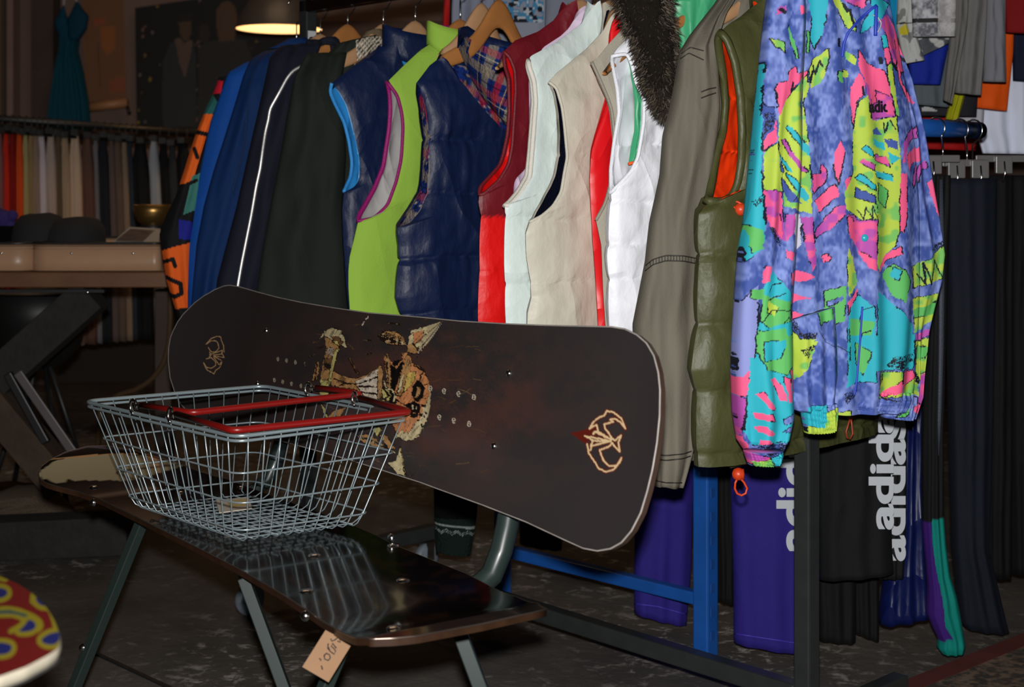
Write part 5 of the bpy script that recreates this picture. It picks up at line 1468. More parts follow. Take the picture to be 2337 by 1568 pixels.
for px, py in [(718, 1268), (700, 1350), (920, 1325), (898, 1245), (213, 1112), (412, 1124), (550, 1112), (900, 1434)]:
    l_, w_ = seat_lw(px, py)
    mb = MB(); mb.dome(seat_surf(l_, w_), (0, 0, 1), 0.010 if py > 1200 else 0.008, 0.0032); mb.build('bolt', STEEL, seat)

def bar(name, pts, w, parent, m=GREENM, ext=None):
    pts = [Vector(p) for p in pts]
    if ext is not None:                         # run the last stretch on to the floor
        d = pts[-1] - pts[-2]
        k = (ext - pts[-2].z) / d.z
        pts[-1] = pts[-2] + d * k
    mb = MB(); mb.tube(pts, w * 0.7071, 4, twist=math.pi / 4)
    return mb.build(name, m, parent, smooth=False, bevel=0.0015)
bar('leg', [P(326, 1186, 2.40), P(170, 1568, 2.29)], 0.017, bench, ext=0.0)
bar('leg', [P(556, 1318, 2.05), P(648, 1568, 2.02)], 0.017, bench, ext=0.0)
bar('leg', [P(1048, 1440, 1.85), P(1096, 1568, 1.84)], 0.019, bench, ext=0.0)
bar('leg', [P(792, 1450, 1.84), P(742, 1568, 1.82)], 0.016, bench, ext=0.0)
bar('seat_rail', [SO + DB * 0.08 + WB * 0.05 + Vector((0, 0, -0.022)), SO + DB * 1.0 + WB * 0.05 + Vector((0, 0, -0.022))], 0.018, bench)
bar('seat_rail', [SO + DB * 0.08 + WB * 0.21 + Vector((0, 0, -0.022)), SO + DB * 1.0 + WB * 0.21 + Vector((0, 0, -0.022))], 0.018, bench)
for k_ in (0.12, 0.92):
    bar('cross_bar', [SO + DB * k_ + WB * 0.03 + Vector((0, 0, -0.026)), SO + DB * k_ + WB * 0.24 + Vector((0, 0, -0.026))], 0.017, bench)
def support(l_, wid):
    p0 = SO + DB * l_ + WB * 0.06 + Vector((0, 0, -0.035))
    pts = []
    hb = 1.30 + 0.0
    # bends up behind the back board
    w0 = 0.335
    for a_, b_ in [(0.06, -0.035), (0.20, -0.035), (0.27, -0.028), (0.305, -0.008), (0.322, 0.025), (0.332, 0.06), (0.352, 0.16), (0.385, 0.30)]:
        pts.append(SO + DB * l_ + WB * a_ + Vector((0, 0, b_)))
    mb = MB(); mb.tube(pts, wid * 0.62, 12, up=(DB.x, DB.y, 0)); return mb.build('back_support', GREENM, bench)
support(0.155, 0.027); support(0.94, 0.022)
for px, py, Y_ in [(213, 1147, 2.44), (697, 1406, 1.80), (893, 1228, 2.16)]:
    mb = MB(); mb.dome(P(px, py, Y_), (-0.6, -0.8, 0), 0.007, 0.006); mb.build('frame_bolt', STEEL, bench)
mb = MB(); mb.dome(P(191, 1478, 2.31), (-0.9, -0.4, 0), 0.007, 0.008); mb.build('frame_bolt', STEEL, bench)

# price tag
KRAFT = mat('kraft_cardboard', (0.27, 0.152, 0.08), rough=0.8, vary=0.12, vscale=25, bump=0.05, bscale=200)
TY = 1.735
tagp = [P(743, 1438, TY + 0.006), P(803, 1470, TY), P(750, 1557, TY - 0.004), P(690, 1522, TY + 0.002)]
tn = (tagp[1] - tagp[0]).cross(tagp[3] - tagp[0]).normalized()
if tn.y > 0: tn = -tn
ptag = thing('price_tag', 'brown cardboard price tag hanging from the front of the snowboard seat', 'price tag', (tagp[0] + tagp[2]) / 2)
mb = MB(); mb.add([p + tn * 0.0005 for p in tagp] + [p - tn * 0.0005 for p in tagp], [(0, 3, 2, 1), (4, 5, 6, 7), (0, 1, 5, 4), (1, 2, 6, 5), (2, 3, 7, 6), (3, 0, 4, 7)]); mb.build('card', KRAFT, ptag, smooth=False)
INKM = mat('black_marker_ink', (0.012, 0.012, 0.014), rough=0.5, vary=0.1)
def inkline(pts):
    mb = MB()
    P0 = []
    for x, y in pts:
        d = Vector(((x - CX) / F, 1, -(y - HY) / F)); tt = (tagp[0] + tn * 0.0011 - Vector((0, 0, H))).dot(tn) / d.dot(tn)
        P0.append(Vector((0, 0, H)) + d * tt)
    mb.tube(P0, 0.0008, 6); return mb.build('handwriting', INKM, ptag)
cc = lambda l: [(600 + x / 3.652, 1140 + y / 3.652) for x, y in l]
for q in ([(565, 1160), (575, 1180), (600, 1170), (625, 1150), (640, 1160), (645, 1190), (622, 1180)], [(545, 1230), (560, 1265), (595, 1290), (606, 1262), (590, 1240), (570, 1225), (580, 1198), (612, 1240)], [(545, 1200), (540, 1240), (560, 1262)],
          [(510, 1300), (515, 1330), (545, 1342), (562, 1320), (555, 1295), (530, 1282), (510, 1300)], [(468, 1325), (485, 1335), (480, 1345)], [(487, 1385), (497, 1418)]):
    inkline(cc(q))
mb = MB(); mb.tube([tagp[0] + (tagp[1] - tagp[0]) * 0.5 + Vector((0, -0.001, -0.004)), SO + DB * 0.06 + WB * 0.012 + Vector((0, 0, 0.0))], 0.0006, 5); mb.build('string', KRAFT, ptag)

# ------------------------------------------------------------------ the wire basket
BZ, RZ = 0.4185, 0.588
def onz(px, py, z): return P(px, py, Ynear(py, z))
RA, RB, RC, RD_ = [onz(x, y, RZ) for x, y in ((540, 997), (944, 946), (603, 881), (192, 916))]
BA, BB = onz(546, 1239, BZ), onz(832, 1200, BZ)
BD = onz(298, 1158, BZ); BC = BB + BD - BA
basket = thing('wire_basket', 'zinc wire shopping basket with two red handles standing on the snowboard seat', 'basket', (BA + BC) / 2)
def ringpt(v, side, k):
    top = [RA, RB, RC, RD_]; bot = [BA, BB, BC, BD]
    c = [bot[i].lerp(top[i], v) for i in range(4)]
    return c[side].lerp(c[(side + 1) % 4], k)
def loop(v, rad=0.07, out=0.0):
    c = [[BA, BB, BC, BD][i].lerp([RA, RB, RC, RD_][i], v) for i in range(4)]
    cen = sum(c, Vector()) / 4
    pts = []
    for i in range(4):
        p = c[i]; a_ = (c[i - 1] - p); b_ = (c[(i + 1) % 4] - p)
        ra = 0.026
        p1 = p + a_.normalized() * ra; p2 = p + b_.normalized() * ra
        for k in range(6):
            tt = k / 5
            q = p1 * (1 - tt) ** 2 + p * 2 * tt * (1 - tt) + p2 * tt * tt
            pts.append(q + (q - cen).normalized() * out)
    return pts
for dz, rr in ((0.0, 0.0032), (-0.0075, 0.0024)):
    mb = MB(); mb.tube([p + Vector((0, 0, dz)) for p in loop(1.0, out=0.001)], rr, 8, closed=True); mb.build('rim', CHROME, basket)
for v in (0.655, 0.375, 0.115):
    mb = MB(); mb.tube(loop(v, out=0.0026), 0.0015, 8, closed=True); mb.build('hoop', CHROME, basket)
NA, NB = 11, 14
def uwire(sa, ka, sb, kb, dz):
    pts = [ringpt(1.0, sa, ka)] + [ringpt(v, sa, ka) for v in (0.66, 0.37, 0.12)]
    b0, b1 = ringpt(0, sa, ka), ringpt(0, sb, kb)
    d_ = (b1 - b0).normalized()
    pts += [b0 + Vector((0, 0, 0.006 + dz)), b0 + d_ * 0.010 + Vector((0, 0, dz))]
    pts += [b0.lerp(b1, x) + Vector((0, 0, dz)) for x in (0.25, 0.5, 0.75)]
    pts += [b1 - d_ * 0.010 + Vector((0, 0, dz)), b1 + Vector((0, 0, 0.006 + dz))] + [ringpt(v, sb, kb) for v in (0.12, 0.37, 0.66, 1.0)]
    mb = MB(); mb.tube(pts, 0.0011, 6); mb.build('wire', CHROME, basket)
for i in range(NA):
    k = 0.06 + 0.88 * i / (NA - 1); uwire(0, k, 2, 1 - k, 0.0)
for i in range(NB):
    k = 0.05 + 0.90 * i / (NB - 1); uwire(1, k, 3, 1 - k, 0.0024)
for i in range(5):                                    # extra bottom wires
    k = (i + 0.5) / 5
    mb = MB(); mb.tube([BA.lerp(BB, k) + Vector((0, 0, 0.0044)), BD.lerp(BC, k) + Vector((0, 0, 0.0044))], 0.0011, 6); mb.build('wire', CHROME, basket)
def handle(path, hinge):
    pts = []
    for i, (x, y, z) in enumerate(path):
        pts.append(onz(x, y, z))
    sm_ = []
    for i in range(len(pts)):
        if 0 < i < len(pts) - 1:
            a_ = (pts[i - 1] - pts[i]); b_ = (pts[i + 1] - pts[i])
            ra = 0.014
            for k in range(6):
                tt = k / 5
                sm_.append((pts[i] + a_.normalized() * ra) * (1 - tt) ** 2 + pts[i] * 2 * tt * (1 - tt) + (pts[i] + b_.normalized() * ra) * tt * tt)
        else:
            sm_.append(pts[i])
    mb = MB(); mb.tube(sm_, 0.0052, 12); h_ = mb.build('handle', REDH, basket)
    for p, q in ((sm_[0], sm_[1]), (sm_[-1], sm_[-2])):
        d_ = (p - q).normalized()
        lp = [p, p + d_ * 0.012]
        c_ = p + d_ * 0.020 + Vector((0, 0, -0.002))
        for k in range(13):
            a_ = -0.4 + k / 12 * 5.2
            lp.append(c_ + d_ * (-0.008 * math.cos(a_)) + Vector((0, 0, 0.011 * math.sin(a_) - 0.002)))
        mb = MB(); mb.tube(lp, 0.0026, 8); mb.build('hinge_loop', STEEL, h_)
    return h_
handle([(322, 925, 0.603), (437, 942, 0.603), (832, 898, 0.603), (722, 885, 0.603)], None)
handle([(402, 945, 0.604), (532, 983, 0.602), (938, 940, 0.602), (822, 908, 0.604)], None)
pt = [onz(x, y, BZ + 0.008) for x, y in ((493, 1143), (568, 1137), (575, 1162), (500, 1172))]
mb = MB(); mb.add(pt + [p + Vector((0, 0, 0.0015)) for p in pt], [(0, 1, 2, 3), (4, 7, 6, 5), (0, 4, 5, 1), (1, 5, 6, 2), (2, 6, 7, 3), (3, 7, 4, 0)])
pb = thing('paper_label', 'small cream paper label lying on the floor of the wire basket', 'label', (pt[0] + pt[2]) / 2)
mb.build('paper', mat('cream_paper', (0.52, 0.46, 0.38), rough=0.7, vary=0.12, vscale=30), pb, smooth=False)
q0, q1 = pt[0].lerp(pt[1], 0.3), pt[3].lerp(pt[2], 0.35)
mb = MB(); qq = [q0.lerp(q1, 0.15), pt[1].lerp(pt[2], 0.15).lerp(q0.lerp(q1, .15), .1), pt[1].lerp(pt[2], 0.75).lerp(q0.lerp(q1, .75), .1), q0.lerp(q1, 0.75)]
mb.add([p + Vector((0, 0, 0.0021)) for p in qq], [(0, 3, 2, 1)]); mb.build('printed_panel', mat('yellow_print', (0.5, 0.36, 0.13), rough=0.7, vary=0.4, vscale=120), pb, smooth=False)

# ------------------------------------------------------------------ red patterned board at the lower left
g4 = lambda l: [(x / 3.652, 1140 + y / 3.652) for x, y in l]
RZB = 0.575
YW = lin(128, 116, 24); BL_ = lin(20, 32, 92); RDD = lin(98, 16, 16)
BLOBS = [[(-60, 735), (30, 740), (62, 765), (60, 795), (20, 820), (-60, 825)], [(295, 815), (335, 822), (400, 885), (345, 888), (305, 850)], [(140, 1100), (200, 1060), (240, 990), (300, 1030), (292, 1080), (225, 1105)], [(330, 1170), (420, 1112), (520, 1100), (480, 1210), (380, 1210)], [(-60, 1190), (80, 1198), (108, 1240), (62, 1292), (-60, 1295)], [(-60, 935), (60, 925), (200, 960), (230, 990), (100, 945), (-60, 960)]]
def chaikin(q, it=3, closed=True):
    for _ in range(it):
        r = []
        for i in range(len(q) if closed else len(q) - 1):
            (x0, y0), (x1, y1) = q[i], q[(i + 1) % len(q)]
            r += [(x0 * 0.75 + x1 * 0.25, y0 * 0.75 + y1 * 0.25), (x0 * 0.25 + x1 * 0.75, y0 * 0.25 + y1 * 0.75)]
        q = r
    return q
BLOBS = [chaikin(q) for q in BLOBS]
RIT = []
for q in BLOBS[:5]: RIT.append(('s', g4(q + [q[0]]), 11, YW))
RIT += [('s', g4(chaikin([(-60, 920), (90, 910), (220, 950), (330, 1010), (340, 1060), (300, 1100)], 3, False)), 7, YW), ('s', g4([(-60, 965), (100, 960), (190, 990), (190, 1040), (90, 1100)]), 6, YW), ('s', g4([(390, 895), (430, 925), (455, 1000), (480, 1095), (495, 1090)]), 8, YW), ('s', g4([(-20, 640), (40, 655)]), 9, YW), ('s', g4([(275, 800), (270, 850), (320, 890), (400, 900)]), 6, YW)]
for q in BLOBS: RIT.append(('p', g4(q), BL_))
RIT.append(('s', g4([(-60, 938), (80, 930), (215, 965)]), 3.2, lin(60, 80, 60)))
rR = resample([(-40, 1297), (0, 1315), (40, 1332), (75, 1355), (105, 1385), (124, 1415), (135, 1445), (137, 1468), (132, 1480), (112, 1494), (60, 1522), (0, 1544), (-60, 1558)], 420)
rR = smooth(rR, 60)
cen_ = np.array([-120, 1430.0])
NR, NC_ = 420, 240
G = np.zeros((NR, NC_, 3)); pp = np.zeros((NR, NC_, 2))
for i in range(NR):
    for j in range(NC_):
        q = rR[i] * (j / (NC_ - 1)) + (np.array([-260, rR[i][1] * 0.4 + 1430 * 0.6])) * (1 - j / (NC_ - 1))
        pp[i, j] = q; G[i, j] = onz(q[0], q[1], RZB)
rb = thing('patterned_board', 'red snowboard end with blue and yellow blobs at the lower left corner', 'snowboard', onz(0, 1430, RZB))
mb = MB(); mb.grid(G, paint(pp.reshape(-1, 2), RIT, RDD)); mb.build('printed_deck', mat('red_printed_deck', attr=True, rough=0.35, coat=0.2), rb)
e_ = [Vector(G[i, NC_ - 1]) for i in range(NR)]
mb = MB(); prof = [0, 0.003, 0.010, 0.012]
ro = [0.0, 0.0015, 0.0, -0.004]
vv = []
for d_, o_ in zip(prof, ro):
    for p in e_:
        n_ = (p - Vector(G[NR // 2, 0])).normalized()
        vv.append(p + n_ * o_ + Vector((0, 0, -d_)))
ff = [(k * NR + i, k * NR + i + 1, (k + 1) * NR + i + 1, (k + 1) * NR + i) for k in range(3) for i in range(NR - 1)]
mb.add(vv, ff); mb.build('side_wall', mat('cream_plastic_side', (0.40, 0.36, 0.28), rough=0.45, vary=0.05), rb)
mb = MB(); mb.grid(G - np.array([0, 0, 0.012]), (0.05, 0.05, 0.05), flip=True); mb.build('base', MATTE, rb)

# ------------------------------------------------------------------ blue steel rack behind, with trousers
brk = thing('storage_rack', 'blue painted steel rack with slotted posts behind the jacket rail', 'rack', (0.2, 3.05, 0))
BP, BQ = Vector((0.395, 2.863, 0)), Vector((-0.022, 3.26, 0))
bd = (BQ - BP).normalized(); bn = Vector((-bd.y, bd.x, 0))
def bpost(c, w, h):
    mb = MB(); mb.box((c.x, c.y, h / 2), bd * w / 2, bn * w / 2, (0, 0, h / 2))
    return mb.build('post', BLUEM, brk, smooth=False, bevel=0.004)
po = bpost(BP, 0.038, 1.06); bpost(BQ, 0.03, 1.06)
for i in range(9):
    mb = MB(); mb.box(BP - bd * 0.0192 + bn * 0.002 + Vector((0, 0, 0.045 + i * 0.0485)), bn * 0.0065, bd * 0.0008, (0, 0, 0.0095)); mb.build('slot', mat('blue_slot_plate', (0.01, 0.065, 0.27), rough=0.5, vary=0.3, vscale=30), po, smooth=False, bevel=0.0006)
def brail(name, p, q, w):
    p = Vector(p); q = Vector(q); d = (q - p); x = Vector((0, 0, 1)); y = d.normalized().cross(x)
    mb = MB(); mb.box((p + q) / 2, x * w * 0.5, y * w * 0.5, d / 2); return mb.build(name, BLUEM, brk, smooth=False, bevel=0.003)
brail('lower_rail', BP + Vector((0, 0, 0.115)), BQ + Vector((0, 0, 0.115)), 0.026)
brail('upper_rail', BP + Vector((0, 0, 1.05)), BQ + Vector((0, 0, 1.05)), 0.026)
brail('upper_rail', BP + Vector((0, 0, 1.05)), BP - bd * 0.30 + Vector((0, 0, 1.05)), 0.026)
T0, T1 = P(2060, 289, 2.86), P(2236, 298, 3.03)
mb = MB(); mb.tube([T0, T1], 0.0185, 18); mb.build('side_tube', BLUEM, brk)
mb = MB(); c_ = BP - bd * 0.30; mb.box((c_ + Vector((T0.x, T0.y, 0))) / 2 + Vector((0, 0, 1.055)), (Vector((T0.x, T0.y, 0)) - c_) / 2, bd.cross(Vector((0, 0, 1))) * 0.0 + Vector((0, 0, 0.012)), bn * 0.012); mb.build('tube_arm', BLUEM, brk, smooth=False)

def trousers(label, parts_, Y, m=MATTE, group='trousers hanging on the blue rack', name='trousers', cat='trousers', **k):
    p0 = parts_[0]
    xs = [q[0] for q in p0[1]]
    zb = min(P(q[0], q[1], Y).z for pp_ in parts_ for q in pp_[1])
    e = thing(name, label, cat, (P(xs[-1], 435, Y).x, Y, max(zb, 0)), group)
    for nm, L, Rr, c, th, dY in parts_:
        mb = MB(); drape(mb, L, Rr, Y + dY, Y + dY, th, col=c if not callable(c) else None, colfn=c if callable(c) else None, rows=k.get('rows', 50), cols=k.get('cols', 22), fold=k.get('fold', 0.004), nf=3, seed=len(nm) + int(Y * 10)); mb.build(nm, m, e)
    return e
PUR = lin(40, 30, 118); NVY = lin(14, 20, 32); BKC = lin(14, 15, 17)
def pur(px):
    c = np.tile(np.array(PUR), (len(px), 1)); return c
pp1 = [('leg', [(1462, 640), (1456, 900), (1450, 1100), (1447, 1300), (1447, 1397)], [(1600, 640), (1590, 900), (1584, 1100), (1578, 1300), (1567, 1426)], PUR, 0.028, 0.17),
       ('leg', [(1650, 640), (1660, 900), (1666, 1060), (1672, 1250), (1674, 1350), (1675, 1464)], [(1880, 640), (1876, 900), (1872, 1060), (1868, 1250), (1866, 1350), (1862, 1492)], PUR, 0.03, -0.03),
       ('waistband', [(1480, 560), (1462, 640), (1460, 700)], [(1860, 560), (1880, 640), (1880, 700)], PUR, 0.03, 0.0)]
pts_ = trousers('purple sweatpants with big white lettering up the leg', pp1, 2.86)
for l in ([(1449, 1378), (1500, 1384), (1566, 1402)], [(1676, 1446), (1740, 1456), (1820, 1468), (1860, 1474)]):
    psf = Surface(*[o for o in pts_.children])
    mb = MB(); mb.tube(psf.line(l, 24, 0.0005), 0.0016, 6, col=lin(62, 46, 165)); mb.build('hem_seam', TRIM, pts_)
LETM = mat('white_print', (0.50, 0.53, 0.58), rough=0.6, vary=0.06)
def vtext(body, px, py, Y, size_px, par, bold=0.004, sy=1.0):
    s_ = size_px * Y / F
    return text('lettering', body, s_, P(px, py, Y), (0, 0, 1), (-1, 0, 0), LETM, par, bold=bold, sy=sy)
vtext('adidas', 1843, 1258, 2.795, 128, pts_, bold=0.0035, sy=0.78)

dk = trousers('black trousers with white lettering beside the rack post', [
    ('leg', [(1862, 700), (1864, 950), (1866, 1150), (1868, 1250), (1870, 1322)], [(2030, 700), (2032, 950), (2034, 1150), (2036, 1250), (2040, 1305)], BKC, 0.03, 0.0),
    ('leg', [(1990, 700), (1996, 950), (2000, 1150), (2004, 1250), (2006, 1318)], [(2070, 700), (2070, 950), (2068, 1150), (2066, 1250), (2062, 1316)], lin(18, 19, 21), 0.02, 0.06)], 2.74)
vtext('adidas', 2037, 1208, 2.704, 132, dk, bold=0.0035, sy=0.58)
vtext('adidas', 2064, 1280, 2.775, 132, dk, bold=0.0035, sy=0.62)
trousers('plain black trousers with hem just above the floor left of the lettered pair', [('leg', [(1856, 700), (1860, 1100), (1862, 1455)], [(1960, 700), (1958, 1100), (1952, 1462)], lin(11, 12, 13), 0.03, 0.0), ('leg', [(1935, 700), (1940, 1100), (1944, 1440)], [(2010, 700), (2008, 1100), (2006, 1464)], lin(12, 12, 13), 0.02, 0.05)], 2.88)
trousers('black trousers between the purple legs behind the slotted blue post', [('leg', [(1600, 700), (1620, 1000), (1632, 1366)], [(1700, 700), (1690, 1000), (1684, 1378)], lin(12, 12, 13), 0.03, 0.0)], 3.05)
trousers('shiny dark blue nylon trousers next to the lettered pair', [('leg', [(2050, 700), (2052, 950), (2040, 1150), (2020, 1300), (2006, 1400), (2008, 1424)], [(2118, 700), (2114, 850), (2106, 950), (2104, 1100), (2112, 1250), (2124, 1380), (2126, 1400)], lin(10, 22, 74), 0.035, 0.0)], 2.86, m=SATIN, fold=0.006)
def tealcol(px):
    c = np.tile(np.array(BKC), (len(px), 1))
    edge = np.interp(px[:, 1], [1180, 1230, 1290, 1360, 1420, 1450, 1460, 1500], [2120, 2121, 2130, 2142, 2148, 2166, 2140, 2138])
    c[(px[:, 1] > 1188 - (px[:, 0] - 2105) * 0.25)] = lin(56, 22, 108)
    c[(px[:, 1] > 1188 - (px[:, 0] - 2105) * 0.25) & (px[:, 0] > edge)] = lin(0, 122, 112)
    return c
trousers('black trousers with teal and purple lower leg bunched on the floor', [('leg', [(2112, 400), (2108, 700), (2104, 1000), (2105, 1190), (2112, 1270), (2118, 1340), (2116, 1400), (2128, 1430), (2142, 1460), (2140, 1478), (2150, 1492)], [(2168, 400), (2160, 700), (2152, 1000), (2153, 1176), (2158, 1240), (2167, 1310), (2182, 1360), (2190, 1400), (2197, 1440), (2202, 1470), (2198, 1488)], tealcol, 0.028, 0.0)], 2.78, rows=200, cols=40, fold=0.003)
nvp = trousers('dark navy track trousers with thin grey side piping', [('leg', [(2150, 408), (2160, 700), (2166, 1000), (2172, 1250), (2190, 1420), (2200, 1430)], [(2272, 408), (2268, 700), (2262, 1000), (2254, 1250), (2296, 1424), (2300, 1440)], NVY, 0.035, 0.0)], 2.92, fold=0.004)
mb = MB(); mb.tube([P(x, y, 2.745) for x, y in ((2148, 410), (2150, 600), (2148, 800), (2144, 960), (2142, 1040))], [0.0035, 0.006, 0.0055, 0.004, 0.0008], 8, flat=0.4, col=lin(52, 58, 70)); mb.build('side_piping', TRIM, nvp)
rfp = trousers('black trousers with one short bright reflective strip low on the leg', [('leg', [(2242, 400), (2240, 700), (2238, 1000), (2236, 1312)], [(2310, 400), (2310, 700), (2308, 1000), (2306, 1314)], lin(8, 9, 11), 0.032, 0.0), ('leg', [(2296, 400), (2300, 1000), (2304, 1305)], [(2380, 400), (2380, 1000), (2380, 1305)], lin(7, 8, 10), 0.03, 0.03)], 3.10)
mb = MB(); mb.tube([P(2253, 1168, 3.068), P(2252, 1205, 3.066), P(2249, 1240, 3.067)], 0.0058, 10, flat=0.6); mb.build('reflective_stripe', mat('silver_reflective_tape'), rfp)
# clip hangers over the blue tube
CLIP = mat('grey_clear_plastic', (0.13, 0.125, 0.125), rough=0.3, vary=0.1)
def clip_hanger(label, hx, x0, x1, y, Y, clips):
    e = thing('clip_hanger', label, 'hanger', P((x0 + x1) / 2, y, Y), 'clip hangers on the blue tube')
    mb = MB(); mb.box(P((x0 + x1) / 2, y, Y), ((x1 - x0) / 2 * Y / F, 0, 0), (0, 0.004, 0), (0, 0, 0.0075)); mb.build('hanger_bar', CLIP, e, smooth=False, bevel=0.002)
    for x in clips:
        mb = MB(); mb.box(P(x, y + 14, Y - 0.006), (0.018, 0, 0), (0, 0.006, 0), (0, 0, 0.019)); mb.build('clip', CLIP, e, smooth=False, bevel=0.002)
        mb = MB(); mb.tube([P(x + 2, y + 6, Y - 0.014), P(x + 4, y + 34, Y - 0.015), P(x - 2, y + 52, Y - 0.013)], 0.0022, 8); mb.build('clip_spring', STEEL, e)
    yt = T0.z + 0.0
    tx = P(hx, 435, Y).x
    k_ = (tx - T0.x) / (T1.x - T0.x); c_ = T0.lerp(T1, k_)
    dv_ = Vector((-(T1 - T0).y, (T1 - T0).x, 0)).normalized()
    pts = [Vector((tx, Y, P(hx, y, Y).z)), Vector((tx, Y, P(hx, y - 30, Y).z))]
    for q in range(12):
        a_ = -0.9 + q / 11 * 3.6
        pts.append(c_ - dv_ * math.cos(a_) * -0.0225 * -1 + Vector((0, 0, math.sin(a_) * 0.0225)))
    mb = MB(); mb.tube(pts, 0.0019, 8); mb.build('hook', STEEL, e)
clip_hanger('grey clip hanger nearest the windbreaker sleeve', 2152, 2112, 2190, 362, 2.88, [2128])
clip_hanger('grey clip hanger with a wide square clip over the navy trousers', 2207, 2150, 2250, 372, 2.93, [2182, 2236])
clip_hanger('grey clip hanger holding the trousers with reflective strip', 2219, 2226, 2380, 362, 3.02, [2290])

# ------------------------------------------------------------------ T-shirts at the upper right
rl = thing('shirt_rail', 'steel rail above the T-shirts in the upper right corner', 'rail', P(2200, -70, 3.3))
mb = MB(); mb.tube([P(1960, -95, 3.06), P(2460, -70, 3.50)], 0.0125, 14); mb.build('tube', STEEL, rl)
GT = 'T-shirts hanging at the upper right'
def tee(label, L, Rr, Y, c, m=MATTE, fold=0.0025, nf=2.2, colfn=None, rows=40, cols=26, th=0.016, group=GT):
    mb = MB(); drape(mb, L, Rr, Y, Y, th, rows=rows, cols=cols, fold=fold, nf=nf, col=c, colfn=colfn, seed=int(L[0][0]))
    return tag(mb.build('t_shirt', m), label, 'T-shirt', group)
tee('bright turquoise T-shirt edge right beside the windbreaker collar', [(2020, -100), (2030, 20), (2040, 92)], [(2072, -100), (2064, 30), (2047, 92)], 3.10, lin(8, 134, 184))
def printed(px):
    n = vnoise(px, 14, 51); c = np.tile(np.array(lin(176, 178, 176)), (len(px), 1))
    c[(n > 0.62)] = lin(120, 122, 122)
    c[in_poly(px, [(2050, 66), (2062, 56), (2070, 72), (2066, 82), (2052, 80)])] = lin(190, 176, 40)
    c[near_line(px, [(2040, 55), (2078, 54)], 1.5)] = lin(50, 48, 30)
    return c
tee('white T-shirt with a small yellow print under the black and white one', [(2050, -100), (2048, 20), (2046, 60), (2062, 146)], [(2090, -100), (2088, 20), (2092, 80), (2110, 138)], 3.08, None, colfn=printed, rows=110, cols=50)
def acid(px):
    n = 0.6 * vnoise(px, 16, 61) + 0.4 * vnoise(px, 4, 62)
    k = np.clip((n - 0.25) * 2.2, 0, 1)[:, None]
    c = np.array(lin(96, 98, 106)) * (1 - k) + np.array(lin(182, 182, 188)) * k
    c[(px[:, 1] > 43) & (px[:, 1] < 53) & (n > 0.42)] = lin(44, 44, 46)
    c[(px[:, 0] > 2135)] = c[(px[:, 0] > 2135)] * 0.5 + np.array(lin(198, 194, 192)) * 0.5
    return c
tee('black and white acid washed T-shirt with a banded hem', [(2082, -100), (2080, 0), (2084, 84)], [(2190, -100), (2182, 0), (2180, 84)], 3.02, None, colfn=acid, rows=130, cols=60)
tee('dark grey and white T-shirt whose hem slants down under the acid washed one', [(2080, 20), (2078, 90), (2066, 146)], [(2182, 20), (2180, 84), (2178, 92)], 3.10, None, colfn=lambda px: np.where((vnoise(px, 17, 71) > 0.55)[:, None], np.array(lin(172, 172, 170)), np.array(lin(76, 80, 86))), rows=70, cols=50)
tee('royal blue T-shirt under the slanting grey and white one', [(2060, -60), (2070, 100), (2078, 192)], [(2180, -60), (2166, 100), (2146, 194)], 3.16, lin(12, 36, 140))
tee('slate grey T-shirt below the royal blue one', [(2070, -40), (2076, 150), (2086, 238)], [(2180, -40), (2170, 150), (2166, 246)], 3.22, lin(84, 92, 98))
def blackhem(px):
    c = np.tile(np.array(lin(30, 31, 38)), (len(px), 1)); c[in_poly(px, [(2100, 245), (2118, 244), (2136, 254), (2102, 255)])] = lin(170, 172, 174); return c
tee('charcoal T-shirt with a white hem mark just above the blue tube', [(2070, -40), (2080, 150), (2092, 264)], [(2240, -40), (2236, 150), (2228, 266)], 3.30, None, colfn=blackhem, rows=110, cols=50)
tee('grey T-shirt with a narrow fold beside the acid washed one', [(2178, -100), (2170, 60), (2152, 228)], [(2214, -100), (2206, 60), (2172, 238)], 3.08, lin(104, 102, 100))
tee('mid grey T-shirt with an open rounded hem', [(2200, -100), (2186, 60), (2178, 212)], [(2256, -100), (2250, 60), (2238, 218)], 3.12, lin(108, 107, 106), fold=0.005)
tee('blue grey T-shirt hanging next to the red one', [(2250, -100), (2246, 60), (2244, 186)], [(2296, -100), (2294, 60), (2296, 188)], 3.16, lin(118, 119, 126))
tee('yellow green T-shirt corner hanging over the blue tube', [(2180, -40), (2176, 200), (2158, 272)], [(2214, -40), (2206, 200), (2186, 276)], 3.26, lin(160, 160, 20))
tee('bright orange T-shirt with a square hem', [(2240, -80), (2212, 190), (2197, 242)], [(2318, -80), (2312, 120), (2298, 254)], 3.34, lin(225, 84, 8))
tee('dark red T-shirt in the upper right corner', [(2290, -100), (2292, 0), (2296, 74)], [(2400, -100), (2400, 0), (2400, 78)], 3.22, lin(122, 6, 10))
tee('dark navy T-shirt hanging below the dark red one', [(2308, -60), (2310, 80), (2312, 184)], [(2400, -60), (2400, 80), (2400, 190)], 3.38, lin(12, 20, 44))
tee('white T-shirt with deep folds at the right edge', [(2240, 20), (2236, 190), (2228, 300), (2240, 350)], [(2400, 20), (2400, 180), (2400, 300), (2400, 352)], 3.44, lin(220, 226, 246), fold=0.012, nf=3.4)
tee('white T-shirt corner between the yellow green and the orange one', [(2190, -20), (2180, 255), (2184, 272)], [(2250, -20), (2246, 255), (2244, 290)], 3.42, lin(176, 178, 188))
tee('red T-shirt strip visible below the blue tube', [(2100, 100), (2104, 300), (2112, 340)], [(2240, 100), (2232, 300), (2226, 344)], 3.48, lin(160, 14, 14))
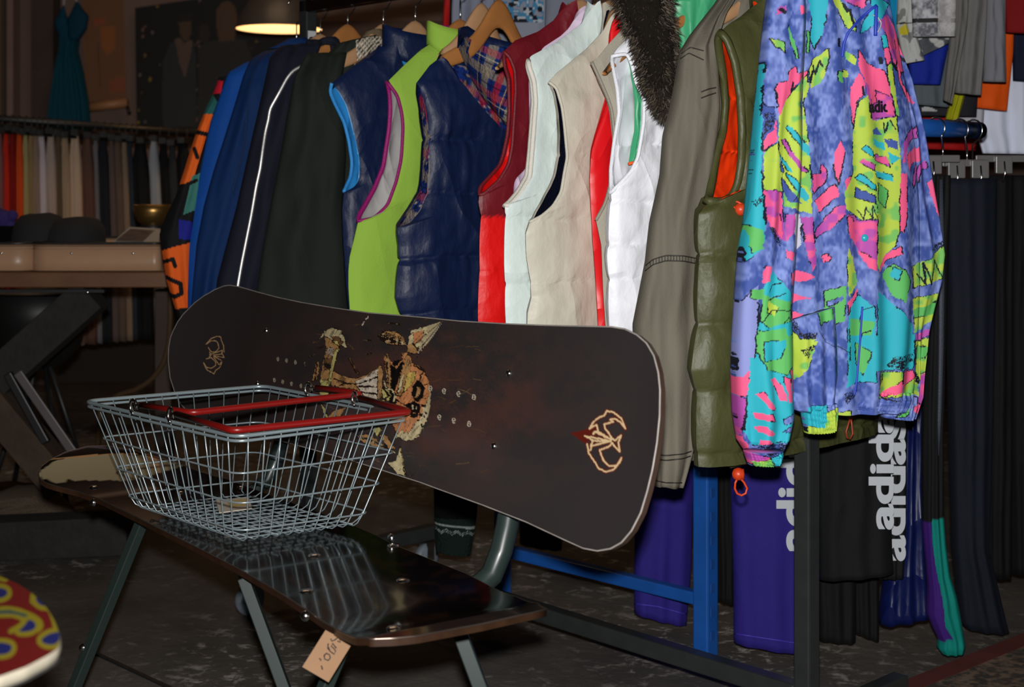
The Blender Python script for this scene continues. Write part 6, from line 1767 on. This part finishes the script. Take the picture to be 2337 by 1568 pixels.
# shirts behind the hangers in the middle
GM = 'shirts hanging behind the jacket rail'
tee('bright red shirt edge left of the grey shirts behind the jacket rail', [(1020, -100), (1012, 20), (1004, 170)], [(1036, -100), (1030, 20), (1030, 170)], 3.52, lin(170, 24, 22), group=GM)
tee('black shirt edge between the red and the grey shirt', [(1030, -100), (1026, 20), (1024, 170)], [(1050, -100), (1046, 20), (1046, 170)], 3.50, lin(16, 16, 18), group=GM)
tee('blue grey shirt with soft folds behind the lime vest', [(1036, -100), (1030, 20), (1028, 190)], [(1170, -100), (1160, 20), (1150, 190)], 3.46, lin(128, 132, 150), group=GM, fold=0.01)
def bluegraphic(px):
    n = vnoise(px, 7, 81); m_ = vnoise(px, 11, 82)
    c = np.tile(np.array(lin(132, 136, 152)), (len(px), 1))
    z = (px[:, 1] < 52) & (px[:, 0] > 1128) & (px[:, 0] < 1240)
    c[z & (n > 0.4)] = lin(62, 122, 160); c[z & (m_ > 0.56)] = lin(14, 18, 26); c[z & (n > 0.74)] = lin(170, 176, 184)
    return c
tee('grey shirt with a blue and black graphic behind the broad amber hanger', [(1130, -100), (1126, 20), (1124, 190)], [(1262, -100), (1256, 20), (1254, 190)], 3.40, None, colfn=bluegraphic, group=GM, rows=110, cols=60)
tee('plain pale grey shirt behind the maroon vest', [(1246, -100), (1244, 20), (1240, 190)], [(1360, -100), (1350, 20), (1340, 190)], 3.36, lin(120, 124, 140), group=GM)
MB  # noqa
mrl = thing('shirt_rail', 'steel rail carrying the shirts behind the jacket rail', 'rail', P(1180, -90, 3.45))
mb = MB(); mb.tube([P(990, -96, 3.56), P(1380, -96, 3.32)], 0.0125, 14); mb.build('tube', STEEL, mrl)
# knitted sleeve and a dark garment low behind the bench
def knit(px):
    c = np.tile(np.array(lin(22, 34, 32)), (len(px), 1)); c[px[:, 1] < 1178] = lin(10, 10, 11)
    x = px[:, 0]; y = px[:, 1] - (x - 990) * 0.12
    c[(y > 1187) & (y < 1192)] = lin(130, 140, 140)
    zz = np.abs(((x / 24.0) % 1) - 0.5) * 18
    for off in (0, 6):
        k = (np.abs(y - (1197 + zz * 0.8 + off * 0.7)) < 1.4) & ((np.floor(x / 2.6) + np.floor(y / 2.6)) % 2 == 0)
        c[k] = lin(140, 152, 150)
    return c
kn = thing('knitted_sweater', 'dark green knitted sleeve with a white zigzag band under the bench backrest', 'sweater', P(1035, 1262, 3.15))
mb = MB(); drape(mb, [(985, 760), (988, 1000), (991, 1180), (993, 1220), (994, 1255)], [(1110, 760), (1100, 1000), (1088, 1180), (1080, 1230), (1074, 1266)], 3.15, 3.15, 0.03, rows=240, cols=60, colfn=knit); mb.build('sleeve', FLEECE, kn)
trousers('black trousers hanging low behind the bench backrest', [('leg', [(1180, 700), (1184, 1000), (1186, 1240)], [(1300, 700), (1294, 1000), (1282, 1254)], lin(9, 9, 10), 0.03, 0.0)], 3.5)

# ------------------------------------------------------------------ the table at the left with its load
TBZ = 0.734
TW = mat('butcher_block_wood', (0.125, 0.05, 0.02), rough=0.55, vary=0.45, vscale=9, bump=0.1, bscale=40, bstretch=(1, 1, 5))
DKW = mat('weathered_dark_beam', (0.015, 0.013, 0.0115), rough=0.85, vary=0.7, vscale=25, bump=0.4, bscale=60)
OLDW = mat('weathered_brown_beam', (0.05, 0.031, 0.018), rough=0.85, vary=0.5, vscale=14, bump=0.4, bscale=50)
tb = thing('work_table', 'wooden work table on dark trestle legs at the left edge', 'table', P(150, 640, 3.9) * 1.0)
x0, x1 = P(-220, 600, 3.7).x, P(384, 600, 3.7).x
mb = MB(); mb.box(((x0 + x1) / 2, 4.05, TBZ - 0.02), ((x1 - x0) / 2, 0, 0), (0, 0.35, 0), (0, 0, 0.02)); mb.build('table_top', TW, tb, smooth=False, bevel=0.003)
mb = MB(); mb.box(P(60, 664, 3.715), (P(240, 0, 3.715).x - P(60, 0, 3.715).x, 0, 0), (0, 0.01, 0), (0, 0, 0.004)); mb.build('edge_strip', BLACKP, tb, smooth=False)
mb = MB(); mb.dome(P(200, 667, 3.70), (0, -1, 0), 0.005, 0.004); mb.build('screw', STEEL, tb)
def beam(name, p, q, w, m, dep=0.05, par=None):
    p = Vector(p); q = Vector(q); d = (q - p); y = Vector((0, 1, 0)); x = d.normalized().cross(y)
    mb = MB(); mb.box((p + q) / 2, x * w / 2, y * dep, d / 2); return mb.build(name, m, par or tb, smooth=False, bevel=0.003)
beam('trestle_leg', P(215, 668, 3.80), P(-140, 985, 3.80), 0.098, DKW)
beam('trestle_leg', P(-140, 760, 3.78), P(150, 1110, 3.78), 0.085, OLDW)
beam('strut', P(40, 850, 3.66), P(168, 1034, 3.66), 0.024, mat('grey_flat_steel', (0.10, 0.088, 0.088), rough=0.5, metal=0.2, vary=0.2), 0.004)
beam('strut', P(18, 852, 3.70), P(106, 1010, 3.70), 0.022, BLACKP, 0.01)
beam('trestle_foot', P(-200, 1236, 3.66) , P(300, 1214, 3.66), 0.10, DKW, 0.05)
beam('trestle_leg', P(376, 660, 4.3), P(376, 1100, 4.3), 0.05, mat('dark_brown_leg', (0.04, 0.022, 0.013), rough=0.7, vary=0.3), 0.025)
bz = thing('burlap_sack', 'brown burlap sack lying behind the trestle foot of the table', 'sack', P(60, 1180, 3.85))
mb = MB(); drape(mb, [(-90, 1118), (-96, 1160), (-96, 1205)], [(110, 1120), (160, 1165), (168, 1205)], 3.86, 3.86, 0.12, rows=24, cols=30, col=lin(96, 76, 58), wob=0.02); mb.build('sack_body', mat('burlap_weave', (0.10, 0.07, 0.046), rough=0.95, bump=0.9, bscale=220, vary=0.25), bz)

# tan instrument case on the table
LEA = mat('tan_leather', (0.40, 0.235, 0.14), rough=0.38, vary=0.1, vscale=12, bump=0.05, bscale=60)
case = thing('instrument_case', 'tan leather instrument case with a pinched waist lying open on the table', 'instrument case', P(150, 600, 3.95))
def cx_(px): return P(px, 0, 3.74).x
plan = []
def arcp(c, r, a0, a1, n=10):
    for k in range(n + 1):
        a_ = math.radians(a0 + (a1 - a0) * k / n); plan.append((c[0] + r * math.cos(a_), c[1] + r * math.sin(a_)))
arcp((cx_(365) - 0.02, 3.76), 0.02, 0, -90)
arcp((cx_(100) + 0.010, 3.795), 0.055, -90, -160)
arcp((cx_(75), 3.83), 0.022, 30, 150, 6)
arcp((cx_(50) - 0.03, 3.795), 0.055, -20, -90)
arcp((cx_(-150), 3.85), 0.11, -90, -180)
arcp((cx_(-150), 4.12), 0.11, 180, 90)
arcp((cx_(365) - 0.03, 4.20), 0.03, 90, 0)
def wallring(mb, prof):
    cen = Vector((sum(p[0] for p in plan) / len(plan), sum(p[1] for p in plan) / len(plan), 0))
    n = len(plan); v = []
    for (ins, z) in prof:
        for i in range(n):
            a_ = Vector((*plan[i - 1], 0)); b_ = Vector((*plan[(i + 1) % n], 0)); d = (b_ - a_); d.normalize()
            nr = Vector((d.y, -d.x, 0)) * -1
            if nr.dot(Vector((*plan[i], 0)) - cen) < 0 and False: nr = -nr
            p = Vector((*plan[i], 0)) + nr * -ins
            v.append((p.x, p.y, z))
    f = []
    for k in range(len(prof) - 1):
        for i in range(n):
            j = (i + 1) % n; f.append((k * n + i, k * n + j, (k + 1) * n + j, (k + 1) * n + i))
    mb.add(v, f); return n
mb = MB(); wallring(mb, [(-0.006, TBZ + 0.002), (0.0, TBZ + 0.004), (0.0, TBZ + 0.03), (0.0, TBZ + 0.072), (-0.004, TBZ + 0.074)]); mb.build('shell', LEA, case)
mb = MB(); n_ = wallring(mb, [(-0.006, TBZ + 0.060)]); mb.f.append(tuple(range(n_))); mb.mi.append(0); mb.build('lining', mat('black_plush', (0.012, 0.011, 0.012), rough=0.95, vary=0.2), case, smooth=False)
mb = MB(); mb.tube([(p[0], p[1], TBZ + 0.075) for p in plan], 0.004, 8, closed=True); mb.build('black_rim', BLACKP, case)
mb = MB(); mb.tube([(p[0], p[1] , TBZ + 0.068) for p in plan], 0.0012, 6, closed=True); mb.build('stitching', mat('brown_thread', (0.10, 0.05, 0.03), rough=0.8, vary=0.1), case)
for px in (3, 163, 303):
    mb = MB(); mb.dome((cx_(px), 3.7395, P(px, 578, 3.74).z), (0, -1, 0), 0.0035, 0.002); mb.build('rivet', STEEL, case)
CAPM = mat('black_felt', (0.010, 0.010, 0.011), rough=0.9, vary=0.2)
def cap(label, px, py, r, hgt, brim, rz):
    c = P(px, py, 3.93); zb = TBZ + 0.066
    e = thing('cap', label, 'cap', (c.x, c.y, zb))
    mb = MB(); prof = [(r * 1.0, 0.0), (r * 1.03, hgt * 0.25), (r * 0.96, hgt * 0.6), (r * 0.75, hgt * 0.87), (r * 0.4, hgt * 0.98), (0.002, hgt)]
    mb.lathe((c.x, c.y, zb), prof, 28)
    mb.v = [(v[0] + 0.006 * fn(v[0] * 20, v[2] * 20), v[1], v[2] + 0.008 * fn(v[0] * 14, v[1] * 14, 3)) for v in mb.v]
    mb.build('crown', CAPM, e)
    mb = MB(); pts = []
    G = np.zeros((7, 13, 3))
    for i in range(7):
        for j in range(13):
            a_ = rz + (j / 12 - 0.5) * 2.0
            rr = r * (0.9 + 0.75 * i / 6 * math.cos((j / 12 - 0.5) * 2.2) ** 0.7)
            G[i, j] = (c.x + rr * math.cos(a_), c.y + rr * math.sin(a_), zb + 0.012 - 0.010 * (i / 6) - 0.02 * ((j / 12 - 0.5) * 2) ** 2 * 0.3)
    mb.grid(G); G2 = G.copy(); G2[..., 2] -= 0.003; mb.grid(G2, flip=True); mb.build('brim', CAPM, e)
cap('black cap with a high crown in the open case, next to the waist', 92, 560, 0.075, 0.088, 1, -2.3)
cap('flatter black cap in the open case, toward the blue jacket', 172, 560, 0.082, 0.076, 1, -0.7)
ps = thing('plush_toy', 'dark purple plush toy at the left edge behind the case', 'plush toy', P(10, 520, 4.2))
mb = MB()
for (x, y, r) in ((6, 500, 0.03), (28, 492, 0.017), (-14, 492, 0.03), (22, 514, 0.02)):
    mb2 = [(r * math.sin(a_), -r * math.cos(a_)) for a_ in np.linspace(0.02, math.pi - 0.02, 9)]
    mb.lathe(P(x, y, 4.2), mb2, 16)
mb.build('body', mat('purple_plush', (0.035, 0.02, 0.14), rough=0.95, vary=0.2, bump=0.8, bscale=120), ps)
mb = MB(); drape(mb, [(-60, 515), (-60, 545), (-60, 640)], [(50, 515), (58, 545), (58, 640)], 4.2, 4.2, 0.05, rows=16, cols=16, col=lin(10, 10, 12), wob=0.02); tag(mb.build('folded_cloth', FLEECE), 'black folded cloth under the purple plush toy', 'cloth')
# framed print and brass bowl
pf = thing('framed_print', 'small white framed print leaning low on the table beside the case', 'picture', P(315, 548, 3.98))
A0, A1, A2, A3 = P(258, 552, 3.96), P(362, 556, 3.92), P(366, 522, 4.10), P(296, 518, 4.12)
def quad(name, ps_, m, par, off=0.0, th=0.004):
    n_ = (ps_[1] - ps_[0]).cross(ps_[3] - ps_[0]).normalized()
    if n_.y > 0: n_ = -n_
    v = [p + n_ * off for p in ps_] + [p + n_ * (off - th) for p in ps_]
    mb = MB(); mb.add(v, [(0, 1, 2, 3), (7, 6, 5, 4), (0, 4, 5, 1), (1, 5, 6, 2), (2, 6, 7, 3), (3, 7, 4, 0)]); return mb.build(name, m, par, smooth=False)
quad('frame', [A0, A1, A2, A3], mat('off_white_frame', (0.42, 0.40, 0.37), rough=0.6, vary=0.08), pf)
I0, I1, I2, I3 = P(264, 549, 3.965), P(326, 551, 3.945), P(354, 525, 4.09), P(300, 521, 4.11)
quad('print', [I0, I1, I2, I3], mat('dark_printed_sheet', (0.12, 0.09, 0.085), rough=0.5, vary=0.7, vscale=35), pf, 0.001, 0.0005)
bw = thing('brass_bowl', 'wide brass bowl on a dark stand behind the framed print', 'bowl', P(349, 540, 4.2))
cb = P(349, 470, 4.2)
mb = MB(); mb.lathe((cb.x, cb.y, 0), [(0.004, TBZ + 0.11), (0.03, TBZ + 0.112), (0.045, TBZ + 0.125), (0.056, cb.z - 0.02), (0.058, cb.z + 0.004), (0.054, cb.z + 0.004), (0.045, cb.z - 0.02), (0.004, TBZ + 0.12)], 36); mb.build('bowl_body', mat('worn_brass', (0.42, 0.24, 0.075), rough=0.35, metal=0.9, vary=0.4, vscale=14), bw)
mb = MB(); mb.lathe((cb.x, cb.y, 0), [(0.06, TBZ), (0.06, TBZ + 0.012), (0.02, TBZ + 0.03), (0.016, TBZ + 0.09), (0.04, TBZ + 0.112)], 28, cap=True); mb.build('stand', BLACKP, bw)
# dark shell chair and bent tube under the table
ch = thing('shell_chair', 'black moulded shell chair standing under the work table', 'chair', P(100, 1100, 4.4))
cc_ = P(92, 665, 4.35)
mb = MB(); prof = [(0.02, cc_.z - 0.235), (0.07, cc_.z - 0.225), (0.115, cc_.z - 0.18), (0.148, cc_.z - 0.09), (0.165, cc_.z), (0.157, cc_.z), (0.14, cc_.z - 0.09), (0.105, cc_.z - 0.17), (0.02, cc_.z - 0.22)]
mb.lathe((cc_.x, cc_.y, 0), prof, 40); mb.build('shell', mat('black_gloss_plastic', (0.009, 0.010, 0.010), rough=0.5, vary=0.1), ch)
for a_ in (0.8, 2.4, 3.9, 5.5):
    mb = MB(); mb.tube([(cc_.x + 0.03 * math.cos(a_), cc_.y + 0.03 * math.sin(a_), cc_.z - 0.23), (cc_.x + 0.17 * math.cos(a_), cc_.y + 0.17 * math.sin(a_), 0.0)], 0.008, 8); mb.build('leg', BLACKP, ch)
hb_ = [(388, 640), (389, 720), (386, 780), (374, 830), (345, 868), (310, 890), (270, 900), (230, 930)]
cv = [P(x, y, 4.2 + 0.02 * i) for i, (x, y) in enumerate(hb_)]
cv = [Vector(p) for p in smooth(resample(cv, 40), 3)] + [Vector((cv[-1].x - 0.02, cv[-1].y, 0.0))]
mb = MB(); mb.tube(cv, 0.008, 10); tag(mb.build('bentwood_frame', mat('brown_bentwood', (0.085, 0.05, 0.026), rough=0.4, vary=0.2)), 'thin brown bentwood frame curving down under the table end', 'chair frame')

# ------------------------------------------------------------------ rack of trousers in the far left
lr = thing('clothes_rail', 'dark clothes rail full of trousers behind the work table', 'clothes rail', P(200, 435, 5.4))
LR0, LR1 = P(-120, 262, 5.0), P(520, 309, 5.7)
mb = MB(); mb.tube([LR0, LR1], 0.013, 12); mb.build('rail', BLACKP, lr)
for p in (LR0.lerp(LR1, 0.02), LR0.lerp(LR1, 0.98)):
    mb = MB(); mb.tube([p, Vector((p.x, p.y, 0))], 0.013, 12); mb.build('post', BLACKP, lr)
TRS = [(-14, 8, (122, 78, 78), 'dusty pink'), (6, 22, (190, 40, 24), 'bright red'), (20, 37, (128, 16, 12), 'deep red'), (35, 53, (200, 72, 18), 'orange'), (50, 66, (160, 146, 98), 'pale yellow'), (64, 78, (142, 118, 82), 'straw beige'), (72, 92, (140, 118, 104), 'light taupe'),
       (82, 106, (188, 176, 182), 'cool white'), (104, 128, (168, 148, 138), 'warm off white'), (124, 142, (92, 76, 58), 'olive brown'), (136, 160, (160, 136, 110), 'cream'), (156, 186, (186, 160, 136), 'light beige'), (184, 214, (92, 64, 54), 'chocolate brown'), (212, 225, (112, 108, 112), 'blue grey'),
       (222, 248, (26, 28, 34), 'near black'), (246, 262, (94, 78, 74), 'mauve taupe'), (258, 280, (98, 80, 68), 'brown grey'), (276, 292, (132, 112, 94), 'sand'), (288, 304, (40, 48, 56), 'slate'), (300, 340, (16, 16, 18), 'pure black'), (338, 364, (150, 154, 160), 'silver grey'), (360, 386, (14, 14, 16), 'soot black'), (382, 404, (46, 48, 52), 'graphite'), (400, 436, (15, 14, 16), 'ink black')]
for i, (xa, xb, c, nm) in enumerate(TRS):
    k = ((xa + xb) / 2 + 120) / 640
    p = LR0.lerp(LR1, k); Y = p.y - 0.02
    yt = HY - F * (p.z - H) / p.y + 28 + 4 * math.sin(i * 2.1)
    m_ = (xa + xb) / 2; w = xb - xa
    tilt = 10 * (m_ / 400)
    L = [(m_ - w * 0.28, yt), (xa, yt + 60), (xa + tilt, 560), (xa + tilt * 1.6, 800 - i * 1.5)]; Rr = [(m_ + w * 0.28, yt), (xb, yt + 60), (xb + tilt, 560), (xb + tilt * 1.6, 804 - i * 1.5)]
    mb = MB(); drape(mb, L, Rr, Y, Y, 0.10, rows=26, cols=14, col=lin(*c), fold=0.004, nf=3, seed=i)
    e = tag(mb.build('trousers', MATTE), '%s trousers hanging edge-on from the far left rail' % nm, 'trousers', 'trousers on the far left rail')
    hg = thing('clip_hanger', 'black clip hanger holding the %s trousers on the far left rail' % nm, 'hanger', p + Vector((0, 0, -0.05)), 'black clip hangers on the far left rail')
    zt0 = H - (yt - HY) * Y / F
    mb = MB(); mb.box((p.x, Y, zt0 + 0.008), (0.013, 0, 0), (0, 0.10, 0), (0, 0, 0.011)); mb.build('hanger_bar', BLACKP, hg, smooth=False)
    pts = [Vector((p.x, Y, zt0 + 0.018)), Vector((p.x, p.y - 0.017, p.z - 0.012))] + [Vector((p.x, p.y - 0.0165 * math.cos(a_), p.z + 0.0165 * math.sin(a_))) for a_ in np.linspace(0, 2.8, 8)]
    mb = MB(); mb.tube(pts, 0.002, 6); mb.build('hook', BLACKP, hg)

# ------------------------------------------------------------------ things on the back wall
ds = thing('dress', 'long teal dress with thin straps hanging on the back wall', 'dress', P(160, 290, 6.8))
mb = MB(); drape(mb, [(146, 52), (134, 58), (138, 100), (136, 118), (126, 160), (114, 230), (106, 300)], [(168, 50), (182, 60), (180, 95), (177, 115), (190, 165), (202, 230), (208, 300)], 6.82, 6.82, 0.05, rows=50, cols=40, fold=0.022, nf=6, col=lin(8, 76, 96)); mb.build('skirt', MATTE, ds)
mb = MB(); drape(mb, [(143, 12), (136, 30), (124, 52), (134, 80), (140, 90)], [(146, 12), (152, 36), (158, 46), (160, 80), (160, 92)], 6.80, 6.80, 0.03, rows=20, cols=14, col=lin(8, 66, 92)); mb.build('bodice_side', MATTE, ds)
mb = MB(); drape(mb, [(173, 4), (164, 26), (154, 44), (156, 80), (158, 92)], [(178, 4), (190, 22), (203, 36), (198, 66), (180, 92)], 6.79, 6.79, 0.03, rows=20, cols=14, col=lin(8, 60, 84)); mb.build('bodice_side', MATTE, ds)
mb = MB(); mb.tube([P(145, 14, 6.85), P(150, -30, 6.9), P(160, -60, 6.95), P(170, -30, 6.9), P(175, 6, 6.85)], 0.004, 6); mb.build('strap', SATIN, ds)
def wallpaint(name, quad_px, Y, items, base, n, m):
    (xa, ya), (xb, yb), (xc, yc), (xd, yd) = quad_px        # tl tr br bl
    G = np.zeros((n, n, 3)); pp = np.zeros((n, n, 2))
    for i in range(n):
        for j in range(n):
            u_, v_ = j / (n - 1), i / (n - 1)
            x = (xa * (1 - u_) + xb * u_) * (1 - v_) + (xd * (1 - u_) + xc * u_) * v_
            y = (ya * (1 - u_) + yb * u_) * (1 - v_) + (yd * (1 - u_) + yc * u_) * v_
            pp[i, j] = (x, y); G[i, j] = P(x, y, Y)
    mb = MB(); mb.grid(G, paint(pp.reshape(-1, 2), items, base), flip=True)
    return mb
MAPM = mat('printed_paper', attr=True, rough=0.7, vary=0.1)
wc = thing('wall_chart', 'old brown wall chart on a wooden roller beside the teal dress', 'wall chart', P(245, 240, 6.9))
bs_ = lin(120, 80, 52)
wallpaint('sheet', [(186, -60), (280, -60), (288, 226), (196, 236)], 6.9, [('p', [(228, 60), (262, 62), (264, 110), (246, 125), (232, 110)], lin(150, 88, 40)), ('p', [(214, 44), (240, 40), (240, 56), (216, 60)], lin(150, 74, 44)), ('p', [(252, 182), (284, 176), (286, 208), (250, 214)], lin(140, 74, 46)), ('s', [(224, 98), (228, 200)], 1.5, lin(96, 60, 44)), ('p', [(182, 84), (192, 86), (192, 118), (182, 118)], lin(168, 108, 50))], bs_, 60, MAPM).build('sheet', MAPM, wc)
mb = MB(); mb.tube([P(196, 246, 6.88), P(291, 234, 6.88)], 0.024, 12); mb.build('roller', mat('orange_wood_roller', (0.40, 0.19, 0.085), rough=0.5, vary=0.15), wc)
mb = MB(); mb.tube([P(290, 242, 6.87), P(296, 262, 6.87)], 0.009, 10); mb.build('tassel', BLACKP, wc)
sk = [('p', [(370, 200), (372, 140), (388, 100), (404, 92), (440, 96), (446, 120), (448, 290), (372, 290)], lin(42, 45, 48)), ('p', [(452, 110), (470, 96), (496, 92), (520, 88), (560, 90), (575, 130), (575, 290), (452, 290)], lin(42, 41, 40)),
      ('p', [(408, 50), (414, 38), (428, 36), (437, 46), (437, 76), (430, 92), (418, 92), (410, 76)], lin(80, 58, 44)), ('p', [(406, 34), (440, 30), (440, 46), (410, 52)], lin(22, 18, 16)), ('p', [(398, 90), (410, 86), (420, 100), (434, 90), (440, 96), (432, 140), (422, 178), (408, 140), (404, 110)], lin(98, 76, 64)),
      ('p', [(454, 60), (472, 54), (480, 78), (472, 98), (456, 94)], lin(44, 32, 28)), ('p', [(494, 24), (506, 6), (522, 2), (536, 14), (542, 40), (536, 92), (500, 96), (494, 60)], lin(88, 62, 42)), ('p', [(504, 28), (526, 24), (530, 56), (518, 82), (506, 70)], lin(86, 66, 52))]
rg = random.Random(5)
for k in range(46):
    x = rg.choice([rg.uniform(314, 372), rg.uniform(440, 460), rg.uniform(540, 680)]); y = rg.uniform(-20, 285); r = rg.uniform(1.5, 4)
    sk.insert(0, ('p', [(x, y - r * 1.6), (x + r, y), (x, y + r * 1.6), (x - r, y)], rg.choice([lin(140, 112, 40), lin(112, 96, 100), lin(120, 86, 66)])))
wp = thing('photo_poster', 'large dark poster of three standing people with pale specks on the back wall', 'poster', P(450, 290, 6.95))
wallpaint('print', [(308, 18), (700, -40), (700, 300), (312, 292)], 6.93, sk, lin(14, 12, 13), 150, MAPM).build('print', MAPM, wp)

# ------------------------------------------------------------------ pendant lamp
lc = P(637, 67, 5.5)
pl = thing('pendant_lamp', 'dark pendant lamp with a warm glowing underside above the far jackets', 'lamp', lc)
SHD = mat('dark_enamel_shade', (0.06, 0.05, 0.045), rough=0.4, vary=0.1)
mb = MB(); mb.lathe(lc, [(r_ * 1.22, z_) for r_, z_ in [(0.1385, 0.0), (0.136, 0.012), (0.125, 0.05), (0.095, 0.11), (0.06, 0.15), (0.035, 0.17), (0.03, 0.22), (0.001, 0.225)]], 48); mb.build('shade', SHD, pl)
mb = MB(); mb.lathe(lc, [(r_ * 1.22, z_) for r_, z_ in [(0.1365, 0.001), (0.132, 0.012), (0.121, 0.048), (0.09, 0.105), (0.02, 0.14)]], 48); mb.build('shade_inside', mat('cream_lamp_enamel', (0.85, 0.74, 0.55), rough=0.6, vary=0.03), pl)
mb = MB(); mb.lathe(lc, [(r_ * 1.22, z_) for r_, z_ in [(0.001, 0.062), (0.05, 0.064), (0.105, 0.072), (0.10, 0.078), (0.001, 0.08)]], 40); mb.build('diffuser', mat('glowing_diffuser', (0.9, 0.75, 0.5), rough=0.6, emit=(1.0, 0.62, 0.26), estr=1.3, vary=0.02), pl)
mb = MB(); mb.tube([lc + Vector((0, 0, 0.22)), Vector((lc.x, lc.y, 3.0))], 0.004, 8); mb.build('flex', BLACKP, pl)
lamp('pendant_glow', 'POINT', lc + Vector((0, 0, 0.03)), 2.2, (1.0, 0.62, 0.3), 0.03)
